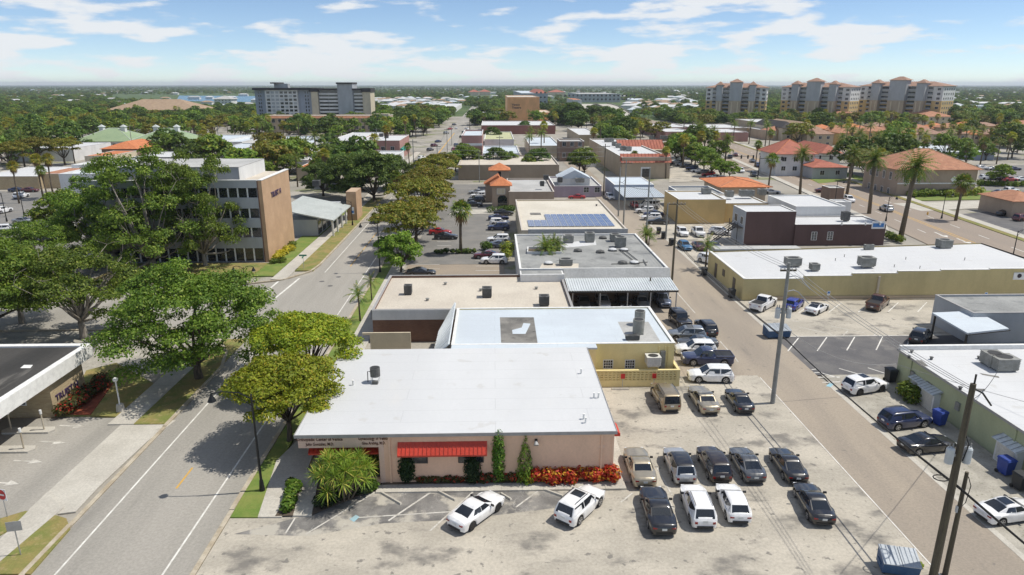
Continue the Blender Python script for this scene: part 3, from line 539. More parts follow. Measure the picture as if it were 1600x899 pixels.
def vent(u, v, z, label, r=0.06, h=0.45, m='frame_white'):
    p = G(u, v, z); t = thing('vent_pipe', label, 'vent pipe', (p.x, p.y, z), 0, 'roof vent pipes'); MB().cyl(0, 0, 0, h, r, 8).build('pipe', m, t); MB().cyl(0, 0, h, h + 0.05, r * 1.5, 8).build('cap', m, t)
def bump_vent(u, v, z, label, m='roof_white'):
    p = G(u, v, z); t = thing('roof_hatch', label, 'roof hatch', (p.x, p.y, z)); MB().box(-.55, .55, -.5, .5, 0, .22).build('curb', 'ac_dark', t); MB().tube([(0, 0, .22), (0, 0, .32), (0, 0, .42)], [.62, .55, .25], 10).build('dome', m, t)

# ---- pink clinic in the foreground
PX0, PX1, PY0, PY1, PHT = -14.1, 8.55, 43.95, 60.1, 4.12
clinic = thing('clinic_building', 'pink stucco medical clinic with a big white flat roof and red awnings', 'building', (0, 0, 0)); block(PX0, PX1, PY0, PY1)
PC = G(604, 752).x       # right edge of the entrance recess
rd = 3.2
w = MB(); w.box(PC, PX1, PY0, PY1, -0.2, PHT - 0.12); w.box(PX0 + 2.0, PC, PY0 + rd, PY1, -0.2, PHT - 0.12); w.build('wall', 'stucco_pink', clinic)
MB().box(PX0, PC - 0.01, PY0 - 0.02, PY0 + 0.35, 3.05, PHT - 0.02).build('sign_header', 'stucco_fascia', clinic)
MB().box(PX0, PX0 + 0.3, PY0 + 0.36, PY1, 3.05, PHT - 0.02).build('side_header', 'stucco_fascia', clinic)
MB().box(PX0 + .3, PC - .01, PY0 + .36, PY0 + rd - .01, 3.9, 4.0).build('porch_ceiling', 'stucco_fascia', clinic); MB().box(PX0 + .3, PX0 + 2.0, PY0 + rd, PY1, 3.9, 4.0).build('porch_ceiling', 'stucco_fascia', clinic)
for yy in (PY0 + 8, PY1 - 0.4): MB().box(PX0 + .02, PX0 + .28, yy, yy + .3, 0, 3.05).build('porch_post', 'stucco_pink', clinic)
MB().box(PX0 - 0.15, PX1 + 0.15, PY0 - 0.15, PY1 + 0.1, PHT - 0.11, PHT).build('roof', 'roof_white', clinic)
e = MB(); e.box(PX0 - .2, PX1 + .2, PY0 - .2, PY0 - .15, PHT - .2, PHT + .05); e.box(PX0 - .2, PX0 - .15, PY0 - .15, PY1, PHT - .2, PHT + .05); e.box(PX1 + .15, PX1 + .2, PY0 - .15, PY1, PHT - .2, PHT + .05); e.build('roof_edge', 'coping_grey', clinic)
MB().box(PC + .35, PC + .5, PY0 - .1, PY0, 0.1, PHT - .15).build('downpipe', 'stucco_pink', clinic); MB().box(PX1 - .95, PX1 - .8, PY0 - .1, PY0, 0.15, PHT - .15).build('downpipe', 'stucco_pink', clinic); MB().box(PX1 - 0.14, PX1 + .02, PY0 - .04, PY0, 0.05, PHT - .15).build('corner_trim', 'stucco_pink', clinic)
def awning(x0, x1, y, z1, z0, d, parent, mat='awning_red'):
    m = MB(); m.add([(x0, y, z1), (x1, y, z1), (x1, y - d, z0 + .12), (x0, y - d, z0 + .12), (x0, y - d, z0), (x1, y - d, z0), (x0, y, z0 + .0), (x1, y, z0)], [(3, 2, 1, 0), (4, 5, 2, 3), (0, 6, 4, 3), (2, 5, 7, 1), (6, 7, 5, 4)])
    o = m.build('awning', mat, parent); n = int((x1 - x0) / 0.3); s = Vector((0, -d, z0 + .12 - z1)); nn = Vector((0, -(s.z), s.y)).normalized(); nn = nn if nn.z > 0 else -nn
    rm = cached(('rib', round(d, 2), round(z1 - z0, 2), mat), lambda: MB().add([tuple(Vector((dx, 0, 0)) + s * t + nn * hh) for hh in (0, .05) for t in (0, 1) for dx in (-.02, .02)], [(0, 1, 3, 2), (4, 6, 7, 5), (0, 4, 5, 1), (2, 3, 7, 6), (0, 2, 6, 4), (1, 5, 7, 3)]).mesh('rib', mat))
    for i in range(n + 1): link('rib', rm, o, (x0 + .02 + (x1 - x0 - .04) * i / n, y, z1))
    return o
ax0, ax1 = G(621, 712, 2.6).x, G(761, 712, 2.6).x
awning(ax0, ax1, PY0 - .004, 3.42, 2.52, .58, clinic); awning(PX0 + .5, PC - .4, PY0 + 1.5, 2.95, 2.2, 1.05, clinic); MB().box(PX0 + .5, PC - .4, PY0 + 1.5, PY0 + 1.6, 2.2, 3.9).build('awning_backing', 'stucco_pink', clinic)
for xa, xb in ((ax0 + .25, ax0 + 2.1), (ax1 - 2.1, ax1 - .25)):
    o = MB().box(xa, xb, PY0 - .06, PY0 - .002, 1.7, 2.5).build('window', 'frame_dark', clinic); MB().box(xa + .08, xb - .08, PY0 - .075, PY0 - .06, 1.78, 2.44).build('pane', 'glass_dark', o)
# red side awning on the east wall, wall lamp, meter
sa = MB(); sa.add([(PX1, 46.4, 3.3), (PX1, 48.0, 3.3), (PX1 + .95, 48.0, 2.5), (PX1 + .95, 46.4, 2.5), (PX1 + .95, 46.4, 2.3), (PX1 + .95, 48.0, 2.3), (PX1, 46.4, 2.3), (PX1, 48.0, 2.3)], [(0, 3, 2, 1), (3, 4, 5, 2), (0, 6, 4, 3), (1, 2, 5, 7), (6, 7, 5, 4)]); sa.build('awning', 'awning_red', clinic)
o = MB().box(PX1, PX1 + .05, 46.7, 47.7, 0.05, 2.15).build('door', 'frame_dark', clinic); MB().box(PX1 + .05, PX1 + .1, 47.5, 47.6, 1.0, 1.1).build('handle', 'chrome', o)
lp = G(837, 684, 3.4); xl = lp.x; o = MB().box(xl - .1, xl + .1, PY0 - .12, PY0, 3.3, 3.55).build('wall_lamp', 'lamp_black', clinic); MB().tube([(xl, PY0 - .12, 3.42), (xl, PY0 - .34, 3.2)], [.1, .2], 10).build('lamp_shade', 'steel_grey', o)
MB().box(G(939, 690, 3).x - .2, G(939, 690, 3).x + .2, PY0 - .02, PY0, 2.75, 2.95).build('house_number', 'stucco_fascia', clinic)
MB().box(PX0 + 2.3, PX0 + 3.7, PY0 + rd - .06, PY0 + rd - .001, 0.1, 2.3).build('door', 'glass_dark', clinic)
for xa in (PX0 + 5, PX0 + 6.2): o = MB().box(xa, xa + 1, PY0 + rd - .05, PY0 + rd - .001, 0.8, 2.2).build('window', 'frame_dark', clinic); MB().box(xa + .07, xa + .93, PY0 + rd - .06, PY0 + rd - .05, .87, 2.13).build('pane', 'glass_dark', o)
rx = (math.pi / 2, 0, 0)
xs = G(468, 682, 3.7).x; xe = G(536, 682, 3.7).x; text_on(clinic, 'Orthopedic Center of Venice', 0.36, ((xs + xe) / 2, PY0 - .03, 3.62), rx, 'sign_letters_dark', align='CENTER', sx=0.76); text_on(clinic, 'Julio Gonzalez, M.D.', 0.32, ((xs + xe) / 2, PY0 - .03, 3.25), rx, 'sign_letters_dark', align='CENTER', sx=0.76)
xs = G(562, 682, 3.7).x; xe = G(608, 682, 3.7).x; text_on(clinic, 'Gynecology of Venice', 0.34, ((xs + xe) / 2, PY0 - .03, 3.64), rx, 'sign_letters_dark', align='CENTER', sx=0.72); text_on(clinic, 'Gina Arabitg, M.D.', 0.31, ((xs + xe) / 2, PY0 - .03, 3.28), rx, 'sign_letters_dark', align='CENTER', sx=0.72)
MB().box(PC - .35, PC + .02, PY0 - .03, PY0 + .3, 0, 3.06).build('porch_post', 'stucco_fascia', clinic); MB().box(PC - 1.6, PC - .36, PY0 - .1, PY0 + .3, 0, .45).build('planter_wall', 'stucco_pink', clinic)
p = G(587, 597, PHT); a = thing('roof_exhaust_fan', 'dark round exhaust fan on legs on the white clinic roof', 'exhaust fan', (p.x, p.y, PHT))
MB().cyl(0, 0, .55, 1.3, .42, 16).build('drum', 'ac_dark', a); MB().cyl(0, 0, 1.3, 1.32, .33, 16).build('fan_opening', 'ac_grille', a)
for dx, dy in ((-.3, -.3), (.3, -.3), (.3, .3), (-.3, .3)): MB().cyl(dx, dy, 0, .56, .03, 6).build('leg', 'frame_white', a)
MB().tube([(-.42, 0, .95), (-.62, 0, .95), (-.64, 0, 0)], .04, 6).build('conduit', 'ac_dark', a); MB().box(-.2, .25, -.55, -.25, 0.0, .25).build('junction_box', 'ac_dark', a)
for i, (u, v) in enumerate(((908, 584), (928, 622), (935, 622), (912, 655), (915, 661), (552, 602))): vent(u, v, PHT, ['white vent pipe alone near the right edge of the clinic roof', 'left vent pipe of the middle pair on the clinic roof', 'right vent pipe of the middle pair on the clinic roof', 'far vent pipe of the front pair on the clinic roof', 'near vent pipe of the front pair on the clinic roof', 'small vent pipe left of the exhaust fan on the clinic roof'][i], 0.07, 0.4)
p = G(945, 622, 0); ac_unit(PX1 + .75, 53.0, 0.0, 'tan air conditioner on the ground beside the clinic wall', (0.9, .9, 1.0), 'ac_grey', group='ground air conditioners'); ac_unit(PX1 + .75, 51.6, 0.0, 'dark air conditioner on the ground nearer the red side awning', (0.8, .8, .8), 'ac_dark', group='ground air conditioners')

# ---- yellow annex with the white roof and the pierced block wall
yh = 3.95; yx0, yx1 = G(715, 481, yh).x, G(1055, 537, yh).x
yy0, yy1 = G(990, 537, yh).y, G(860, 481, yh).y
t, d = flat('yellow_building', 'yellow stucco building with white roof behind the pink clinic', yx0, yx1, yy0, yy1, yh, 'stucco_yellow', 'roof_bluewhite', 0.12)
W, D = d; xc = (yx0 + yx1) / 2
for u in (950, 984): add_window(t, 'f', G(u, 570, 2).x * (yy0 / G(u, 570, 2).y) - xc, HT(u, 575, yy0), 0.85, 0.8, d, fr='frame_white', mun=(4, 3))
for u in (1030, 1040, 1045): x = G(u, 560, 2.5).x - xc; MB().box(x - .05, x + .05, -.12, 0, .2, yh - .3).build('conduit', 'stucco_yellow', t)
x = G(1036, 560, 2.5).x - xc; MB().box(x - .25, x + .25, -.2, 0, 1.2, 3.2).build('meter_box', 'ac_grey', t)
ex1 = G(930, 540, yh).x - xc; MB().box(-W / 2, ex1, PY1 + .3 - yy0, -.01, -.3, yh - .12).build('link_wall', 'stucco_yellow', t); MB().box(-W / 2, ex1 + .1, PY1 + .25 - yy0, -.06, yh - .12, yh + .05).build('link_roof', 'roof_bluewhite', t)
# sail-shaped corrugated mansard on its west edge: bottom front, bottom back, apex, top front
mA, mB, mC, mD = G(672, 575, 3.0), G(685, 520, 3.0), Vector((0, yy1, HT(711, 473, yy1))), Vector((0, PY1 + .3, yh + .55)); mC.x = ray(711, 473).x * yy1 / ray(711, 473).y; mD.x = mC.x
mA.y = PY1 + .3; ms = [Vector((p.x - xc, p.y - yy0, p.z)) for p in (mA, mB, mC, mD)]
MB().add([tuple(p) for p in ms] + [tuple(p + Vector((.12, 0, -.02))) for p in ms], [(0, 3, 2, 1), (4, 5, 6, 7), (0, 1, 5, 4), (1, 2, 6, 5), (2, 3, 7, 6), (3, 0, 4, 7)]).build('mansard_panel', 'metal_corr', t)
MB().add([tuple(ms[3]), tuple(ms[2]), (ms[2].x, ms[2].y, yh), (ms[3].x, ms[3].y, yh)], [(0, 1, 2, 3), (3, 2, 1, 0)]).build('mansard_back', 'coping_white', t)
for i in range(11):
    k = i / 10; tp_ = ms[3].lerp(ms[2], k); bt_ = ms[0].lerp(ms[1], k * 1.0) if k < .99 else ms[1]; MB().tube([tuple(bt_ + Vector((-.03, 0, .03))), tuple(tp_ + Vector((-.03, 0, .03)))], .035, 4).build('mansard_rib', 'metal_corr', t)
zr = yh - .085
MB().sheet([(p.x - xc, p.y - yy0) for p in (G(781, 496, zr), G(834, 496, zr), G(840, 536, zr), G(783, 536, zr))], zr).build('roof_patch', 'roof_patch', t); MB().sheet([(p.x - xc, p.y - yy0) for p in (G(800, 516, zr), G(815, 512, zr), G(818, 505, zr), G(829, 506, zr), G(821, 522, zr), G(801, 522, zr))], zr + .004).build('roof_membrane', 'roof_bluewhite', t)
MB().sheet([(p.x - xc, p.y - yy0) for p in (G(965, 503, zr), G(1013, 503, zr), G(1032, 534, zr), G(981, 534, zr))], zr).build('roof_patch', 'roof_lgrey', t)
acp(999, 507, zr, 'tall round grey condenser on the yellow building roof, far one', (1.1, 1.1, 1.5), m='ac_grey', rnd=True); acp(997, 521, zr, 'tall round grey condenser on the yellow building roof, near one', (1.15, 1.15, 1.5), m='ac_grey', rnd=True); acp(988, 531, zr, 'low dark pipe unit at the edge of the yellow roof', (1.3, .5, .5), m='ac_dark')
ac_unit(G(1025, 580, 2).x, yy0 - .75, 2.0, 'white boxy air conditioner on a stand at the yellow wall', (1.3, 1.1, 1.0), 'ac_white', group='ground air conditioners')
for dx in (-.45, .45):
    bk = MB().box(G(1025, 580, 2).x + dx - .05 - xc, G(1025, 580, 2).x + dx + .05 - xc, -1.2, 0, 1.9, 2.0).build('bracket', 'steel_grey', t)
# pierced block wall: every block its own piece
bx0, bx1, by = G(930, 604).x, G(1061, 604).x, G(1000, 604).y; bh = HT(1000, 578, by)
bw = thing('block_wall', 'low yellow pierced concrete block wall in front of the yellow building', 'wall', ((bx0 + bx1) / 2, by, 0)); hw_ = (bx1 - bx0) / 2
MB().box(-hw_, hw_, -.1, .1, -.1, bh * .38).build('wall_base', 'stucco_yellow', bw); MB().box(-hw_, hw_, -.13, .13, bh - .12, bh).build('wall_cap', 'stucco_yellow', bw); MB().box(hw_ - .3, hw_, -.12, .12, bh * .38, bh - .12).build('wall_pier', 'stucco_yellow', bw); MB().box(hw_ - .25, hw_, .12, 2.6, -.1, bh).build('wall_return', 'stucco_yellow', bw)
def blk(w, h):
    m = MB(); t_ = .06; m.box(-w / 2, -w / 2 + t_, -.09, .09, 0, h); m.box(w / 2 - t_, w / 2, -.09, .09, 0, h); m.box(-w / 2 + t_, w / 2 - t_, -.09, .09, 0, t_); m.box(-w / 2 + t_, w / 2 - t_, -.09, .09, h - t_, h); return m.mesh('block', 'stucco_yellow')
nb, nr = 20, 4; cw = (2 * hw_ - .3) / nb; ch = (bh - .12 - bh * .38) / nr; bm_ = blk(cw - .012, ch - .012)
for i in range(nb):
    for j in range(nr): link('block', bm_, bw, (-hw_ + cw * (i + .5), 0, bh * .38 + j * ch + .006))
for u, lab in ((972, 'small red handicapped parking sign at the left of the yellow block wall'), (1021, 'small red parking sign behind the tan wagon')):
    p = G(u, 606); s = thing('parking_sign', lab, 'sign', (p.x, by - .35, 0)); MB().cyl(0, 0, 0, 1.5, .03, 6).build('post', 'steel_grey', s); MB().box(-.2, .2, -.05, -.03, 1.0, 1.5).build('sign_plate', 'sign_red', s)

# ---- brick building with the beige roof
x0, x1, y0, y1, h = pbox(580, 898, 487, 430, vb=536)
y0 = max(y0, yy1 + .3)
t, d = flat('brick_building', 'brown brick building with white fascia and sandy flat roof', x0, x1, y0, y1, h, 'brick_brown', 'roof_beige', 0.3, cop='coping_grey')
W, D = d; fz = h - 1.15
f = MB(); f.box(-W / 2 - .08, W / 2, -.1, -.002, fz, h + .02); f.box(-W / 2 - .1, -W / 2 - .002, -.1, D, fz, h + .02); f.build('fascia', 'stucco_white', t)
zr = h - .27
for u, v, s, lab in ((638, 460, (.9, .9, 1.2), 'dark square exhaust box left on the sandy roof'), (761, 464, (1.1, 1.1, 1.2), 'dark square exhaust box mid on the sandy roof'), (850, 477, (1.1, 1.1, 1.2), 'dark square exhaust box at the right end of the sandy roof')): acp(u, v, zr, lab, s, m='ac_dark')
for u, v, lab in ((668, 470, 'small rusty roof vent beside the left exhaust box'), (696, 445, 'cluster of pale roof vents at the back of the sandy roof'), (751, 455, 'small vent left of the mid exhaust box'), (838, 452, 'small vent at the right of the sandy roof')): vent(u, v, zr, lab, .16, .25, 'ac_grey')
MB().box(-W / 2 + .2, -W / 2 + 4.6, -3.2, -3.0, -.1, 2.2).build('court_wall', 'stucco_cream', t); MB().box(-W / 2 - .6, -W / 2 + .2, -3.2, -3.0, 1.95, 2.2).build('court_lintel', 'stucco_cream', t)
# ---- grey roof block, its front panel and the carport
x0, x1, y0, y1, h = pbox(812, 1045, 420, 366, h=4.4)
t, d = flat('grey_roof_building', 'long low building with patched grey roof and sunken palm court', x0, x1, y0, y1, h, 'stucco_white', 'roof_grey', 0.2, cop='coping_white')
xc = (x0 + x1) / 2; zr = h - .165; W, D = d
def rp(*uv): return [(G(u, v, zr).x - xc, G(u, v, zr).y - y0) for u, v in uv]
MB().sheet(rp((847, 412), (904, 412), (904, 419), (843, 419)), zr).build('roof_patch', 'roof_beige', t); MB().sheet(rp((873, 380), (930, 375), (932, 383), (885, 387)), zr).build('roof_patch', 'roof_white', t)
pc = MB(); q = rp((825, 389), (876, 389), (877, 397), (824, 397)); MB().sheet(q, zr + .002).build('court_pit', 'soil', t)
for i in range(4): MB().prism(stripe(q[i], q[(i + 1) % 4], .16), zr, zr + .35).build('court_kerb', 'stucco_white', t)
lx_ = G(880, 424, h).x - xc; MB().box(-W / 2, lx_, -2.9, -.01, -.3, h - .2).build('front_wing', 'stucco_white', t); MB().box(-W / 2 + .2, lx_ - .2, -2.7, -.012, h - .2, h - .17).build('front_roof', 'roof_grey', t); MB().box(-W / 2, lx_, -2.95, -2.7, h - .2, h + .06).build('front_coping', 'coping_white', t)
fx0, fx1 = G(880, 434, 3.2).x, G(1047, 434, 3.2).x
fp = thing('side_wall', 'plain pale grey panel wall above the corrugated carport', 'wall', ((fx0 + fx1) / 2, y0 - .5, 0)); MB().add([(-(fx1 - fx0) / 2, 0, -.1), ((fx1 - fx0) / 2, 0, -.1), ((fx1 - fx0) / 2, .4, -.1), (-(fx1 - fx0) / 2, .4, -.1), (-(fx1 - fx0) / 2, -.3, 3.2), ((fx1 - fx0) / 2, -.3, 3.2), ((fx1 - fx0) / 2, .4, h + .1), (-(fx1 - fx0) / 2, .4, h + .1)], [(3, 2, 1, 0), (4, 5, 6, 7), (0, 1, 5, 4), (1, 2, 6, 5), (2, 3, 7, 6), (3, 0, 4, 7)]).build('wall_panel', 'roof_lgrey', fp)
for u, v, lab, s in ((888, 379, 'grey air conditioner at the left of the patched roof', (1.5, 1.3, 1.2)), (921, 378, 'grey air conditioner in the middle back of the patched roof', (1.4, 1.3, 1.5)), (961, 377, 'back air conditioner of the right pair on the patched roof', (1.5, 1.4, 1.2)), (969, 386, 'front air conditioner of the right pair on the patched roof', (1.5, 1.3, 1.6)), (884, 414, 'low air conditioner at the front of the patched roof', (1.7, 1.3, .9))): acp(u, v, zr, lab, s)
for u, v, lab in ((942, 373, 'dark roof hatch between the conditioners on the patched roof'), (903, 393, 'dark roof hatch by the palm court'), (938, 395, 'small dark hatch mid patched roof'), (957, 392, 'pale hatch right of centre on the patched roof'), (975, 392, 'white domed hatch on the patched roof'), (991, 412, 'white domed hatch at the front right of the patched roof'), (973, 412, 'dark hatch at the front right of the patched roof'), (857, 413, 'pale hatch at the front left of the patched roof')): bump_vent(u, v, zr, lab, 'roof_white' if 'white' in lab or 'pale' in lab else 'ac_dark')
for a, b in (((967, 391), (988, 407)), ((975, 391), (996, 408)), ((955, 414), (1000, 413)), ((985, 412), (1012, 411)), ((1005, 407), (1010, 416))): pa, pb = G(*a, zr), G(*b, zr); MB().tube([(pa.x - xc, pa.y - y0, zr + .12), (pb.x - xc, pb.y - y0, zr + .12)], .06, 5).build('roof_pipe', 'ac_dark', t)
cy0, cy1 = G(970, 455, 2.9).y, y0 - .85
cx0, cx1 = G(888, 455, 2.9).x, G(1061, 455, 2.9).x
cp = thing('carport', 'grey corrugated metal carport beside the alley with cars under it', 'carport', ((cx0 + cx1) / 2, cy0, 0)); hw_ = (cx1 - cx0) / 2; dd = cy1 - cy0
n = 44; m = MB()
for i in range(n):
    xa, xb = -hw_ + 2 * hw_ * i / n, -hw_ + 2 * hw_ * (i + .5) / n; xd = -hw_ + 2 * hw_ * (i + 1) / n
    m.add([(xa, 0, 2.9), (xb, 0, 2.9), (xb, dd, 3.3), (xa, dd, 3.3), (xb, 0, 2.98), (xd, 0, 2.98), (xd, dd, 3.38), (xb, dd, 3.38), (xd, 0, 2.9), (xd, dd, 3.3)], [(0, 1, 2, 3), (1, 4, 7, 2), (4, 5, 6, 7), (5, 8, 9, 6)])
m.build('corrugated_roof', 'metal_corr', cp); MB().box(-hw_, hw_, -.05, 0, 2.7, 2.92).build('fascia', 'frame_dark', cp); MB().box(-hw_, hw_ - 4, dd - .1, dd, 0, 3.2).build('back_wall', 'stucco_brown', cp)
for fx in (-.92, -.42, .08, .5, .97): MB().box(hw_ * fx - .06, hw_ * fx + .06, .05, .17, 0, 2.75).build('post', 'steel_grey', cp)
block(cx0, cx1, cy0, cy1)
# ---- solar roof
x0, x1, y0, y1, h = pbox(815, 981, 360, 312, h=4.4)
t, d = flat('solar_roof_building', 'low cream building with blue solar panels on its roof', x0, x1, y0, y1, h, 'stucco_cream', 'roof_cream', 0.25, cop='coping_beige'); xc = (x0 + x1) / 2; zr = h - .2
pa, pb = G(826, 355, zr), G(962, 355, zr); pt = G(850, 336, zr)
sol = thing('solar_array', 'blue solar panel array with white frames lying on the cream roof', 'solar panels', (xc, y0, zr)); rows = 4; ph = (pt.y - pa.y) / rows; ncol = 13; pw = (pb.x - pa.x) / ncol
sm = MB().box(-pw / 2 + .03, pw / 2 - .03, -ph / 2 + .03, ph / 2 - .03, .1, .14).mesh('solar_panel', 'solar_frame'); sc_ = MB()
for i in range(3):
    for j in range(2): sc_.box(-pw / 2 + .08 + i * (pw - .16) / 3, -pw / 2 + .04 + (i + 1) * (pw - .16) / 3, -ph / 2 + .09 + j * (ph - .18) / 2, -ph / 2 + .04 + (j + 1) * (ph - .18) / 2, .14, .148)
sc_ = sc_.mesh('solar_cell', 'solar_cell')
for r in range(rows):
    for c in range(ncol):
        if r >= 2 and c < 3: continue
        o = link('solar_panel', sm, sol, (pa.x - xc + pw * (c + .5), pa.y - y0 + ph * (r + .5), 0)); link('solar_cell', sc_, o)
MB().box(G(828, 332, zr).x - xc, G(844, 332, zr).x - xc, G(830, 336, zr).y - y0, G(830, 333, zr).y - y0, zr, zr + .05).build('roof_skylight', 'roof_patch', t)
vent(932, 322, zr, 'dark vent pipe at the right edge of the solar roof', .15, .3, 'ac_dark')
MB().box(G(825, 360, h).x - xc, G(981, 360, h).x - xc, -.3, -.02, h - 1, h + .25).build('parapet_band', 'roof_lgrey', t)
# ---- tan warehouse with the stepped parapet on the right
rx0, rx1, ry0 = 33.4, 76, G(1380, 468).y; rb = thing('tan_building', 'long tan stucco building with bright white roof and stepped parapet', 'building', ((rx0 + rx1) / 2, ry0, 0)); W = rx1 - rx0; block(rx0, rx1, ry0, 104)
us = [1167, 1252, 1326, 1396, 1462, 1537, 1690]; vt = [436, 431.5, 427.5, 424, 422, 420]; xs = [rx0] + [G(u, 470).x * ry0 / G(u, 470).y for u in us[1:-1]] + [rx1]
D1 = 15.5; hs = [HT((us[i] + us[i + 1]) / 2, vt[i], ry0) for i in range(6)]; xm = (rx0 + rx1) / 2
for i in range(6):
    MB().box(xs[i] - xm, xs[i + 1] - xm, 0, .3, -.3, hs[i]).build('front_wall', 'stucco_tan', rb); MB().box(xs[i] - xm, xs[i + 1] - xm, -.05, .34, hs[i], hs[i] + .07).build('coping', 'coping_white', rb)
MB().add([(-W / 2, .3, -.3), (-W / 2, D1, -.3), (-W / 2, D1, hs[0] + .1), (-W / 2, .3, hs[0]), (-W / 2 + .3, .3, -.3), (-W / 2 + .3, D1, -.3), (-W / 2 + .3, D1, hs[0] + .1), (-W / 2 + .3, .3, hs[0])], [(0, 3, 2, 1), (3, 7, 6, 2), (1, 2, 6, 5), (4, 5, 6, 7)]).build('side_wall', 'stucco_tan', rb)
MB().add([(-W / 2 - .06, 0, hs[0] + .002), (-W / 2 + .3, 0, hs[0] + .002), (-W / 2 + .3, D1, hs[0] + .15), (-W / 2 - .06, D1, hs[0] + .15), (-W / 2 - .06, 0, hs[0] + .1), (-W / 2 + .3, 0, hs[0] + .1), (-W / 2 + .3, D1, hs[0] + .25), (-W / 2 - .06, D1, hs[0] + .25)], [(4, 5, 6, 7), (0, 1, 5, 4), (1, 2, 6, 5), (3, 0, 4, 7), (2, 3, 7, 6)]).build('coping', 'coping_white', rb)
dR = G(1510, 381, hs[5]).y - ry0
MB().add([(-W / 2 + .3, .3, hs[0] - .25), (W / 2, .3, hs[5] - .2), (W / 2, dR, hs[5] - .05), (-W / 2 + .3, D1, hs[0] - .1)], [(0, 1, 2, 3)]).build('roof', 'roof_white', rb)
MB().add([(W / 2, .3, -.3), (W / 2, dR, -.3), (W / 2, dR, hs[5] + .1), (W / 2, .3, hs[5])], [(0, 1, 2, 3), (3, 2, 1, 0)]).build('side_wall', 'stucco_tan', rb); MB().add([(-W / 2, D1, -.3), (W / 2, dR, -.3), (W / 2, dR, hs[5] + .1), (-W / 2, D1, hs[0] + .1)], [(0, 1, 2, 3), (3, 2, 1, 0)]).build('back_wall', 'stucco_tan', rb)
MB().box(xs[0] - xm + 1, xs[2] - xm, D1 + .1, D1 + 2.2, 0, hs[0] + .4).build('rear_block', 'roof_lgrey', rb)
MB().box(G(1371, 450, 2).x * ry0 / G(1371, 450, 2).y - xm - .13, G(1371, 450, 2).x * ry0 / G(1371, 450, 2).y - xm + .13, -.2, 0, .3, 3.3).build('drain_pipe', 'stucco_cream', rb); MB().box(-W / 2 + 2, W / 2, -.12, -.002, .1, .55).build('wall_base', 'stucco_beige', rb)
for yy in (3, 7.5, 11): o = MB().box(-W / 2 - .05, -W / 2, yy, yy + 1.0, .05 if yy != 7.5 else 1.2, 2.2).build('door' if yy != 7.5 else 'window', 'frame_bronze', rb)
sx = G(1592, 432, 3.2).x * ry0 / G(1592, 432, 3.2).y - xm; o = MB().box(sx - .8, sx + 2, -.08, -.002, HT(1590, 437, ry0), HT(1590, 426, ry0)).build('wall_sign', 'sign_white', rb)
em = MB().cyl(0, 0, 0, .02, .3, 14).build('sign_emblem', 'sign_letters', o); em.rotation_euler = (math.pi / 2, 0, 0); em.location = (sx, -.085, HT(1590, 431, ry0))
for u, v, z, lab, s in ((1238, 415, hs[1], 'twin air conditioner at the left of the bright white tan-building roof', (2.0, 1.4, 1.2)), (1272, 422, hs[1], 'small dark air conditioner near the left front of the bright white roof', (1.1, 1.1, .95)), (1353, 416, hs[2], 'large grey air conditioner mid on the bright white roof', (1.9, 1.5, 1.35)), (1357, 391, hs[2], 'little pale fan box at the back of the bright white roof', (1.4, .5, .9)), (1474, 387, hs[4], 'grey air conditioner at the far right of the bright white roof', (1.8, 1.5, 1.3))): acp(u, v, z - .15, lab, s)
for u, v in ((1319, 402), (1397, 418), (1415, 406), (1305, 408), (1507, 407), (1437, 420)): vent(u, v, hs[3] - .15, 'thin pipe vent on the bright white roof of the tan building', .05, .35, 'ac_grey')
# ---- green stucco building near right
gx0, gy1 = G(1395, 595).x, G(1395, 595).y; gh = HT(1395, 548, gy1); gx0 = (G(1395, 595).x + G(1545, 701).x) / 2
gt, gd = flat('green_building', 'pale green stucco building with white roof beside the gravel lot', gx0, gx0 + 30, 34.0, gy1, gh, 'stucco_green', 'roof_white', 0.02, cop='coping_grey', over=0.18)
xc = gx0 + 15; W, D = gd
MB().box(-W / 2 - .1, W / 2, D - .25, D + .1, gh + .12, gh + .55).build('rear_parapet', 'coping_white', gt)
for v_, u_ in ((575, 1430), (640, 1480), (690, 1555), (725, 1570)):
    yq = G(u_, v_ + 20, 1).y - 34; MB().box(-W / 2 - .12, -W / 2, yq, yq + .1, .1, gh - .2).build('conduit', 'stucco_green', gt)
for yq in (24.0, 17.5): MB().box(-W / 2 - .15, -W / 2, yq, yq + .5, 1.4, 2.1).build('meter_box', 'ac_grey', gt)
MB().box(-W / 2 - .05, -W / 2 - .0, 21.4, 22.2, .05, 2.1).build('door', 'frame_bronze', gt)
def shed(u, v, w, dd, hh, lab):
    p = G(u, v); t = thing('storage_shed', lab, 'shed', (p.x, p.y, 0)); MB().box(-w / 2, w / 2, 0, dd, 0, hh).build('wall', 'stucco_white', t)
    r = MB().add([(-w / 2 - .3, -.2, hh - .05), (w / 2, -.2, hh + .35), (w / 2, dd + .2, hh + .35), (-w / 2 - .3, dd + .2, hh - .05), (-w / 2 - .3, -.2, hh), (w / 2, -.2, hh + .42), (w / 2, dd + .2, hh + .42), (-w / 2 - .3, dd + .2, hh)], [(3, 2, 1, 0), (4, 5, 6, 7), (0, 1, 5, 4), (1, 2, 6, 5), (2, 3, 7, 6), (3, 0, 4, 7)]).build('roof', 'metal_corr', t)
    for i in range(6): y_ = -.15 + (dd + .3) * i / 5; MB().tube([(-w / 2 - .3, y_, hh + .03), (w / 2, y_, hh + .45)], .03, 4).build('roof_rib', 'steel_grey', r)
    MB().box(-w / 2 - .03, -w / 2, .2, dd - .2, .1, hh - .2).build('door', 'ac_white', t)
shed(1447, 630, .9, 1.9, 1.75, 'small white lean-to shed by the green wall, far one'); shed(1463, 645, .9, 1.9, 1.75, 'small white lean-to shed by the green wall, near one'); shed(1592, 740, .9, 2.2, 1.8, 'white lean-to shed at the right edge by the blue bin')
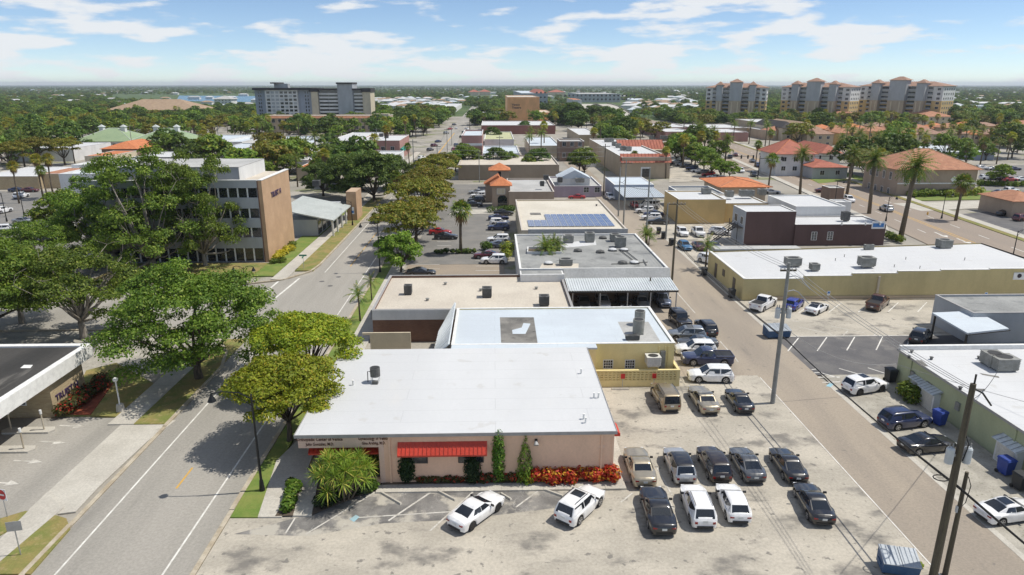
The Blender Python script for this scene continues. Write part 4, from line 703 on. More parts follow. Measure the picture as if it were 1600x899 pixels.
acp(1550, 571, gh + .12, 'grey two-part air conditioner on the near right white roof, far box', (1.5, 1.5, 1.25)); acp(1565, 577, gh + .12, 'grey two-part air conditioner on the near right white roof, near box', (1.9, 1.5, 1.25))
for u, v in ((1529, 561), (1455, 562), (1424, 551), (1500, 609), (1420, 560)): vent(u, v, gh + .12, 'small dark vent stub on the near right white roof', .12, .22, 'ac_dark')
for pts in ([(1428, 563), (1440, 563), (1452, 573), (1440, 572)], [(1530, 583), (1560, 588), (1562, 591), (1535, 586)], [(1521, 607), (1540, 608), (1538, 612), (1523, 611)]): MB().sheet([(G(u, v, gh + .125).x - xc, G(u, v, gh + .125).y - 34) for u, v in pts], gh + .125).build('roof_patch', 'roof_patch', gt)
# grey flat building and white canopy behind it
t, d = flat('grey_shop', 'grey flat roofed building behind a white canopy at right', *pbox(1520, 1690, 489, 460, h=3.6), 'stucco_grey', 'roof_grey', 0.2, cop='coping_grey')
p0, p1, p2, p3 = G(1456, 491, 3.0), G(1524, 488, 3.0), G(1576, 516, 3.0), G(1511, 523, 3.0); cc = (p0 + p2) / 2
cn = thing('canopy', 'white flat canopy on dark posts over a parked dark car', 'canopy', (cc.x, cc.y, 0)); MB().prism([(p.x - cc.x, p.y - cc.y) for p in (p0, p1, p2, p3)], 3.0, 3.18).build('canopy_roof', 'roof_bluewhite', cn); MB().prism([(p.x * 1.004 - cc.x, p.y - cc.y) for p in (p0, p1, p2, p3)], 2.9, 2.998).build('canopy_beam', 'frame_dark', cn)
for p in (p0, p3, p1): q = cc + (p - cc) * .9; MB().box(q.x - cc.x - .08, q.x - cc.x + .08, q.y - cc.y - .08, q.y - cc.y + .08, 0, 2.9).build('post', 'frame_dark', cn)

# ---- office block with the brick end wall, bank branch
ox1 = (G(421, 409).x + G(458, 380).x) / 2; oy0 = G(421, 409).y; oy1 = oy0 + 15; oh = HT(412, 282.5, oy0); ox0 = G(150, 409).x
ob = thing('office_block', 'four storey grey office block with tan brick end wall', 'building', ((ox0 + ox1) / 2, oy0, 0)); W, D = ox1 - ox0, oy1 - oy0; block(ox0, ox1, oy0, oy1 + 3)
MB().box(-W / 2, W / 2 - .6, .35, D - .3, -.2, oh - .5).build('core_wall', 'stucco_grey', ob)
MB().box(W / 2 - .598, W / 2, 0, D, -.2, oh).build('brick_end_wall', 'brick_tan', ob); MB().box(W / 2 - .68, W / 2 + .06, -.05, D + .05, oh, oh + .1).build('coping', 'coping_white', ob)
MB().box(W / 2 - .75, W / 2 - .6, -.06, .4, -.2, oh).build('corner_post', 'brick_brown', ob)
bands = [(HT(412, a, oy0), HT(412, b, oy0)) for a, b in ((409, 388), (371, 356), (341, 326), (309, 294))]
zs = [0] + [z for bnd in bands for z in bnd][1:] ; prev = None
solid = [(bands[0][1], bands[1][0]), (bands[1][1], bands[2][0]), (bands[2][1], bands[3][0]), (bands[3][1], oh)]
for a, b in solid: MB().box(-W / 2, W / 2 - .76, 0, .349, a, b).build('spandrel', 'stucco_grey', ob)
MB().box(-W / 2, W / 2 - .76, -.1, .4, oh, oh + .12).build('cornice', 'coping_white', ob); MB().box(-W / 2, W / 2 - .7, .4, D, oh - .49, oh - .3).build('roof', 'roof_beige', ob)
nw = 18; ww = (W - .9) / nw
for a, b in bands:
    me = MB().box(-ww / 2 + .12, ww / 2 - .12, .0, .06, 0, b - max(a, 0.05)).mesh('window', 'glass_dark'); fm = MB().box(-.12, .12, -.04, .12, 0, b - max(a, .05)).mesh('mullion', 'frame_white')
    for i in range(nw): link('window', me, ob, (-W / 2 + ww * (i + .5), .22, max(a, .05))); link('mullion', fm, ob, (-W / 2 + ww * i, .2, max(a, .05)))
pz = oh + HT(373, 262, oy0 + 3) - HT(373, 280, oy0 + 3); px1 = G(372, 262, pz).x - (ox0 + ox1) / 2
MB().box(-W / 2 + 5, px1, 2.0, D - .4, oh - .3, pz).build('penthouse', 'stucco_bluegrey', ob); MB().box(-W / 2 + 4.9, px1 + .1, 1.9, D - .3, pz, pz + .1).build('penthouse_roof', 'roof_lgrey', ob); MB().box(px1, px1 + .08, 1.9, D - .3, oh - .3, pz + .05).build('penthouse_end', 'stucco_white', ob)
tp = text_on(ob, 'TRUIST', 2.3, (G(266, 272, oh + 1).x - (ox0 + ox1) / 2, 1.94, oh + .1), rx, 'frame_white', depth=.12)
te = text_on(ob, 'TRUIST H', 1.3, (W / 2 + .04, 4.0, oh - 3.4), (math.pi / 2, 0, math.pi / 2), 'sign_purple', depth=.1)
# low wing with the sloping metal roof
lx0, lx1, ly0, ly1 = ox1 - 3, ox1 + 6.2, oy0 + 19, oy0 + 41
lw_ = thing('entrance_wing', 'low brick wing with sloping pale metal roof beside the office block', 'building', ((lx0 + lx1) / 2, ly0, 0)); W2 = lx1 - lx0; D2 = ly1 - ly0; block(lx0, lx1, ly0, ly1)
MB().box(-W2 / 2, W2 / 2 - 3, .5, D2, -.2, 3.2).build('wall', 'stucco_grey', lw_); MB().box(W2 / 2 - .5, W2 / 2 + 1.6, D2 - 6, D2, -.2, 6.2).build('brick_tower', 'brick_tan', lw_)
r = MB().add([(-W2 / 2 - .4, -.6, 5.4), (W2 / 2 + .4, -.6, 3.3), (W2 / 2 + .4, D2 - 6.1, 3.3), (-W2 / 2 - .4, D2 - 6.1, 5.4), (-W2 / 2 - .4, -.6, 5.2), (W2 / 2 + .4, -.6, 3.1), (W2 / 2 + .4, D2 - 6.1, 3.1), (-W2 / 2 - .4, D2 - 6.1, 5.2)], [(0, 1, 2, 3), (7, 6, 5, 4), (4, 5, 1, 0), (5, 6, 2, 1), (6, 7, 3, 2), (7, 4, 0, 3)]).build('metal_roof', 'metal_grey', lw_)
for i in range(20): y_ = -.5 + (D2 - 5.7) * i / 19; MB().tube([(-W2 / 2 - .4, y_, 5.42), (W2 / 2 + .4, y_, 3.32)], .04, 4).build('roof_seam', 'metal_grey', r)
for y_ in (0, 4, 8, 12): MB().box(W2 / 2 - .15, W2 / 2 + .15, y_, y_ + .3, 0, 3.15).build('column', 'frame_white', lw_)
for i in range(4): MB().box(W2 / 2 - 3 , W2 / 2 - 2.94, 1 + i * 3.6, 3.6 + i * 3.6, .3, 2.7).build('window', 'glass_dark', lw_)
acp(495, 291, 6.2, 'dark condenser on the low brick wing beside the office block', (1.5, 1.5, 1.3), m='ac_dark')
# bank branch, bottom left
bhz = 4.5; bx1 = (G(146, 537, bhz).x + G(0, 626, bhz).x) / 2; byk = G(100, 537, bhz).y; bk = thing('bank_branch', 'sand brick bank branch with dark flat roof and deep white fascia', 'building', (bx1 - 15, 44, 0)); D = byk - 44; block(bx1 - 45, bx1 + 2, 40, byk)
fz0 = bhz - (HT(147, 537, byk) - HT(147, 556, byk))
MB().box(-30, 14.4, .6, D - .6, bhz - .3, bhz - .15).build('roof', 'roof_dark', bk)
f = MB(); f.box(14.4, 15, 0, D, fz0, bhz); f.box(-30, 14.4, D - .6, D, fz0, bhz); f.box(-30, 14.4, 0, .6, fz0, bhz); f.build('fascia', 'coping_white', bk); MB().box(-30, 14.38, .62, D - .62, fz0 + .02, fz0 + .1).build('soffit', 'stucco_beige', bk)
wx1 = (G(90, 650).x + G(135, 612).x) / 2 - (bx1 - 15); wy0 = G(88, 651).y - 44
MB().box(-30, wx1, wy0, D - 1.2, -.2, fz0 + .02).build('wall', 'brick_sand', bk)
add = MB().box(wx1 - 3.4, wx1 - 2.2, wy0 - .06, wy0 - .001, 1.1, 2.2).build('teller_window', 'frame_white', bk); MB().box(wx1 - 3.3, wx1 - 2.3, wy0 - .08, wy0 - .06, 1.2, 2.1).build('pane', 'glass_blue', add); MB().box(wx1 - 6.4, wx1 - 5.2, wy0 - .06, wy0 - .001, 1.1, 2.2).build('teller_window', 'brick_brown', bk)
text_on(bk, 'TRUIST H', .8, (wx1 + .03, wy0 + .5, 1.2), (math.pi / 2, 0, math.pi / 2), 'sign_purple', depth=.08)
MB().sheet([(p.x - bx1 + 15, p.y - 44) for p in (G(31, 573, bhz), G(37, 568, bhz), G(51, 568, bhz), G(47, 573, bhz))], bhz - .145).build('roof_hatch', 'coping_white', bk)
for u, v, lab in ((45, 674, 'drive-through island with two posts nearest the bank wall'), (12, 704, 'drive-through island nearer the camera at the left edge')):
    p = G(u, v); t = thing('drive_island', lab, 'traffic island', (p.x, p.y, 0)); MB().prism([(-1.9, -.5), (1.9, -.5), (2.2, 0), (1.9, .5), (-1.9, .5), (-2.2, 0)], -.05, .15).build('island_base', 'concrete', t)
    for dx in (-1.4, 1.3): MB().cyl(dx, 0, .15, 1.6, .06, 8).build('post', 'kerbstone', t); MB().cyl(dx, 0, 1.6, 1.95, .1, 8).build('post_head', 'frame_white', t)
# ---- middle distance, street blocks
def PB(name, label, px_, wallm, roofm, par=.35, cop='coping_white', wins=None, **k):
    t, d = flat(name, label, *px_, wallm, roofm, par, cop, **k); h = px_[4]
    for w in (wins or []): win_row(t, d, *w)
    return t, d
t, d = PB('tan_office', 'small taupe building with flat grey roof left of the solar roof', pbox(795, 866, 300, 279, vb=325), 'stucco_taupe', 'roof_lgrey', cop='coping_beige')
acp(853, 281, 4.3, 'dark ridge unit on the taupe building roof, left', (1.3, 1.3, 1.2), m='ac_dark'); acp(847, 291, 4.3, 'dark ridge unit on the taupe building roof, front', (1, 1, 1.2), m='ac_dark')
def tower(label, uL, uR, ve, va, vb, wallm, roofm):
    y = G((uL + uR) / 2, vb).y; h = HT((uL + uR) / 2, ve, y); x0 = G(uL, vb).x; x1 = G(uR, vb).x; hip_t, dd = hip_house('roof_tower', label, x0, x1, y, y + (x1 - x0), h, 1.8, wallm, roofm, cat='tower', wins=False, over=.5); return hip_t, dd, h
t, d, h = tower('taupe entrance tower with orange tiled hip roof and arched doorway', 769, 797, 290, 280, 324, 'stucco_taupe', 'tile_orange')
add_window(t, 'f', 0, h - 2.0, 1.8, 1.2, d, glass='stucco_cream'); a = MB().prism([(-1.1, 0), (1.1, 0), (1.1, 2.2), (.6, 2.8), (-.6, 2.8), (-1.1, 2.2)], 0, .05).build('archway', 'glass_dark', t); a.rotation_euler = (math.pi / 2, 0, 0); a.location = (.3, -.003, 0)
yb = G(779, 324).y + 7; hb = HT(779, 288, yb); g_ = thing('gable_roof', 'steep orange tiled gable behind the taupe entrance tower', 'roof', (G(779, 324).x - 1.2, yb, 0)); zt = HT(778, 274, yb); MB().box(-2, 2, 0, 4, 0, hb).build('wall', 'stucco_taupe', g_); MB().add([(-2.4, -.3, hb), (2.4, -.3, hb), (2.4, 4.3, hb), (-2.4, 4.3, hb), (1.2, -.3, zt), (1.2, 4.3, zt)], [(3, 2, 1, 0), (0, 4, 5, 3), (1, 2, 5, 4), (0, 1, 4), (2, 3, 5)]).build('tiled_roof', 'tile_orange', g_)
t, d, h = tower('far taupe tower with orange tiled hip roof above the car park', 766, 795, 266, 257, 296, 'stucco_taupe', 'tile_orange'); MB().box(-.4, .4, -.05, 0, h - 3.5, h - .4).build('window', 'glass_dark', t)
t, d = PB('lilac_building', 'low lilac building with white roof facing the alley', pbox(866, 940, 291, 276, vb=308), 'stucco_lilac', 'roof_lgrey', wins=None)
for u in (916, 933): add_window(t, 'f', G(u, 300, 2).x * G(903, 308).y / G(u, 300, 2).y - t.location.x, 1.2, 1.3, 1.3, d, mun=(2, 2))
acp(875, 285, 3.6, 'dark unit at the left of the lilac building roof', (1.2, 1.2, 1.3), m='ac_dark'); acp(906, 285, 3.6, 'two fan condenser mid on the lilac building roof', (2.2, 1.2, 1.1)); acp(912, 278, 3.6, 'small condenser at the back of the lilac building roof', (1, 1, 1.0))
y = G(893, 287, 4.2).y + 8; g_ = thing('white_gable', 'white gabled roof behind the lilac building', 'building', (G(893, 276, 4).x, y, 0)); MB().box(-4, 4, 0, 7, 0, 4.4).build('wall', 'stucco_white', g_); MB().add([(-4.4, -.3, 4.4), (4.4, -.3, 4.4), (4.4, 7.3, 4.4), (-4.4, 7.3, 4.4), (0, -.3, 6.6), (0, 7.3, 6.6)], [(3, 2, 1, 0), (0, 4, 5, 3), (1, 2, 5, 4), (0, 1, 4), (2, 3, 5)]).build('gable_roof', 'roof_bluewhite', g_)
PB('khaki_block', 'wide khaki building with bare beige roof behind the orange towers', pbox(716, 874, 258, 243, vb=281), 'stucco_khaki', 'roof_beige', cop='coping_beige')
t, d = PB('pink_corner_block', 'two storey dusky pink corner building with white parapet beside the street', pbox(721, 753, 212, 203, vb=246), 'stucco_rose', 'roof_bluewhite', .6)
MB().box(-d[0] / 2 - .15, d[0] / 2 + .15, -.3, -.002, 4.6, 5.5).build('string_course', 'coping_white', t); add_window(t, 'f', 0, 1.3, 2.2, 2.6, d, mun=(3, 2))
PB('white_store', 'low white roofed shop right of the pink corner building', pbox(754, 812, 240, 228, h=4.4), 'stucco_white', 'roof_bluewhite')
PB('olive_roof_store', 'low shop with an olive green flat roof', pbox(757, 803, 218, 206, h=4.6), 'stucco_white', 'roof_olive')
t, d = PB('cream_cafe', 'cream building with white roof and yellow parasols in front', pbox(828, 876, 228, 214, h=4.6), 'stucco_cream', 'roof_bluewhite')
t, d = PB('brown_house_block', 'tall brown two storey block with three dark windows', pbox(875, 913, 221, 217, vb=252), 'stucco_brown', 'roof_lgrey', .4, wins=[('f', -4.5, 4.5, 3, 5.6, 1.3, 1.5), ('f', -4.5, 4.5, 3, 1.4, 1.2, 1.6)])
PB('white_shed', 'low white flat roofed building right of the brown block', pbox(912, 932, 243, 232, h=4), 'stucco_white', 'roof_bluewhite')
PB('rose_arcade', 'long dark red fronted shopping arcade with white roof', pbox(752, 868, 196, 189, h=5), 'stucco_dkrose', 'roof_white')
t, d = PB('theatre_tower', 'windowless orange theatre fly tower with its name in dark letters', pbox(793, 843, 152, 149, vb=192), 'stucco_orange', 'roof_beige', .4, cop='coping_beige')
h_ = BLD['windowless orange theatre fly tower with its name in dark letters'][5]
nf = 24
fm = MB().box(-.35, .35, -.25, 0, 0, h_ - .3).mesh('facade_rib', 'stucco_orange')
for i in range(nf): link('facade_rib', fm, t, (-d[0] / 2 + d[0] * (i + .5) / nf, 0, 0))
text_on(t, 'Venice\nTheatre', 2.2, (-d[0] / 2 + 3.2, -.3, h_ - 6.2), rx, 'sign_letters', depth=.2)
PB('theatre_annex', 'low orange annex beside the theatre tower', pbox(843, 861, 176, 172, vb=191), 'stucco_orange', 'roof_beige')
t, d = PB('grey_flats', 'grey apartment block with red hip roof behind the theatre', pbox(815, 856, 146, 142, vb=172), 'stucco_grey', 'roof_bluewhite', wins=[('f', 0, 14, 3, z, 2, 1.8) for z in (3, 8, 13, 18)])
hip(d[0] * .4, d[1] * .5, BLD['grey_flats' if False else 'grey apartment block with red hip roof behind the theatre'][5], 4, .5).build('hip_roof', 'tile_red', t, loc=(d[0] * .28, 3, 0))
# tan block with red tiled mansards by the highway
x0, x1, y0, y1, h = pbox(972, 1048, 246, 217, vb=279)
t, d = flat('plaza_building', 'large tan plaza building with red tiled mansards and white roof', x0, x1, y0, y1, h, 'stucco_beige', 'roof_white', .4)
W, D = d
def mansard(t, x0, x1, y, z0, z1, dep):
    m = MB().add([(x0, y - .6, z0), (x1, y - .6, z0), (x1, y + dep, z1), (x0, y + dep, z1), (x0, y + dep, z0), (x1, y + dep, z0)], [(0, 1, 2, 3), (0, 3, 4), (1, 5, 2), (2, 5, 4, 3), (4, 5, 1, 0)]); o = m.build('tiled_mansard', 'tile_red', t)
    n = int((x1 - x0) / 1.1); me = MB().tube([(0, y - .6, z0 + .06), (0, y + dep, z1 + .06)], .09, 4).mesh('tile_rib', 'tile_red')
    for i in range(n + 1): link('tile_rib', me, o, (x0 + (x1 - x0) * i / n, 0, 0))
mansard(t, -W / 2 - .3, W / 2 + .3, 0, h - 1.6, h + .9, 2.2)
mansard(t, -W / 2 + 6, W / 2 + 8, D * .55, h - 1.2, h + 1.8, 4.5); MB().box(W / 2 + .01, W / 2 + 8, D * .5, D, 0, h - 1.2).build('rear_wing', 'stucco_beige', t)
MB().box(-1.5, 1.5, -.08, 0, .5, 3.5).build('archway', 'frame_white', t); MB().box(-1.1, 1.1, -.12, -.08, .5, 3).build('pane', 'glass_dark', t)
for i, (u, v) in enumerate(((948, 222), (955, 222), (960, 228), (966, 231), (973, 235), (982, 236), (1018, 218), (1035, 218), (1039, 218))): acp(u, v, h - .3, ['first unit from the far left on the plaza roof', 'second unit from the far left on the plaza roof', 'third unit in the diagonal row on the plaza roof', 'fourth unit in the diagonal row on the plaza roof', 'fifth unit in the diagonal row on the plaza roof', 'nearest unit of the diagonal row on the plaza roof', 'lone unit at the back centre of the plaza roof', 'left unit of the pair at the back right of the plaza roof', 'right unit of the pair at the back right of the plaza roof'][i], (1.8, 1.8, 1.5))
PB('beige_store', 'beige shop with white roof and striped awning beyond the plaza', pbox(905, 938, 211, 200, h=5), 'stucco_beige', 'roof_white')
# alley right side
t, d = PB('corrugated_store', 'low building with striped white metal roof along the alley', pbox(960, 1022, 289, 277, h=3.8), 'stucco_bluegrey', 'roof_bluewhite', .1)
y0 = G(1010, 309, 2.9).y; y1 = G(1000, 291, 3.1).y; x0, x1 = G(976, 309, 2.9).x, G(1042, 309, 2.9).x
cp = thing('metal_carport', 'white striped metal carport over a red car by the alley', 'carport', ((x0 + x1) / 2, y0, 0)); m = MB(); n = 18; hw_ = (x1 - x0) / 2
for i in range(n):
    a = -hw_ + 2 * hw_ * i / n; b = a + hw_ / n; c = a + 2 * hw_ / n; m.add([(a, 0, 2.9), (b, 0, 2.9), (b, y1 - y0, 3.2), (a, y1 - y0, 3.2), (b, 0, 3.0), (c, 0, 3.0), (c, y1 - y0, 3.3), (b, y1 - y0, 3.3)], [(0, 1, 2, 3), (4, 5, 6, 7), (1, 4, 7, 2)])
m.build('corrugated_roof', 'roof_bluewhite', cp); MB().box(-hw_, hw_, -.06, 0, 2.7, 2.95).build('fascia', 'frame_dark', cp); MB().box(-hw_, hw_, y1 - y0 - .2, y1 - y0, 0, 3.1).build('back_wall', 'stucco_bluegrey', cp)
for f_ in (-.97, -.5, 0, .5, .97): MB().box(f_ * hw_ - .07, f_ * hw_ + .07, .1, .24, 0, 2.75).build('post', 'steel_grey', cp)
block(x0, x1, y0, y1)
t, d = PB('yellow_box_building', 'plain pale yellow box building with white roof by the alley', pbox(1061, 1135, 312, 298, vb=350), 'stucco_gold', 'roof_white', .25); M['stucco_gold'].name = 'stucco_gold'
acp(1103, 303, BLD['plain pale yellow box building with white roof by the alley'][5] - .2, 'grey condenser on the pale yellow box building', (1.8, 1.6, 1.3))
t, d = PB('low_annex', 'low yellow annex with white roof right of the pale yellow box', pbox(1134, 1200, 318, 304, vb=348), 'stucco_gold', 'roof_white', .2)
for i, (u, v) in enumerate(((1139, 308), (1161, 307), (1171, 307), (1190, 305))): acp(u, v, 4.4, ['left of the four condensers on the low annex', 'second of the four condensers on the low annex', 'third of the four condensers on the low annex', 'right of the four condensers on the low annex'][i], (1.6, 1.4, 1.4))
x0, x1, y0, y1, h = pbox(1166, 1245, 331, 321, vb=383); BX = x0
t, d = flat('maroon_building', 'dark maroon two storey building with outside stair on its left', x0, x1, y0, y1, h, 'stucco_maroon', 'roof_white', .12)
W, D = d; MB().box(-W / 2 - .06, -W / 2 - .002, 0, D, 0, h - .05).build('side_cladding', 'stucco_grey', t); add_window(t, 'l', D * .7, 3.6, 1.4, 1.3, (W + .12, D)); add_window(t, 'l', D * .25, 3.6, 1.2, 1.3, (W + .12, D))
sr = MB()
for i in range(10): sr.box(-W / 2 - 5.0 + i * .4, -W / 2 - 4.6 + i * .4, D * .3, D * .3 + 1.1, .3 * i, .3 * i + .08)
st_ = sr.build('stair', 'frame_bronze', t); MB().box(-W / 2 - 1.1, -W / 2 - .06, D * .1, D * .8, 2.95, 3.05).build('landing', 'frame_bronze', t)
for s_ in (D * .3, D * .3 + 1.1): MB().tube([(-W / 2 - 5, s_, .95), (-W / 2 - 1.1, s_, 3.95)], .05, 5).build('handrail', 'frame_dark', st_); MB().tube([(-W / 2 - 5, s_, .0), (-W / 2 - 1.1, s_, 2.95)], .1, 5).build('stringer', 'frame_dark', st_)
for y_ in (D * .12, D * .78): MB().box(-W / 2 - 1.1, -W / 2 - 1.0, y_, y_ + .1, 0, 4).build('landing_post', 'frame_dark', t)
x0b, x1b, y0b, y1b, hb = pbox(1245, 1386, 351, 338, vb=383)
t, d = flat('maroon_shop', 'dark maroon single storey shop with stepped white roof edge', x1 + .02, x1b, y0b, y1b, hb, 'stucco_maroon', 'roof_white', .15)
for u in (1272, 1297): add_window(t, 'f', G(u, 368, 2).x * y0b / G(u, 368, 2).y - t.location.x, 1.0, .9, 1.4, d, mun=(2, 4))
sx = G(1374, 351, hb).x * y0b / G(1374, 351, hb).y - t.location.x; o = MB().box(sx - 1.4, sx + 1.0, -.1, -.002, hb - .8, hb + .5).build('wall_sign', 'sign_white', t); MB().box(sx - 1.2, sx + .8, -.12, -.1, hb - .5, hb + .2).build('sign_print', 'sign_blue', o)
acp(1320, 345, hb, 'dark fan unit on the maroon shop roof', (1.2, 1.2, 1.7), m='ac_dark')
for u in (1315, 1352, 1375): vent(u, 352, hb - .1, 'white vent on the front edge of the maroon shop roof', .14, .5)
PB('white_rear_building', 'pale building with white roof behind the maroon shop', pbox(1244, 1322, 323, 305, h=5.6), 'stucco_white', 'roof_white', .2); PB('white_small_block', 'small white block right of the pale building', pbox(1307, 1331, 316, 312, h=4.2), 'stucco_white', 'roof_white', .2)
PB('brown_kiosk', 'small brown windowless block beside the highway', pbox(1297, 1320, 294, 290, vb=318), 'stucco_brown', 'roof_lgrey', .2)
t, d = hip_house('station_canopy', 'orange tiled open canopy of a drive-through by the highway', *pbox(1128, 1198, 289, 277, h=4.0)[:4], 3.6, 1.3, 'stucco_beige', 'tile_orange', cat='canopy', over=1.2, wins=False, ridge='tile_terra')
PB('grey_station', 'grey flat building below the orange canopy', pbox(1065, 1132, 303, 291, h=4.0), 'stucco_bluegrey', 'roof_grey', .3)
# east of the highway
x0, x1, y0, y1, h = pbox(1405, 1530, 265, 250, vb=306)
t, d = hip_house('terracotta_house', 'large mauve building with terracotta hip roof and diamond emblem', x0, x1, y0, y0 + 17, h, 4.6, 'stucco_taupe', 'tile_terra', cat='building', over=.9, wins=False, ridge='tile_tan')
W, D = d; em = MB().prism([(0, -.9), (.9, 0), (0, .9), (-.9, 0)], 0, .06).build('emblem', 'sign_white', t); em.rotation_euler = (math.pi / 2, 0, 0); em.location = (W * .21, -.003, h - 2.6)
for r_ in (0, 4.2): win_row(t, d, 'l', 2, D - 2, 4, h - 3 - r_, 1.0, 1.9)
win_row(t, d, 'f', -W / 2 + 1, -W * .2, 3, h - 3.2, .9, 2.0); MB().box(-W / 2 - .08, W / 2 + .08, -.1, -.002, h * .45, h * .45 + .3).build('string_course', 'coping_white', t)
x0, x1, y0, y1, h = pbox(1215, 1300, 232, 222, vb=275)
t, d = hip_house('red_roof_bank', 'white building with layered red hip roofs across the highway', x0, x1 - 5, y0, y0 + 14, h * .8, 4.0, 'stucco_white', 'tile_red', cat='building', over=.8, ridge='tile_orange')
hip_house('red_roof_wing', 'low wing with red hip roof in front of the layered red roofs', *pbox(1270, 1325, 264, 250, vb=280)[:4], 3.6, 1.6, 'stucco_grey', 'tile_red', cat='building', over=.5); hip_house('red_pavilion', 'small pavilion with red pyramid roof right of the layered red roofs', *pbox(1285, 1315, 236, 226, vb=262)[:4], 5, 2.6, 'stucco_white', 'tile_red', cat='building', over=.6)
PB('grey_warehouse', 'long pale grey metal warehouse among the palms', pbox(1417, 1556, 238, 226, vb=250), 'stucco_bluegrey', 'metal_corr', .2); hip_house('corner_shop', 'small shop with orange roof at the right edge beyond the highway', *pbox(1583, 1640, 318, 306, vb=340)[:4], 3.6, 1.6, 'stucco_taupe', 'tile_terra', cat='building')
for i in range(26):       # terracotta row houses in front of the towers
    u = [1215, 1240, 1262, 1288, 1310, 1335, 1352, 1375, 1398, 1420, 1440, 1466, 1490, 1512, 1540, 1570, 1600, 1330, 1370, 1410, 1450, 1495, 1530, 1280, 1590, 1555][i]; v = 203 + RNG.uniform(-2, 3) + (9 if i > 16 else 0)
    p = G(u, v + 14); w_ = RNG.uniform(9, 14); hip_house('row_house', 'cream row house with terracotta roof in the rows before the condo towers', p.x - w_ / 2, p.x + w_ / 2, p.y, p.y + 10, RNG.uniform(4.6, 7), RNG.uniform(1.8, 2.6), RNG.choice(['stucco_cream', 'stucco_gold', 'stucco_beige']), RNG.choice(['tile_terra', 'tile_terra', 'tile_orange', 'tile_condo']), group='terracotta row houses below the condo towers')
t, d = hip_house('dark_roof_house', 'cream house with black mansard roof among the terracotta rows', *pbox(1222, 1243, 205, 198, vb=220)[:4], 6.5, 3, 'stucco_cream', 'shingle_dark'); hip_house('brown_roof_house', 'gold two storey house with brown hip roof right of the black roofed one', *pbox(1247, 1283, 206, 197, vb=222)[:4], 6.5, 3, 'stucco_gold', 'tile_tan')
# three condominium towers
def condo(label, u, v, wpx, rz, ztop_v):
    p = G(u, v); hh = HT(u, ztop_v, p.y); dist = p.length; W = wpx * (_fw.dot(p - Vector((0, 0, CAMH)))) / F * .93; D = 22; t = thing('condo_tower', label, 'apartment tower', (p.x, p.y, 0), rz, 'beige and white condo towers with terracotta roofs'); block(p.x - W / 2, p.x + W / 2, p.y - 6, p.y + 20)
    zs = hh * .55; MB().box(-W / 2, W / 2, 0, D, -1, zs).build('lower_wall', 'stucco_gold', t); MB().box(-W / 2 - .02, W / 2 + .02, -.02, D + .02, zs, hh * .9).build('upper_wall', 'stucco_white', t)
    n = 9
    for cx_, wd, up in ((-W * .27, W * .10, .97), (0, W * .20, 1.04), (W * .27, W * .10, .97)):
        MB().box(cx_ - wd / 2, cx_ + wd / 2, -4.5, 0, -1, zs).build('lower_bay', 'stucco_beige', t); MB().box(cx_ - wd / 2 - .03, cx_ + wd / 2 + .03, -4.53, 3, zs, hh * up).build('upper_bay', 'stucco_grey', t); hip(wd, 9, hh * up, 2.6, .8).build('bay_roof', 'tile_condo', t, loc=(cx_, -4.5, 0))
        for s_ in (-.25, .25): MB().box(cx_ + wd * s_ - .4, cx_ + wd * s_ + .4, -4.8, -4.5, -1, zs * .95).build('pilaster', 'stucco_cream', t)
    hip(W, D, hh * .9, 3.2, .9).build('roof', 'tile_condo', t)
    fl = 8; fh = hh * .88 / fl
    for k in range(fl):
        z = fh * k + .9
        for cx_, w_ in ((-W * .16, W * .11), (W * .16, W * .11), (-W * .36, W * .055), (W * .36, W * .055)):
            bm = cached(('balc', round(w_, 1)), lambda: MB().box(-w_ / 2, w_ / 2, -.12, -.03, 0, 2.2).mesh('balcony_recess', 'glass_dark')); link('balcony_recess', bm, t, (cx_, 0, z)); rm = cached(('bal', round(w_, 1)), lambda: MB().box(-w_ / 2, w_ / 2, -.9, -.12, -.25, .0).box(-w_ / 2, w_ / 2, -.9, -.82, 0, .9).mesh('balcony', 'stucco_grey')); link('balcony', rm, t, (cx_, 0, z))
        add_window(t, 'f', -W * .455, z, 2.2, 1.6, (W, D)); add_window(t, 'f', W * .455, z, 2.2, 1.6, (W, D))
        win_row(t, (W + .05, D), 'r', 1, D - 1, 5, z, 1.6, 1.5)
    return t
condo('condo tower standing alone left of the two others', 1146, 190, 96, rad(-24), 131); condo('middle condo tower with sunlit gold right side', 1268, 191, 112, rad(-44), 130); condo('rightmost condo tower with sunlit gold right side', 1398, 192, 132, rad(-53), 128)
hip_house('gate_lodge', 'small lodge with terracotta roof between the condo towers', *pbox(1322, 1348, 185, 178, vb=196)[:4], 6, 3, 'stucco_cream', 'tile_terra'); hip_house('club_house', 'wide clubhouse with terracotta roof right of the rightmost condo tower', *pbox(1440, 1490, 184, 176, vb=196)[:4], 6, 4, 'stucco_cream', 'tile_terra'); PB('metal_shed', 'long white metal shed in the trees right of the condo towers', pbox(1502, 1568, 166, 163, vb=174), 'stucco_white', 'roof_bluewhite')
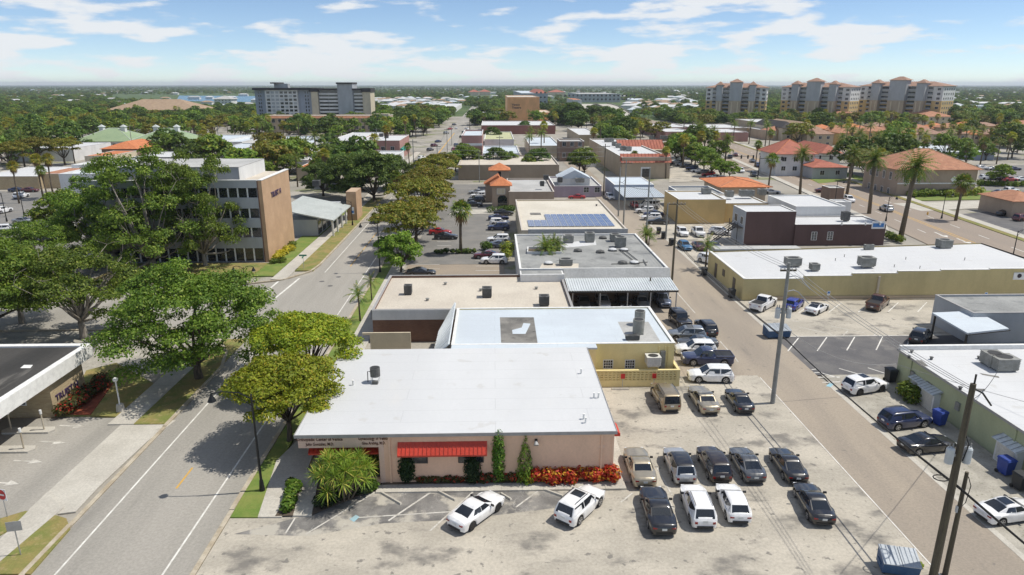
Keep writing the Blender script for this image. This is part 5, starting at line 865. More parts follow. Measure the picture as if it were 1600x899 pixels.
# grey blue condo on the left, and the long tan building before it
y0 = G(490, 192).y; sc = _fw.dot(Vector((0, y0, -CAMH))) / F
def gx(u): return (u - 800) * sc + y0 * math.tan(YAW)
gc = thing('grey_condo', 'blue grey apartment block with white balcony grid and dark roof', 'apartment block', (gx(490), y0, 0)); ox = gx(490); block(gx(405), gx(585), y0, y0 + 25)
def seg(nm, m_, ua, ub, va, vb, ya=0, yb=16): return MB().box(gx(ua) - ox, gx(ub) - ox, ya, yb, max(-1, HT(490, vb, y0)), HT(490, va, y0)).build(nm, m_, gc)
seg('west_wing', 'stucco_bluegrey', 406, 423, 141, 192); seg('balcony_wing', 'stucco_white', 423, 472, 141, 192, -2.5); seg('middle_wing', 'stucco_bluegrey', 472, 492, 141, 192); seg('stair_pylon', 'stucco_cream', 493, 503, 141, 192, -3); seg('gallery_wing', 'stucco_grey', 503, 533, 141, 192); seg('lift_tower', 'stucco_grey', 533, 556, 131, 192, -2.5); seg('gallery_wing', 'stucco_grey', 556, 571, 141, 192); seg('end_pylon', 'stucco_cream', 571, 583, 143, 192, -3); seg('roof_plant', 'stucco_grey', 434, 455, 131, 140, 4, 10)
for ua, ub, va, vb in ((405, 493, 137.5, 141), (490, 504, 138, 143.5), (503, 533, 138.5, 141), (532, 556.5, 129, 131.5), (556, 571, 138.5, 141), (569, 584, 138, 144), (433, 442, 129, 131)): seg('dark_roof', 'shingle_dark', ua, ub, va, vb, -3.6, 16.5)
fl = 7
for k in range(fl):
    va = 143 + k * 5.6; vb = va + 3.4; z0_, z1_ = HT(490, vb, y0), HT(490, va, y0)
    for i in range(7): ua = 425.5 + i * 6.7; MB().box(gx(ua) - ox, gx(ua + 4.6) - ox, -2.62, -2.5, z0_, z1_).build('balcony_opening', 'glass_dark' if (i * 3 + k) % 5 != 1 and i not in (1, 2) else 'stucco_grey', gc)
    for ua in (411, 414, 482, 486): MB().box(gx(ua) - ox, gx(ua + 1.6) - ox, -.08, 0, z0_, z1_).build('window', 'glass_dark', gc)
    for ua, ub in ((504, 518), (518.5, 532), (557, 570)): MB().box(gx(ua) - ox, gx(ub) - ox, -.1, 0, z0_ + .3, z1_).build('gallery_opening', 'glass_dark', gc); MB().box(gx(ua) - ox, gx(ub) - ox, -1.2, -.1, z0_ - .9, z0_ + .4).build('gallery_rail', 'stucco_white', gc)
x0, x1, y0, y1, h = pbox(417, 607, 181, 176, vb=208)
t, d = flat('long_tan_building', 'long tan three storey building with red tile trim before the grey block', x0, x1, y0, y0 + 18, h, 'stucco_beige', 'roof_beige', .4)
W, D = d; MB().add([(-W / 2 - .5, -1, h - 1.4), (W / 2 - 8, -1, h - 1.4), (W / 2 - 8, .2, h + .1), (-W / 2 - .5, .2, h + .1)], [(0, 1, 2, 3)]).build('tile_trim', 'tile_terra', t); MB().box(W / 2 - 9, W / 2, -.6, 4, 0, h + 1).build('end_pavilion', 'stucco_cream', t)
win_row(t, d, 'f', -W / 2 + 2, W / 2 - 10, 16, h - 4, 1.7, 2); win_row(t, d, 'f', -W / 2 + 2, W / 2 - 10, 16, h - 8, 1.7, 2)
# left: shops between the street and the trees
PB('white_hall', 'big white hall with pale grey side behind the street shops', pbox(508, 575, 222, 207, vb=240), 'stucco_white', 'roof_white', .3); t, d = PB('rose_shop', 'dusky rose shop building with white roof and small windows by the street', pbox(557, 624, 220, 211, vb=250), 'stucco_rose', 'roof_white', .3)
win_row(t, d, 'f', -d[0] / 2 + 1, d[0] / 2 - 1, 4, 3.6, 1.4, 1.4); 
for i in range(3):
    a = MB().tube([(-1.5, 0, 0), (0, 0, .0), (1.5, 0, 0)], [.9, .9, .9], 10).build('awning', 'awning_teal', t); a.rotation_euler = (0, 0, math.pi / 2); a.location = (d[0] / 2 + .4, 2.2 + i * 4.2, 3.4)
for i, (u, v) in enumerate(((585, 216), (596, 214), (604, 216))): acp(u, v, 7, ['left dark unit on the rose shop roof', 'middle dark unit on the rose shop roof', 'right dark unit on the rose shop roof'][i], (1.6, 1.6, 1.4), m='ac_dark')
PB('white_terrace', 'low white terrace with many roof units in front of the rose shop', pbox(462, 612, 250, 236, h=4.8), 'stucco_white', 'roof_white', .3)
for i, (u, v) in enumerate(((509, 236), (529, 237), (537, 238), (529, 241), (550, 240), (538, 244), (547, 233), (505, 244), (473, 246))): acp(u, v, 4.6, 'small dark unit on the low white terrace roof', (1.3, 1.3, 1.2), m='ac_dark')
t, d = PB('white_block', 'white two storey block with small windows left of the white terrace', pbox(432, 468, 230, 218, vb=252), 'stucco_white', 'roof_bluewhite', .3); win_row(t, d, 'f', -1, d[0] / 2, 2, 3.0, 1.8, 1.2)
PB('long_white_store', 'long white roofed store behind the white block', pbox(398, 462, 224, 213, h=4.6), 'stucco_grey', 'roof_bluewhite', .3)
PB('orange_patio', 'orange tiled low building beside the dark oaks', pbox(463, 494, 263, 254, h=3.8), 'stucco_beige', 'tile_orange', .05); PB('grey_stone_shop', 'grey stone shop with white roof left of the orange roof', pbox(340, 378, 233, 224, vb=250), 'stucco_grey', 'roof_bluewhite', .3); hip_house('orange_roof_shop', 'shop with broad orange roof behind the office block', *pbox(344, 392, 252, 240, h=4.4)[:4], 4.2, 1.6, 'stucco_beige', 'tile_orange', cat='building')
t, d = PB('white_gallery', 'white building with two storey windows right of the green roofs', pbox(293, 354, 219, 211, vb=236), 'stucco_white', 'roof_bluewhite', .3); win_row(t, d, 'f', -d[0] / 2 + 2, d[0] / 2 - 2, 5, 3, 1.6, 2.2, fr='frame_dark'); PB('white_gallery_wing', 'white wing joined to the two storey window building', pbox(354, 378, 222, 213, vb=236), 'stucco_white', 'roof_bluewhite', .3)
for lab, ua, ub in (('white clubhouse with pale green hip roof, left wing', 118, 204), ('white clubhouse with pale green hip roof, right wing with columns', 206, 288)):
    x0, x1, y0, y1, h = pbox(ua, ub, 221, 210, vb=237); t, d = hip_house('green_roof_house', lab, x0, x1, y0, y0 + 20, h, 5, 'stucco_white', 'roof_green', cat='building', over=1.2, ridge='metal_grey'); W, D = d
    for xx in (-W * .2, W * .2): c = MB().box(xx - .9, xx + .9, 8.5, 10.5, h + 3.2, h + 5.6).build('cupola', 'stucco_white', t); hip(2.2, 2.4, h + 5.6, 1.0, .1).build('cupola_roof', 'metal_grey', c, loc=(xx, 8.3, 0))
    if 'columns' in lab:
        for i in range(12): MB().box(-W / 2 + 1 + i * (W - 2) / 11 - .15, -W / 2 + 1 + i * (W - 2) / 11 + .15, -1.1, -.8, 0, h - .2).build('column', 'frame_white', t)
hip_house('orange_gable_shop', 'brown building with orange roof in front of the green roofs', *pbox(160, 214, 240, 231, vb=252)[:4], 4.6, 2.4, 'stucco_brown', 'tile_orange', cat='building'); PB('orange_shop_low', 'low building with flat orange roof left of the brown one', pbox(132, 170, 244, 236, h=4.2), 'stucco_cream', 'tile_orange', .05)
PB('white_roof_row', 'white flat roof with dark front just behind the office penthouse', pbox(205, 272, 246, 237, h=4.6), 'frame_dark', 'roof_white', .2); PB('white_roof_row_left', 'broad white flat roof left behind the office block', pbox(112, 205, 258, 248, h=4.4), 'stucco_white', 'roof_white', .3); PB('white_roof_row_right', 'broad white flat roof right behind the office block', pbox(206, 345, 258, 248, h=4.4), 'stucco_cream', 'roof_white', .3)
PB('tan_clinic', 'sand coloured low building with white roof at the left edge', pbox(-40, 58, 276, 261, vb=296), 'brick_sand', 'roof_white', .1); PB('tan_clinic_wing', 'brown gabled wing with orange roof by the left lot', pbox(60, 100, 272, 263, vb=294), 'brick_sand', 'tile_terra', .05)
t, d = PB('white_corner_house', 'white two storey stucco building half hidden by the tall tree', pbox(92, 198, 272, 264, vb=322), 'stucco_white', 'roof_bluewhite', .5); W, D = d; add_window(t, 'f', -W * .3, 4.6, 1.6, 2, d, mun=(1, 2)); add_window(t, 'f', -W * .02, 4.8, 3.2, 1.6, d, mun=(2, 1)); MB().box(-W * .02, W * .12, -.06, 0, .1, 2.4).build('door', 'frame_dark', t)
PB('long_white_roof', 'long white roofed shed at the far left behind the rusty trees', pbox(8, 112, 232, 223, h=4.8), 'stucco_white', 'roof_white', .2)
x0, x1, y0, y1, h = pbox(168, 305, 172, 160, vb=182); hip_house('tan_roof_hall', 'very wide hall with tan shingle hip roof in the trees', x0, x1, y0, y0 + 45, h, 9, 'stucco_cream', 'tile_tan', cat='building', over=1.5)
x0, x1, y0, y1, h = pbox(334, 361, 155, 150, vb=168); hip_house('water_house', 'tall white waterfront house with layered balconies', x0, x1, y0, y0 + 20, h, 4, 'stucco_white', 'roof_lgrey', over=1.5)
structure('water', 'water', [PG((275, 158), (420, 160), (420, 150.5), (280, 149.5))], -0.05)
for (u, v, w_) in ((740, 146.5, 16), (757, 146, 18), (870, 147, 26)): p = G(u, v + 3); s_ = p.y / F; hip_house('red_roof_villa', 'far building with broad red roof among the trees', p.x - w_ * s_ / 2, p.x + w_ * s_ / 2, p.y, p.y + 40, 9, 6, 'stucco_cream', 'tile_red', wins=False, group='far red roofed buildings')
PB('bridge_tower_house', 'slim white tower with orange roof beside the bridge', pbox(896, 909, 156, 154, vb=176), 'stucco_white', 'tile_orange', .05); PB('hotel', 'long grey hotel with balconies beyond the bridge', pbox(905, 970, 147, 145, vb=160), 'stucco_grey', 'roof_lgrey', .3, wins=[('f', -60, 60, 18, 3, 3, 3), ('f', -60, 60, 18, 9, 3, 3)])
for i, (a, b, c) in enumerate(((1017, 1080, 199), (1082, 1168, 200), (1040, 1085, 206), (1120, 1170, 207), (1200, 1215, 205), (688, 712, 168), (610, 645, 172), (1190, 1240, 192), (752, 795, 181))): PB('strip_shop', 'low white roofed shop in the strip below the condo towers' if a > 1000 else 'far low white roofed building beyond the street trees', pbox(a, b, c, c - 6, h=4.6), RNG.choice(['stucco_beige', 'stucco_rose', 'stucco_white']), 'roof_white', .3, group='low white roofed shops on the strip' if a > 1000 else 'far low white roofs')
for i in range(290):       # mobile homes and houses scattered far among the trees
    u, v = RNG.choice([(RNG.uniform(585, 725), RNG.uniform(157, 174)), (RNG.uniform(985, 1095), RNG.uniform(158, 182)), (RNG.uniform(0, 420), RNG.uniform(141, 170)), (RNG.uniform(1480, 1600), RNG.uniform(145, 172)), (RNG.uniform(585, 725), RNG.uniform(156, 172)), (RNG.uniform(620, 1090), RNG.uniform(140, 158))]); p = G(u, v); w_ = RNG.uniform(9, 24)
    if blocked(p.x, p.y, 5): continue
    hip_house('far_house', 'far small pale roofed house among the trees', p.x - w_ / 2, p.x + w_ / 2, p.y, p.y + 9, 4.2, 1.8, 'stucco_white', RNG.choice(['roof_white', 'roof_lgrey', 'roof_bluewhite', 'roof_white', 'tile_tan']), group='far pale houses among the trees', wins=False)
# bridge carriageways
def deck(name, lab, pts, w):
    c = [G(u, v) for u, v in pts]; t = thing(name, lab, 'bridge', (c[0].x, c[0].y, 0)); o = c[0]; n = len(c); zz = [0.1 + 7 * math.sin(math.pi * min(1, i / (n - 1)) * .8) for i in range(n)]
    m = MB(); L_, R_ = [], []
    for i in range(n):
        d_ = (c[min(i + 1, n - 1)] - c[max(i - 1, 0)]).normalized(); nn = Vector((d_.y, -d_.x, 0)); L_.append(c[i] - nn * w / 2 - o); R_.append(c[i] + nn * w / 2 - o)
    for i in range(n - 1): m.add([(*L_[i][:2], zz[i]), (*R_[i][:2], zz[i]), (*R_[i + 1][:2], zz[i + 1]), (*L_[i + 1][:2], zz[i + 1]), (*L_[i][:2], zz[i] - .8), (*R_[i][:2], zz[i] - .8), (*R_[i + 1][:2], zz[i + 1] - .8), (*L_[i + 1][:2], zz[i + 1] - .8)], [(0, 1, 2, 3), (7, 6, 5, 4), (0, 4, 5, 1), (0, 3, 7, 4), (1, 5, 6, 2)])
    m.build('deck', 'concrete', t)
    for S in (L_, R_):
        k = MB()
        for i in range(n - 1): k.add([(*S[i][:2], zz[i] - .9), (*S[i + 1][:2], zz[i + 1] - .9), (*S[i + 1][:2], zz[i + 1] + 1), (*S[i][:2], zz[i] + 1)], [(0, 1, 2, 3), (3, 2, 1, 0)])
        k.build('parapet', 'concrete', t)
    for q in c: block(q.x - 12, q.x + 12, q.y - 12, q.y + 12)
deck('bridge', 'right curved carriageway of the bridge with pale parapets', [(985, 197), (975, 190), (962, 184), (952, 178), (944, 173), (938, 168)], 16); deck('bridge', 'left curved carriageway of the bridge with pale parapets', [(940, 188), (929, 183), (921, 178), (917, 173), (918, 168)], 14)

# ------------------------------------------------------------------ vehicles
# profile: (t from tail to nose, height of body side top); cab: rear base, rear top, front top, front base (t), belt z, roof z
CARS = {
 'sedan':  dict(L=4.8, W=1.85, r=.33, prof=[(0, .86), (.04, .99), (.2, 1.03), (.45, .96), (.7, .95), (.9, .84), (.97, .74), (1, .62)], cab=(.13, .31, .53, .71), roof=1.44, wr=.70, wheels=(.20, .79), win=(.05, .46, .52, .93)),
 'coupe':  dict(L=4.6, W=1.85, r=.34, prof=[(0, .84), (.04, .96), (.2, 1.0), (.45, .93), (.7, .92), (.9, .82), (.97, .72), (1, .6)], cab=(.12, .34, .52, .70), roof=1.38, wr=.68, wheels=(.19, .80), win=(.07, .36, .42, .93)),
 'bigsedan': dict(L=5.3, W=1.98, r=.34, prof=[(0, .90), (.03, 1.03), (.24, 1.05), (.45, 1.0), (.68, .99), (.92, .90), (.98, .8), (1, .66)], cab=(.20, .31, .52, .67), roof=1.50, wr=.74, wheels=(.22, .80), win=(.06, .46, .52, .94)),
 'suv':    dict(L=4.75, W=1.9, r=.37, prof=[(0, .80), (.03, 1.06), (.3, 1.10), (.5, 1.06), (.72, 1.05), (.92, .95), (.98, .82), (1, .66)], cab=(.015, .09, .56, .73), roof=1.70, wr=.74, wheels=(.20, .79), win=(.05, .50, .55, .94)),
 'bigsuv': dict(L=5.1, W=2.02, r=.39, prof=[(0, .84), (.02, 1.14), (.3, 1.17), (.5, 1.15), (.74, 1.14), (.94, 1.06), (.985, .95), (1, .7)], cab=(.008, .04, .60, .74), roof=1.90, wr=.80, wheels=(.21, .80), win=(.03, .52, .56, .95)),
 'hatch':  dict(L=4.35, W=1.82, r=.34, prof=[(0, .78), (.03, 1.0), (.3, 1.04), (.5, 1.0), (.72, .98), (.92, .87), (.98, .75), (1, .6)], cab=(.02, .12, .53, .73), roof=1.56, wr=.71, wheels=(.19, .79), win=(.06, .5, .55, .93)),
 'pickup': dict(L=5.7, W=2.0, r=.40, prof=[(0, 1.06), (.02, 1.12), (.36, 1.12), (.38, 1.12), (.5, 1.14), (.74, 1.14), (.95, 1.06), (.985, .95), (1, .72)], cab=(.37, .41, .62, .74), roof=1.88, wr=.76, wheels=(.20, .80), win=(.05, .44, .50, .94)),
 'jeep':   dict(L=4.4, W=1.88, r=.41, prof=[(0, 1.0), (.02, 1.12), (.3, 1.12), (.6, 1.12), (.7, 1.1), (.95, 1.06), (.985, 1.0), (1, .8)], cab=(.01, .03, .58, .65), roof=1.86, wr=.82, wheels=(.19, .80), win=(.04, .5, .55, .95)),
 'van':    dict(L=5.4, W=2.0, r=.36, prof=[(0, 1.0), (.02, 1.2), (.4, 1.22), (.6, 1.2), (.82, 1.16), (.94, 1.0), (.985, .85), (1, .66)], cab=(.006, .02, .70, .86), roof=2.15, wr=.86, wheels=(.19, .81), win=(.04, .5, .55, .95)),
}
def interp(tab, t):
    for (a, x), (b, y) in zip(tab[:-1], tab[1:]):
        if t <= b: return x + (y - x) * (t - a) / (b - a + 1e-9)
    return tab[-1][1]
PLAN = [(0, .70), (.008, .80), (.03, .91), (.08, .97), (.2, 1.0), (.78, 1.0), (.88, .965), (.94, .90), (.98, .78), (1, .62)]
def car_parts(kind):
    c = CARS[kind]; L, W, r = c['L'], c['W'], c['r']; H2 = W / 2
    wy = [-L / 2 + L * t for t in c['wheels']]; ra = r + .07
    ts = {0, .004, .008, .015, .03, .05, .1, .3, .4, .5, .6, .7, .88, .9, .92, .94, .96, .98, .99, 1}
    for y in wy:
        for k in range(-6, 7): ts.add(round((y + ra * math.sin(k * math.pi / 12) * .999 + L / 2) / L, 4))
    for t, _ in c['prof']: ts.add(t)
    ts = sorted(t for t in ts if 0 <= t <= 1); body = MB(); rows = []
    for t in ts:
        y = -L / 2 + L * t; w = H2 * interp(PLAN, t); zt = interp(c['prof'], t); zl = .22 + .1 * max(0, (.04 - t) / .04) + .06 * max(0, (t - .95) / .05)
        for q in wy:
            if abs(y - q) < ra: zl = max(zl, r + math.sqrt(max(0, ra * ra - (y - q) ** 2)))
        zl = min(zl, zt - .12); z1 = zl + (zt - zl) * .3; z2 = zl + (zt - zl) * .72
        rows.append([(w * .94, y, zl), (w * .995, y, z1), (w, y, z2), (w * .975, y, zt - .10), (w * .88, y, zt - .02), (w * .5, y, zt + .02), (0, y, zt + .03)])
    n = 7
    for s in (1, -1):
        o = len(body.v)
        for rr in rows: body.v += [(s * x, y, z) for x, y, z in rr]
        for i in range(len(rows) - 1):
            for k in range(n - 1):
                a, b, cc, d = o + i * n + k, o + i * n + k + 1, o + (i + 1) * n + k + 1, o + (i + 1) * n + k
                body.f.append((a, d, cc, b) if s > 0 else (a, b, cc, d))
        e = [o + k for k in range(n)]; f = [o + (len(rows) - 1) * n + k for k in range(n)]
        i0 = len(body.v); body.v += [(0, -L / 2, rows[0][0][2]), (0, L / 2, rows[-1][0][2])]
        body.f.append(tuple(e + [i0]) if s > 0 else tuple(reversed(e + [i0]))); body.f.append(tuple(reversed(f + [i0 + 1])) if s > 0 else tuple(f + [i0 + 1]))
    under = MB().box(-H2 * .86, H2 * .86, -L / 2 + .25, L / 2 - .25, .2, .72)
    # greenhouse
    t0, t1, t2, t3 = c['cab']; Y = lambda t: -L / 2 + L * t; zr = c['roof']; zb = [interp(c['prof'], t) for t in (t0, t3)]; wb = H2 * .93; wr = H2 * c['wr'] / .78 * .80
    zb0, zb1 = zb[0] - .02, zb[1] - .02
    tm = (t1 + t2) / 2; zm = interp(c['prof'], tm) - .03; up = kind in ('suv', 'bigsuv', 'van', 'jeep')
    B = lambda s: [(s * wb * (.84 if not up else .90), Y(t0), zb0), (s * wb, Y(t1 if not up else t0 + .06), zm), (s * wb * 1.0, Y(tm), zm), (s * wb * .985, Y(t2), interp(c['prof'], t2) - .03), (s * wb * .86, Y(t3), zb1)]
    T = lambda s: [(s * wr * .93, Y(t1), zr - .13), (s * wr, Y(tm), zr - .09), (s * wr * .95, Y(t2), zr - .12)]
    cab, roof = MB(), MB(); BL, BR_, TL, TR = B(-1), B(1), T(-1), T(1)
    cab.add(BL + BR_ + TL + TR, [(0, 5, 13, 10), (9, 4, 12, 15), (5, 6, 13), (6, 7, 14, 13), (7, 8, 15, 14), (8, 9, 15), (1, 0, 10), (2, 1, 10, 11), (3, 2, 11, 12), (4, 3, 12)])
    rows2 = [(Y(t1), .93, zr - .13), (Y(t1) + .1, .91, zr - .055), (Y(t1) + .32, .92, zr - .012), (Y(tm), .95, zr), (Y(t2) - .4, .92, zr - .012), (Y(t2) - .12, .90, zr - .055), (Y(t2), .95, zr - .12)]
    tl_ = [(Y(t1), wr * .93, zr - .13), (Y(t1) + .1, wr * .94, zr - .125), (Y(t1) + .32, wr * .96, zr - .11), (Y(tm), wr, zr - .09), (Y(t2) - .4, wr * .98, zr - .105), (Y(t2) - .12, wr * .96, zr - .118), (Y(t2), wr * .95, zr - .12)]
    for i in range(7):
        ya, wa, za = tl_[i]; zt_ = rows2[i][2]; mz = za + (zt_ - za) * .72
        roof.v += [(-wa, ya, za), (-wa * .93, ya, mz), (-wa * .7, ya, zt_ - (zt_ - za) * .06), (0, ya, zt_), (wa * .7, ya, zt_ - (zt_ - za) * .06), (wa * .93, ya, mz), (wa, ya, za)]
    for i in range(6):
        for k in range(6): roof.f.append((i * 7 + k, i * 7 + k + 1, (i + 1) * 7 + k + 1, (i + 1) * 7 + k))
    def pane(q, s0, s1, u0, u1, nm, off=.014):
        A, B_, C_, D_ = [Vector(p) for p in q]      # bottom a-b, top d-c
        P = lambda s, u: (A * (1 - s) + B_ * s) * (1 - u) + (D_ * (1 - s) + C_ * s) * u
        nn = (B_ - A).cross(D_ - A).normalized(); v = [P(s0, u0), P(s1, u0), P(s1, u1), P(s0, u1)]
        return (nm, MB().add([tuple(p + nn * off) for p in v] + [tuple(p) for p in v], [(0, 1, 2, 3), (0, 4, 5, 1), (1, 5, 6, 2), (2, 6, 7, 3), (3, 7, 4, 0)]))
    gl = [pane((BL[0], BR_[0], TR[0], TL[0]), .06, .94, .10, .96, 'rear_window'), pane((BR_[4], BL[4], TL[2], TR[2]), .05, .95, .04, .97, 'windshield')]
    def vl(a, b, t): return tuple(Vector(a).lerp(Vector(b), t))
    for s in (1, -1):
        b_, t_ = B(s), T(s); rear = (vl(b_[0], b_[1], .55 if not up else .3), b_[2], t_[1], t_[0]); frnt = (b_[2], vl(b_[3], b_[4], .62), t_[2], t_[1])
        if s < 0: rear = (rear[1], rear[0], rear[3], rear[2]); frnt = (frnt[1], frnt[0], frnt[3], frnt[2])
        gl += [pane(rear, .05, .97, .12, .93, 'side_window', .02), pane(frnt, .04, .95, .12, .93, 'side_window', .02)]
    out = {'body': body.mesh('body', None, True), 'under': under.mesh('underbody', 'trim_black'), 'cab': cab.mesh('cabin', None), 'roof': roof.mesh('roof', None, True)}
    for k in ('body', 'cab', 'roof'): out[k].materials.append(M['paint_white'])
    out['glass'] = [(nm, m.mesh(nm, 'glass_dark')) for nm, m in gl]
    ty = MB().tube([(-.11, 0, 0), (-.09, 0, 0), (.09, 0, 0), (.11, 0, 0)], [r * .9, r, r, r * .9], 18); out['tyre'] = ty.mesh('tyre', 'rubber')
    rim = MB().tube([(.112, 0, 0), (.118, 0, 0)], [r * .22, r * .2], 10)
    for k in range(5):
        a = k * 2 * math.pi / 5; ca, sa = math.cos(a), math.sin(a); p = lambda x, u, v: (x, u * ca - v * sa, u * sa + v * ca)
        rim.add([p(.113, r * .1, -r * .1), p(.113, r * .64, -r * .14), p(.113, r * .64, r * .14), p(.113, r * .1, r * .1)], [(0, 1, 2, 3)])
    rim.tube([(.105, 0, 0), (.114, 0, 0)], [r * .70, r * .70], 18, False); rim.tube([(.114, 0, 0), (.112, 0, 0)], [r * .70, r * .60], 18, False)
    for nm in ('rim', 'rim_black'): out[nm] = rim.mesh('rim', nm)
    zt = interp(c['prof'], .01); zh = interp(c['prof'], .96)
    tl = MB().box(-.10 if up else -.14, .10 if up else .14, -.03, .14, 0, .17 if up else .1); out['tail'] = (tl.mesh('tail_light', 'tail_red'), (H2 * .66, -L / 2 + .01, zt - (.28 if up else .2)))
    hl_ = MB().box(-.2, .2, -.06, .03, 0, .14); out['head'] = (hl_.mesh('headlight', 'head_lamp'), (H2 * .58, L / 2 - .08, zh - .20))
    out['plate'] = (MB().box(-.17, .17, -.015, 0, 0, .16).mesh('licence_plate', 'plate'), (0, -L / 2 - .003, .62 if not up else .72))
    out['bumper'] = (MB().box(-H2 * .6, H2 * .6, -.05, .06, 0, .14).mesh('bumper', 'trim_black'), (0, -L / 2 + .0, .32))
    out['grille'] = (MB().box(-H2 * .4, H2 * .4, -.05, .03, 0, .2).mesh('grille', 'trim_black'), (0, L / 2 - .012, .42))
    mm = MB().box(-.12, .12, -.06, .05, 0, .14); out['mirror'] = (mm.mesh('mirror', 'trim_black'), (H2 * .93 + .13, Y(t3) - .42, interp(c['prof'], t3) + .02))
    out['dims'] = (L, W, wy, r, wb, wr, zr, Y(t1), Y(t2)); return out
def objmat(o, m):
    o.material_slots[0].link = 'OBJECT'; o.material_slots[0].material = M[m]; return o
def car(kind, colour, u, v, heading, label, group='parked cars', far=False, roofcol=None, zc=.7, cat=None, rim='rim', extra=(), dx=0, dy=0, scale=.925):
    P = cached(('car', kind), lambda: car_parts(kind)); p = G(u, v, zc); L, W, wy, r, wb, wr, zr, yr1, yr2 = P['dims']
    t = thing({'pickup': 'pickup_truck', 'suv': 'suv_car', 'bigsuv': 'suv_car', 'jeep': 'off_road_car', 'van': 'van', 'hatch': 'hatchback_car'}.get(kind, 'sedan_car'), label, cat or ('pickup truck' if kind == 'pickup' else 'van' if kind == 'van' else 'car'), (p.x + dx, p.y + dy, 0.016), -rad(heading), group); t.scale = (scale,) * 3
    objmat(link('body', P['body'], t), 'paint_' + colour); objmat(link('cabin', P['cab'], t), 'paint_' + colour); objmat(link('roof', P['roof'], t), 'paint_' + (roofcol or colour))
    if far:
        for nm, me in P['glass']: link(nm, me, t)
        for y in wy:
            for s in (-1, 1): link('wheel', P['tyre'], t, (s * (W / 2 - .14), y, r))
        link('underbody', P['under'], t)
    else:
        for nm, me in P['glass']: link(nm, me, t)
        link('underbody', P['under'], t)
        for y in wy:
            for s in (-1, 1):
                o = link('wheel', P['tyre'], t, (s * (W / 2 - .14), y, r), 0 if s > 0 else math.pi); link('rim', P[rim], o)
        for s in (-1, 1):
            for k in ('tail', 'head', 'mirror'): me, q = P[k]; link(me.name.split('.')[0], me, t, (s * q[0], q[1], q[2]))
        for k in ('plate', 'bumper', 'grille'): me, q = P[k]; link(me.name.split('.')[0], me, t, q)
    if kind == 'pickup':
        bx = cached('bedcover', lambda: MB().box(-.82, .82, -L / 2 + .12, -L / 2 + L * .355, 1.12, 1.185).mesh('bed_cover', 'trim_black')); link('bed_cover', bx, t)
        br = cached('bedrail', lambda: MB().box(-.98, -.84, -L / 2 + .04, -L / 2 + L * .36, 1.08, 1.24).box(.84, .98, -L / 2 + .04, -L / 2 + L * .36, 1.08, 1.24).box(-.84, .84, -L / 2 + .02, -L / 2 + .1, 1.0, 1.24).mesh('bed_rail', 'paint_white')); objmat(link('bed_rail', br, t), 'paint_' + colour)
    if 'sunroof' in extra: link('sunroof', cached(('sr', kind), lambda: MB().box(-wr * .62, wr * .62, yr2 - 1.05, yr2 - .3, zr - .015, zr + .012).mesh('sunroof', 'glass_dark')), t)
    if 'rails' in extra:
        for s in (-1, 1): link('roof_rail', cached(('rail', kind), lambda: MB().tube([(0, yr1 + .2, zr), (0, yr1 + .3, zr + .06), (0, yr2 - .4, zr + .06), (0, yr2 - .3, zr)], .025, 5).mesh('roof_rail', 'trim_black')), t, (s * (wr - .12), 0, 0))
    if 'spare' in extra: link('spare_wheel', P['tyre'], t, (0, -L / 2 - .12, 1.05), math.pi / 2)
    return t
FG = 'cars in the foreground lot'
car('sedan', 'white', 745, 793, 40, 'white sedan parked alone at an angle in front of the clinic', FG, rim='rim_black'); car('suv', 'white', 907, 785, 39, 'white wagon with sunroof parked at an angle by the croton bed', FG, extra=('sunroof', 'rails'))
car('bigsedan', 'champagne', 999, 725, 1, 'champagne luxury sedan nearest the clinic corner', FG); car('suv', 'silver', 1061, 723, 1, 'silver crossover with a black roof right of the champagne sedan', FG, roofcol='black'); car('suv', 'umber', 1115, 721, 1, 'dark brown wagon between the silver crossover and the grey sedan', FG); car('sedan', 'grey', 1167, 721, 2, 'dark grey sedan right of the dark brown wagon', FG); car('sedan', 'black', 1231, 722, 3, 'black sedan at the right end of the back row', FG)
car('bigsedan', 'black', 1027, 792, 2, 'black luxury sedan left of the two white wagons', FG); car('suv', 'white', 1090, 786, 3, 'white wagon with dark side windows in the front row, left of two', FG, extra=('rails',)); car('hatch', 'white', 1145, 781, 4, 'white hatchback with black rear glass in the front row, right of two', FG); car('sedan', 'black', 1271, 781, 6, 'black sedan with red tail lights alone at the right of the front row', FG)
car('bigsuv', 'tan', 1039, 618, -2, 'tan full size wagon in front of the yellow block wall', FG, extra=('rails',)); car('bigsedan', 'champagne', 1099, 621, 0, 'pale gold sedan right of the tan full size wagon', FG); car('coupe', 'black', 1155, 622, 2, 'black coupe by the concrete utility pole', FG)
AG = 'cars in the alley lot'
car('suv', 'white', 1110, 584, -86, 'white crossover seen side on, nearest in the alley row', AG); car('pickup', 'navy', 1107, 561, -87, 'dark navy pickup truck in the alley row', AG, dy=.5); car('suv', 'white', 1092, 550, -86, 'white wagon half hidden behind the navy pickup', AG, dy=1.2); car('sedan', 'grey', 1092, 536, -84, 'dark grey sedan in the alley row behind the white wagon', AG, dy=.6); car('suv', 'lightgrey', 1073, 522, -84, 'silver grey wagon with sunroof in the alley row', AG, extra=('sunroof',), dy=.2)
car('jeep', 'black', 1063, 499, 172, 'black boxy off-road car at the head of the alley row', AG, extra=('spare',)); car('suv', 'black', 1103, 510, -2, 'black wagon standing beside the alley lane', AG); car('suv', 'steel', 1034, 467, 178, 'steel grey wagon poking out at the right end of the carport', AG)
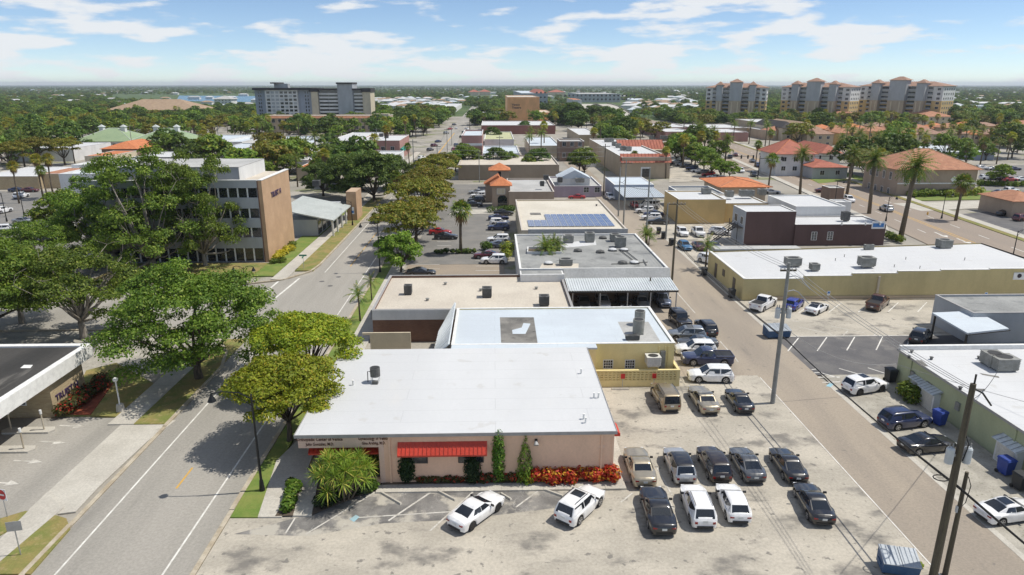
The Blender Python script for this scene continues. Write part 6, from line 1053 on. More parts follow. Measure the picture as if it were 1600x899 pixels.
for i, (u, k, c_) in enumerate(((911, 'sedan', 'grey'), (941, 'suv', 'silver'), (973, 'suv', 'black'), (1002, 'sedan', 'lightgrey'))): car(k, c_, u, 469, 180, ['grey sedan in the leftmost bay of the corrugated carport', 'silver wagon second from left in the corrugated carport', 'black wagon third from left in the corrugated carport', 'light grey sedan fourth from left in the corrugated carport'][i], AG, dy=-.3)
TG = 'cars along the tan building'
car('pickup', 'white', 1193, 473, 45, 'white pickup truck left of the blue compact by the tan wall', TG); car('hatch', 'blue', 1241, 473, 42, 'bright blue compact car by the tan wall', TG); car('coupe', 'white', 1277, 479, 48, 'white coupe with black roof by the tan wall', TG, roofcol='black', rim='rim_black'); car('pickup', 'brown', 1372, 472, 44, 'dark brown pickup truck by the tan wall drain pipe', TG); car('suv', 'black', 1439, 523, 44, 'dark wagon half under the white canopy', TG)
RG = 'cars on the gravel by the green building'
car('suv', 'white', 1352, 600, 74, 'white crossover with black windows at the end of the dark lot', RG, rim='rim_black', extra=('sunroof',)); car('suv', 'navy', 1414, 653, 79, 'navy wagon on gravel beside the blue bin', RG, extra=('rails',)); car('sedan', 'black', 1449, 690, 82, 'black sedan on gravel nearest the wooden pole', RG); car('sedan', 'white', 1578, 794, 80, 'white sedan on gravel at the right edge of the picture', RG, extra=('sunroof',))
WG = 'cars in the lot west of the grey roof'
for i, (u, v, k, c_, hd) in enumerate(((779, 339, 'sedan', 'navy', 90), (781, 347, 'suv', 'white', 90), (779, 354, 'suv', 'navy', -90), (779, 373, 'suv', 'white', -90), (783, 381, 'sedan', 'steel', 90), (760, 397, 'sedan', 'maroon', -90), (772, 405, 'suv', 'white', -88), (748, 305, 'suv', 'white', -90), (744, 312, 'suv', 'black', -90), (740, 318, 'sedan', 'black', 90), (745, 299, 'sedan', 'silver', -90), (787, 331, 'sedan', 'black', 90))):
    car(k, c_, u, v, hd, ['navy sedan, farthest of the row below the taupe tower', 'white wagon between two navy cars in the west lot', 'navy wagon below the white one in the west lot', 'white wagon beside the blue grey sedan in the west lot', 'blue grey sedan half behind the bushes in the west lot', 'maroon sedan behind the white wagon in the brown lot', 'white wagon nearest the camera in the brown lot', 'white wagon in the shade under the orange tower', 'black wagon under the orange tower', 'black sedan nearest under the orange tower', 'silver sedan farthest under the orange tower', 'black sedan under the shrubs by the taupe tower'][i], WG)
car('sedan', 'red', 688, 361, 90, 'red sedan half under the street trees', WG); car('sedan', 'black', 697, 368, 90, 'black sedan half under the street trees beside the red one', WG); car('sedan', 'black', 658, 424, 88, 'black car whose roof shows over the sandy roof', WG)
car('suv', 'navy', 588, 342, 180, 'dark blue wagon driving down the street', 'cars on the street')
EG = 'cars by the yellow box building'
for i, (u, v, k, c_, hd) in enumerate(((1066, 362, 'suv', 'white', 180), (1091, 362, 'pickup', 'white', 182), (1126, 361, 'suv', 'white', 120), (1070, 383, 'hatch', 'teal', 175), (1093, 383, 'sedan', 'maroon', 178), (1117, 383, 'sedan', 'grey', 178), (1109, 405, 'suv', 'white', 150), (1008, 328, 'suv', 'white', -80), (1021, 333, 'sedan', 'navy', -80), (1018, 339, 'suv', 'white', -80), (1028, 345, 'sedan', 'black', -78), (992, 319, 'sedan', 'red', 180), (1014, 321, 'van', 'white', -85), (901, 307, 'sedan', 'red', -85), (953, 307, 'suv', 'white', 175))):
    car(k, c_, u, v, hd, ['white wagon facing us before the yellow box building', 'white pickup facing us before the yellow box building', 'white wagon beside the outside stair', 'teal hatchback left of the maroon sedan', 'maroon sedan between the teal hatchback and the grey sedan', 'grey sedan right of the maroon sedan', 'white wagon at the corner of the tan building', 'farthest white wagon in the slanted row by the striped carport', 'navy sedan in the slanted row by the striped carport', 'nearer white wagon in the slanted row by the striped carport', 'black sedan nearest in the slanted row by the striped carport', 'red car under the striped carport', 'white van under the striped carport', 'red car behind the lilac building', 'white wagon in the alley by the pole row'][i], EG)
car('van', 'white', 1246, 372, 182, 'white van against the maroon wall', EG)
HG = 'cars on and along the highway'
for (u, v, k, c_, hd, lab) in ((1385, 325, 'suv', 'silver', 6, 'silver wagon driving on the highway'), (1287, 297, 'sedan', 'maroon', 100, 'maroon sedan waiting by the brown kiosk'), (1327, 311, 'suv', 'white', 188, 'white car half behind the white rear building'), (1206, 299, 'sedan', 'silver', 100, 'silver sedan left of the highway palms'), (1372, 292, 'suv', 'black', 20, 'black wagon under the highway palms'), (1158, 266, 'suv', 'white', 188, 'white wagon at the highway lights'), (1178, 272, 'suv', 'black', 188, 'black wagon beside the white one at the highway lights'), (1184, 258, 'suv', 'navy', 188, 'navy wagon queuing at the highway lights'), (1176, 251, 'sedan', 'black', 188, 'black sedan queuing at the highway lights'), (1140, 245, 'suv', 'black', 8, 'black wagon left of the queue at the lights'), (1149, 241, 'sedan', 'maroon', 8, 'maroon sedan left of the queue at the lights'), (1195, 240, 'sedan', 'grey', 90, 'grey sedan turning beyond the lights'), (1146, 294, 'suv', 'silver', 100, 'silver wagon under the orange canopy')): car(k, c_, u, v, hd, lab, HG, far=True)
cols = ['white', 'silver', 'black', 'navy', 'white', 'grey', 'red', 'white', 'lightgrey', 'black', 'maroon', 'steel']
for i in range(9): car(['suv', 'sedan', 'suv'][i % 3], cols[i], 1056 + i * 8.5, 253 + i * 3.2, -80, 'car nosed in along the plaza building, in the slanted row', 'slanted row of cars at the plaza', far=True)
for i in range(12):
    u0, v0 = ((648 - i * .2 + i * 3.6, 266 - i * 6.5)); k = ['suv', 'sedan', 'hatch'][i % 3]; y = G(655, v0).y; s_ = _fw.dot(Vector((0, y, -CAMH))) / F
    for xs_, lb in ((-28.5, 'car parked at the left kerb of the far street'), (-17.5, 'car parked at the right kerb of the far street')):
        if (i * 7 + int(xs_)) % 4 == 0: continue
        xx = 800 + (xs_ - y * math.tan(YAW)) / s_; car(k, cols[(i * 5 + int(-xs_)) % 12], xx, v0, 30 if xs_ < -20 else 150, lb, 'cars parked along the far street', far=True)
car('suv', 'black', 655, 268, 180, 'black wagon driving on the far street past the rose shop', 'cars on the street', far=True); car('sedan', 'white', 713, 200, 0, 'white car far up the street', 'cars on the street', far=True)
LG = 'cars in the left lots'
for (u, v, k, c_, hd, lab) in ((27, 296, 'sedan', 'navy', 90, 'navy sedan before the sand coloured low building'), (47, 296, 'sedan', 'maroon', 90, 'maroon sedan before the sand coloured low building'), (33, 305, 'suv', 'white', 5, 'white wagon behind the thin lamp post at left'), (13, 357, 'suv', 'white', 75, 'white wagon in the left lot beside the pale kerb'), (37, 344, 'sedan', 'lightgrey', 95, 'grey sedan below the tall lot lamp'), (63, 355, 'sedan', 'black', 95, 'black sedan under the small round tree'), (95, 366, 'suv', 'lightgrey', 5, 'grey wagon in the shade of the small round tree'), (22, 383, 'suv', 'navy', 92, 'navy wagon beside the yellow bollard'), (2, 387, 'sedan', 'white', 92, 'white sedan cut by the left edge'), (4, 328, 'suv', 'white', 10, 'white wagon far at the left edge by the verge')): car(k, c_, u, v, hd, lab, LG)
for i, (u, v) in enumerate(((1535, 262), (1552, 263), (1568, 264), (1585, 263), (1542, 277), (1560, 278), (1578, 280), (1596, 279), (1590, 328), (1572, 332), (1598, 340), (1562, 300), (1580, 297), (1440, 258), (1462, 264), (1340, 230), (1352, 229), (1330, 231))): car(['suv', 'sedan'][i % 2], cols[i % 12], u, v, 90 if i < 8 else 75, 'car parked in the lots east of the highway', 'cars parked east of the highway', far=True)

# ------------------------------------------------------------------ vegetation
def np_mesh(name, verts, nq, mats, k=4):
    me = bpy.data.meshes.new(name); me.vertices.add(len(verts)); me.vertices.foreach_set('co', verts.astype(np.float32).ravel())
    me.loops.add(nq * k); me.loops.foreach_set('vertex_index', np.arange(nq * k, dtype=np.int32)); me.polygons.add(nq); me.polygons.foreach_set('loop_start', np.arange(0, nq * k, k, dtype=np.int32))
    me.update(calc_edges=True); me.validate()
    for m in mats: me.materials.append(M[m])
    return me
def unit(a): return a / np.maximum(np.linalg.norm(a, axis=1, keepdims=True), 1e-6)
def cards(cen, nor, size, asp=.55):
    """leaf-sized rhombi"""
    n = len(cen); r = NP.normal(size=(n, 3)); t = unit(np.cross(nor, r)); b = np.cross(nor, t); s = size[:, None]
    v = np.stack([cen + t * s, cen + b * s * asp + nor * s * .12, cen - t * s, cen - b * s * asp + nor * s * .12], 1); return v.reshape(-1, 3)
def clump_leaves(centers, radii, n_each, leaf, flat=.65, up=.5, full=False):
    C_, N_, S_ = [], [], []
    for (c, r) in zip(centers, radii):
        n = max(6, int(n_each * (r / np.mean(radii)) ** 2)); d = unit(NP.normal(size=(n, 3))); d[:, 2] = d[:, 2] if full else np.where(d[:, 2] < -.25, -d[:, 2] * .6, d[:, 2]); rr = r * NP.uniform(.55, 1.08, (n, 1))
        C_.append(np.array(c) + d * rr * np.array([1, 1, flat])); nn = unit(d + NP.normal(size=(n, 3)) * .55 + np.array([0, 0, up])); N_.append(nn); S_.append(leaf * NP.uniform(.6, 1.3, n))
    return cards(np.concatenate(C_), np.concatenate(N_), np.concatenate(S_))
def limb(m, a, b, r0, r1, bow=.1, n=5, seg=6):
    a, b = np.array(a, float), np.array(b, float); L = np.linalg.norm(b - a); off = NP.normal(size=3) * L * bow; pts = [a + (b - a) * t + off * math.sin(math.pi * t) + np.array([0, 0, L * .06 * math.sin(math.pi * t)]) for t in np.linspace(0, 1, n)]
    m.tube([tuple(p) for p in pts], list(np.linspace(r0, r1, n)), seg)
def broadleaf(key, h, w, trunk_h, mat, bark='bark', ncl=40, n_each=110, leaf=.3, clr=1.5, flat=.65, shape='round', bare=0, seed=1, tr=.35, density=1.0):
    def mk():
        global NP; NP = np.random.default_rng(seed); R_ = w / 2; ch = h - trunk_h; cs, rs = [], []
        for i in range(ncl):
            a = i * 2.39996 + NP.uniform(-.4, .4); q = math.sqrt((i + .5) / ncl)
            if shape == 'umbrella': rad_ = R_ * q * NP.uniform(.85, 1.02); z = trunk_h + ch * (.62 + .34 * math.cos(q * 1.5)) * NP.uniform(.86, 1.02) - (NP.random() < .3) * ch * .25
            elif shape == 'tall': rad_ = R_ * NP.uniform(.1, 1.0) ** .7; z = trunk_h + ch * NP.uniform(.02, 1.0) * (1 - .35 * (rad_ / R_) ** 2)
            else: rad_ = R_ * q * NP.uniform(.8, 1.03); z = trunk_h + ch * (.12 + .83 * math.sqrt(max(0, 1 - (q * .97) ** 2))) * NP.uniform(.72, 1.02); z = z if NP.random() > .22 else trunk_h + ch * NP.uniform(.05, .4)
            r = clr * NP.uniform(.65, 1.3); cs.append((rad_ * math.cos(a), rad_ * math.sin(a), min(z, h - r * flat * .6))); rs.append(r)
        v = clump_leaves(cs, rs, n_each, leaf, flat); crown = np_mesh('crown', v, len(v) // 4, [mat])
        m = MB(); fork = (NP.uniform(-.2, .2), NP.uniform(-.2, .2), trunk_h * .75); limb(m, (0, 0, -.3), fork, tr * 1.25, tr * .85, .03, 5, 8)
        order = NP.permutation(ncl)[:min(ncl, 16)]
        for i in order: limb(m, fork, (cs[i][0] * .92, cs[i][1] * .92, cs[i][2] - rs[i] * .2), tr * NP.uniform(.35, .55), tr * .1, .08)
        for i in range(bare):
            a = NP.uniform(0, 6.28); q = R_ * NP.uniform(.5, 1.05); e_ = (q * math.cos(a), q * math.sin(a), trunk_h + ch * NP.uniform(.25, 1.0)); limb(m, fork, e_, tr * .32, tr * .05, .1)
            for k in range(3): limb(m, e_, tuple(np.array(e_) + NP.normal(size=3) * 1.0 + np.array([0, 0, .8])), tr * .06, .012, .1, 3, 4)
        return m.mesh('trunk', bark, True), crown
    return cached(('tree', key), mk)
def palm_fan(key, h, nl=30, seed=3, lean=.4, R_=1.0, mat='frond', dead=6, tr=.19):
    def mk():
        global NP; NP = np.random.default_rng(seed); V, top = [], np.array([lean, NP.uniform(-.2, .2), h])
        def leaf(az, el, L, out, droop):
            d = np.array([math.cos(az) * math.cos(el), math.sin(az) * math.cos(el), math.sin(el)]); side = np.array([-math.sin(az), math.cos(az), 0]); base = top + d * L; upv = np.cross(d, side); upv = upv if upv[2] > 0 else -upv
            for k in range(11):
                a = (k - 5) / 5 * 1.75; dd = d * math.cos(a) + side * math.sin(a); ln = R_ * (1 - .10 * abs(a)) * NP.uniform(.85, 1.1); tip = base + dd * ln + np.array([0, 0, -droop * ln]); midp = base + dd * ln * .55 + upv * .04 * (1 if k % 2 else -1); w_ = np.cross(dd, upv) * .085 * R_
                out.append(np.array([base, midp + w_, tip, midp - w_]))
            out.append(np.array([top + side * .02, base + side * .02, base - side * .02, top - side * .02]))
        live, dry = [], []
        for i in range(nl): leaf(i * 2.4 + NP.uniform(-.2, .2), 1.35 - 1.9 * (i / nl) + NP.uniform(-.1, .1), NP.uniform(.75, 1.1) * R_ * .85, live, NP.uniform(.25, .55))
        for i in range(dead): leaf(i * 2.4, -1.05 - NP.uniform(0, .3), NP.uniform(.5, .8) * R_, dry, .5)
        me = np_mesh('crown', np.concatenate(live + dry), len(live) + len(dry), [mat, 'frond_dry']); idx = np.array([0] * len(live) + [1] * len(dry), dtype=np.int32); me.polygons.foreach_set('material_index', idx)
        m = MB(); m.tube([(0, 0, -.3), (lean * .2, 0, h * .35), (lean * .6, 0, h * .7), tuple(top)], [tr * 1.25, tr, tr * .9, tr * 1.05], 8); return m.mesh('trunk', 'palm_bark', True), me
    return cached(('palmf', key), mk)
def palm_feather(key, h, nf=44, L=3.0, seed=5, lean=.2, mat='frond', tr=.28, el0=1.35, el1=-.6, wl=.42, stems=1, spread=0):
    def mk():
        global NP; NP = np.random.default_rng(seed); out = []; m = MB()
        for s_ in range(stems):
            a0 = s_ * 2.1; hx = h * (1 - .12 * s_); top = np.array([lean + spread * math.cos(a0), spread * math.sin(a0), hx])
            m.tube([(spread * .4 * math.cos(a0), spread * .4 * math.sin(a0), -.3), ((lean + spread * math.cos(a0)) * .6, spread * .7 * math.sin(a0), hx * .5), tuple(top)], [tr * 1.3, tr, tr * 1.1], 8)
            for i in range(nf):
                az = i * 2.4 + NP.uniform(-.25, .25); el = el0 - (el0 - el1) * (i / nf) + NP.uniform(-.12, .12); Lf = L * NP.uniform(.8, 1.1); p = top.copy(); d = np.array([math.cos(az) * math.cos(el), math.sin(az) * math.cos(el), math.sin(el)]); n = 11; side = np.array([-math.sin(az), math.cos(az), 0]); pts = [p.copy()]
                for k in range(n): p = p + d * Lf / n; d = unit((d + np.array([0, 0, -.11 - .05 * k / n]))[None])[0]; pts.append(p.copy())
                for k in range(1, n):
                    ln = wl * L * .42 * math.sin(math.pi * (.12 + .86 * k / n)) + .05; dd = unit((pts[k + 1] - pts[k])[None])[0] if k < n else d
                    for sg in (-1, 1):
                        tip = pts[k] + side * sg * ln * .85 + dd * ln * .55 + np.array([0, 0, -.35 * ln]); w_ = dd * Lf / n * .34
                        out.append(np.array([pts[k] - w_, pts[k] + w_, tip + w_ * .2, tip - w_ * .2]))
                for k in range(0, n, 3): e_ = side * .03; out.append(np.array([pts[k] - e_, pts[k] + e_, pts[min(k + 3, n)] + e_ * .5, pts[min(k + 3, n)] - e_ * .5]))
        return m.mesh('trunk', 'palm_bark', True), np_mesh('crown', np.concatenate(out), len(out), [mat])
    return cached(('palmp', key), mk)
def plant(parts, name, label, cat, x, y, s=1.0, rz=None, group=None, sz=None, z=0.0):
    t = thing(name, label, cat, (x, y, z), RNG.uniform(0, 6.28) if rz is None else rz, group); t.scale = (s, s, sz or s); link('trunk', parts[0], t); link('crown', parts[1], t); return t
def pplant(parts, name, label, cat, u, v, **k): p = G(u, v); return plant(parts, name, label, cat, p.x, p.y, **k)
def bush(name, label, cat, pts, r, h, mat, n=150, leaf=.13, group=None, kindname='foliage', z=.1):
    """low leafy mass along a row of points"""
    global NP; NP = np.random.default_rng(int(abs(pts[0][0] * 31 + pts[0][1] * 7)) + 1); x, y = np.mean([p[0] for p in pts]), np.mean([p[1] for p in pts]); t = thing(name, label, cat, (x, y, z), 0, group)
    cs = [(p[0] - x + NP.uniform(-.12, .12), p[1] - y + NP.uniform(-.12, .12), h * NP.uniform(.38, .6)) for p in pts]; v = clump_leaves(cs, [r * NP.uniform(.8, 1.15) for _ in cs], n, leaf, h / (2 * r), .5, True); np_o = link(kindname, np_mesh(kindname, v, len(v) // 4, [mat]), t)
    m = MB()
    for c in cs[::2]: m.tube([(c[0], c[1], -.1), (c[0], c[1], c[2])], [.05, .02], 5)
    m.build('stems', 'bark', t); return t
def line_pts(a, b, n, j=.1): return [(a[0] + (b[0] - a[0]) * i / max(1, n - 1) + RNG.uniform(-j, j), a[1] + (b[1] - a[1]) * i / max(1, n - 1) + RNG.uniform(-j, j)) for i in range(n)]
# ---- near trees
oak1 = broadleaf('oak1', 13.8, 18.5, 2.4, 'leaf_oak', ncl=150, n_each=340, leaf=.165, clr=1.6, seed=21, tr=.42); oak2 = broadleaf('oak2', 12, 15, 3.0, 'leaf_oak', 'bark_grey', ncl=64, n_each=330, leaf=.17, clr=1.45, seed=22, bare=14, tr=.42)
oak3 = broadleaf('oak3', 12.5, 16, 2.6, 'leaf_oak', ncl=80, n_each=300, leaf=.18, clr=1.5, seed=23, tr=.4); tall1 = broadleaf('tall1', 20, 19, 3.0, 'leaf_oak', 'bark_grey', ncl=105, n_each=250, leaf=.215, clr=1.5, flat=.85, shape='tall', seed=24, bare=16, tr=.45)
flat1 = broadleaf('flat1', 8.0, 9.2, 2.6, 'leaf_olive', ncl=85, n_each=330, leaf=.14, clr=1.12, flat=.5, shape='umbrella', seed=25, tr=.24); flat2 = broadleaf('flat2', 8.0, 9.4, 2.6, 'leaf_olive', ncl=80, n_each=330, leaf=.14, clr=1.12, flat=.5, shape='umbrella', seed=26, tr=.24)
rust1 = broadleaf('rust1', 9.5, 12, 3.0, 'leaf_rust', ncl=60, n_each=150, leaf=.24, clr=1.3, flat=.5, shape='umbrella', seed=27, tr=.3); rust2 = broadleaf('rust2', 9, 11, 3.0, 'leaf_rust', ncl=50, n_each=150, leaf=.24, clr=1.25, flat=.52, shape='umbrella', seed=28, tr=.3)
bright = broadleaf('bright', 6.8, 6.4, 1.6, 'leaf_bright', ncl=40, n_each=150, leaf=.22, clr=.95, flat=.75, seed=29, tr=.18); mid1 = broadleaf('mid1', 9, 9, 2.4, 'leaf_mid', ncl=40, n_each=110, leaf=.3, clr=1.25, seed=30, tr=.25); dark1 = broadleaf('dark1', 11, 13.5, 1.8, 'leaf_dark', ncl=85, n_each=170, leaf=.26, clr=1.5, seed=31, tr=.35); dark2 = broadleaf('dark2', 9, 10, 2.5, 'leaf_dark', ncl=40, n_each=110, leaf=.33, clr=1.35, seed=32, tr=.3); mid2 = broadleaf('mid2', 7.5, 8, 2, 'leaf_mid', ncl=30, n_each=110, leaf=.3, clr=1.2, seed=33, tr=.22)
pplant(oak1, 'oak_tree', 'largest leafy oak on the left kerb before the office block', 'tree', 312, 592, rz=1.9, s=.87); pplant(oak2, 'oak_tree', 'oak with grey bare branches behind the bank roof', 'tree', 131, 528, rz=2.2, s=.9); pplant(oak3, 'oak_tree', 'leafy oak cut by the left edge behind the bank', 'tree', -20, 535, rz=1); pplant(oak2, 'oak_tree', 'leafy oak left of the bare branched one', 'tree', 35, 505, rz=4.0, s=.8)
pplant(tall1, 'tall_tree', 'very tall ragged tree in front of the office block', 'tree', 240, 425, rz=.3, s=.95); pplant(tall1, 'tall_tree', 'tall ragged tree at the right of the office front', 'tree', 322, 416, rz=2.6, s=.72, sz=.9); pplant(tall1, 'tall_tree', 'tall ragged tree at the left of the office front', 'tree', 180, 412, rz=4.2, s=.8); pplant(oak3, 'oak_tree', 'leafy oak behind the bare branched one, across the side road', 'tree', 62, 442, s=.75); pplant(mid1, 'round_tree', 'broad green tree left of the tall ragged tree', 'tree', 152, 404, s=1.15, rz=1); pplant(mid2, 'round_tree', 'small round pale tree in the left lot', 'tree', 105, 372, s=1.2, rz=.5)
pplant(flat1, 'olive_tree', 'spreading olive green street tree nearest the clinic roof', 'tree', 452, 690, rz=.7, s=.9); pplant(flat2, 'olive_tree', 'spreading olive green street tree behind the clinic corner', 'tree', 484, 612, rz=2.0, s=.95)
for u, v, pr, s_, lab in ((637, 402, rust1, .98, 'rusty green street tree nearest the sandy roof'), (660, 358, rust2, 1.12, 'rusty green street tree second along the street'), (668, 326, rust1, 1.0, 'rusty green street tree third along the street'), (679, 300, rust2, 1.05, 'rusty green street tree fourth along the street'), (692, 284, rust1, .9, 'rusty green street tree farthest along the street'), (650, 380, rust2, .95, 'rusty green street tree between the nearest and the second'), (666, 341, rust1, .95, 'rusty green street tree between the second and the third'), (674, 312, rust2, .95, 'rusty green street tree between the third and the fourth')): pplant(pr, 'street_tree', lab, 'tree', u, v, s=s_, group='rusty green street trees')
pplant(bright, 'bright_tree', 'fresh bright green small tree at the sandy roof corner', 'tree', 626, 426, s=.96, rz=.2); pplant(bright, 'bright_tree', 'small bright green side sapling leaning over the street', 'tree', 600, 400, s=.5, rz=2)
for u, v, lab, s_ in ((585, 316, 'dark spreading oak on the left of the street, nearest', 1.15), (545, 312, 'dark spreading oak beside the low brick wing', 1.05), (612, 296, 'dark spreading oak behind the street palm', .9), (505, 306, 'dark oak left of the spreading ones', .8), (565, 296, 'dark oak behind the two nearest spreading ones', .95), (530, 292, 'dark oak farther behind the low brick wing', .85)): pplant(dark1, 'oak_tree', lab, 'tree', u, v, s=s_)
for i, (u, v, s_) in enumerate(((20, 270, 1.05), (62, 262, 1.1), (102, 258, 1.0), (425, 272, .9), (452, 282, .85), (395, 276, .9), (412, 290, .8))): pplant(rust1 if i < 3 else mid1, 'broad_tree', ['broad rusty tree at the left edge above the sand building', 'broad rusty tree second from the left edge', 'broad rusty tree beside the orange roofs', 'leafy tree right behind the office block', 'leafy tree at the office brick corner', 'leafy tree behind the office penthouse', 'small leafy tree behind the brick end wall'][i], 'tree', u, v, s=s_)
for i, (u, v, pr, s_) in enumerate(((776, 268, dark2, .9), (795, 266, mid1, .7), (841, 270, dark2, .9), (825, 272, mid2, .8), (912, 276, mid1, 1.0), (905, 268, dark2, .8), (1086, 258, dark2, .8), (1100, 268, mid1, .9), (1112, 276, mid1, .8), (1125, 280, mid2, .8), (1140, 279, mid2, .7), (820, 208, dark2, .8), (770, 224, dark2, .9), (735, 268, mid1, .9), (726, 256, mid1, .8), (712, 268, mid2, .9), (895, 196, dark1, 1.5), (925, 196, dark1, 1.3), (945, 194, dark1, 1.2), (872, 195, dark1, 1.1), (1502, 246, mid2, 1.0), (1540, 250, mid2, .9), (1560, 290, mid2, .8), (1510, 258, bright, 1.0))): pplant(pr, 'leafy_tree', 'leafy green tree among the town roofs in the middle distance', 'tree', u, v, s=s_, group='leafy trees among the town roofs')
# ---- palms
sab1 = palm_fan('a', 7.2, seed=41); sab2 = palm_fan('b', 9.0, seed=42, lean=-.5, mat='frond_yellow', dead=9); sab3 = palm_fan('c', 5.6, seed=43, lean=.2, mat='frond'); date = palm_feather('d', 10.5, 54, 3.3, seed=44, lean=.5, tr=.3); date2 = palm_feather('e', 9, 50, 3.2, seed=45, lean=-.4, tr=.3); royal = palm_feather('f', 9, 22, 3.0, seed=46, el0=1.2, el1=-.35, tr=.2, wl=.5); queen = palm_feather('g', 2.2, 18, 1.9, seed=47, tr=.09, el1=-.2, stems=3, spread=.5); queen2 = palm_feather('q2', 3.4, 18, 2.0, seed=48, tr=.1, el1=-.3); farp = palm_fan('h', 8.0, 22, 49, .3, 1.25, 'frond_yellow', 5); farp2 = palm_fan('i', 7.0, 22, 50, -.3, 1.3, 'frond', 5)
pplant(sab3, 'sabal_palm', 'cabbage palm standing in the west lot', 'palm tree', 720, 396, s=1.35); pplant(sab1, 'sabal_palm', 'cabbage palm on the street kerb under the dark oaks', 'palm tree', 623, 323, s=1.0); pplant(sab2, 'sabal_palm', 'cabbage palm left of the dark oaks', 'palm tree', 511, 297, s=1.1); pplant(sab2, 'sabal_palm', 'cabbage palm by the orange patio roof', 'palm tree', 482, 270, s=.8)
pplant(queen2, 'small_palm', 'small palm on the verge beside the brick building, nearest', 'palm tree', 563, 503, s=1.0); pplant(queen2, 'small_palm', 'small yellowing palm on the verge at the sandy roof corner', 'palm tree', 581, 470, s=.8); p = G(856, 396, 4.2); plant(queen, 'court_palm', 'clump of palms growing in the sunken roof court', 'palm tree', p.x, p.y, s=1.1, z=2.9); p = G(871, 390, 4.2); plant(queen, 'court_palm', 'second palm clump at the right of the roof court', 'palm tree', p.x, p.y, s=.95, z=3.2)
pplant(queen, 'small_palm', 'bushy palm at the foot of the alley pole', 'palm tree', 1012, 383, s=1.0); pplant(queen2, 'small_palm', 'coconut palm at the corner of the tan building', 'palm tree', 1102, 421, s=1.15)
for u, v, s_, lab in ((1250, 303, 1.0, 'date palm left of the highway, alone'), (1322, 310, 1.05, 'date palm at the highway verge, second from left'), (1358, 334, 1.15, 'date palm at the highway verge, third from left'), (1406, 376, 1.3, 'tallest date palm beside the highway before the terracotta house')): pplant(date, 'date_palm', lab, 'palm tree', u, v, s=s_, group='date palms along the highway')
pplant(sab3, 'sabal_palm', 'yellow headed palm before the terracotta house', 'palm tree', 1493, 345, s=1.45); 
for i, (u, v, pr, s_) in enumerate(((30, 318, sab2, 1.0), (68, 311, sab2, 1.1), (75, 312, sab1, 1.0), (84, 310, sab2, 1.1), (990, 276, sab1, .95), (1022, 276, sab3, 1.0), (1040, 279, sab2, .95), (722, 252, sab3, 1.0), (827, 250, royal, 1.0), (845, 247, royal, 1.1), (831, 236, royal, 1.0), (850, 240, sab2, 1.3), (930, 212, royal, 1.0), (947, 212, royal, 1.1), (965, 212, sab2, 1.1), (985, 212, sab2, 1.0), (1067, 215, royal, 1.2), (1080, 218, royal, 1.2), (1095, 232, date2, 1.1), (1110, 246, date2, 1.1), (1132, 256, date2, 1.0), (1090, 224, royal, 1.1), (1180, 262, sab1, 1.1), (1365, 262, royal, 1.2), (1375, 252, royal, 1.1), (1400, 245, royal, 1.2), (1440, 245, royal, 1.0), (1480, 244, royal, 1.1), (1310, 252, royal, 1.0), (1345, 248, sab1, 1.1), (1515, 244, royal, 1.1), (1220, 206, royal, 1.2), (603, 252, sab2, 1.3), (640, 262, sab1, 1.0), (635, 225, sab2, 1.3), (650, 215, sab2, 1.2), (667, 210, sab1, 1.2), (745, 232, sab3, 1.0), (1195, 215, royal, 1.0), (1170, 225, royal, 1.1), (1145, 222, royal, 1.0), (1425, 225, sab1, 1.2))): pplant(pr, 'town_palm', 'palm standing among the town buildings in the middle distance', 'palm tree', u, v, s=s_, group='palms among the town buildings')
# spiky palm clump before the clinic
def spiky(label, u, v, H_, R_, n, L):
    global NP; NP = np.random.default_rng(77); p = G(u, v); out = []; m = MB()
    for i in range(n):
        a = i * 2.4; q = R_ * math.sqrt((i + .3) / n); hh = H_ * (.35 + .65 * math.sqrt(max(0, 1 - (q / R_ * .95) ** 2))) * NP.uniform(.8, 1.05); top = np.array([q * math.cos(a), q * math.sin(a), hh]); m.tube([(q * .3 * math.cos(a), q * .3 * math.sin(a), -.1), tuple(top * np.array([.7, .7, .6])), tuple(top)], [.07, .06, .05], 5)
        for k in range(64):
            az = k * 2.4 + NP.uniform(-.2, .2); el = 1.4 - 2.3 * (k / 64); d = np.array([math.cos(az) * math.cos(el), math.sin(az) * math.cos(el), math.sin(el)]); s_ = np.array([-math.sin(az), math.cos(az), 0]) * .035; ln = L * NP.uniform(.7, 1.1); mid = top + d * ln * .5; tip = top + d * ln + np.array([0, 0, -.12 * ln]); out.append(np.array([top, mid + s_, tip, mid - s_]))
    t = thing('spiky_palm', label, 'shrub', (p.x, p.y, .1)); m.build('stems', 'palm_bark', t); link('crown', np_mesh('crown', np.concatenate(out), len(out), ['yucca']), t)
spiky('big spiky yellow green palm clump at the clinic entrance', 538, 778, 3.1, 1.95, 30, .95)
bush('shrub', 'round green shrub left of the spiky palm foot', 'shrub', [tuple(G(574, 768)[:2]), tuple(G(583, 766)[:2]), tuple(G(566, 770)[:2])], .5, .9, 'leaf_hedge', 260); bush('shrub', 'lime leafed shrub right of the spiky palm', 'shrub', [tuple(G(582, 745)[:2]), tuple(G(590, 738)[:2]), tuple(G(578, 735)[:2])], .6, 2.0, 'leaf_lime', 240)
bush('hedge', 'low clipped hedge between the two clinic walks', 'hedge', line_pts(G(446, 800), G(462, 768), 7), .45, .75, 'leaf_hedge', 260); bush('hedge', 'small round bush at the head of the clipped hedge', 'hedge', [tuple(G(458, 765)[:2])], .45, .7, 'leaf_hedge', 300)
bush('shrub', 'dark fern bed under the spiky palm', 'shrub', line_pts(G(500, 790), G(560, 772), 8, .4), .6, .8, 'leaf_ivy', 180)
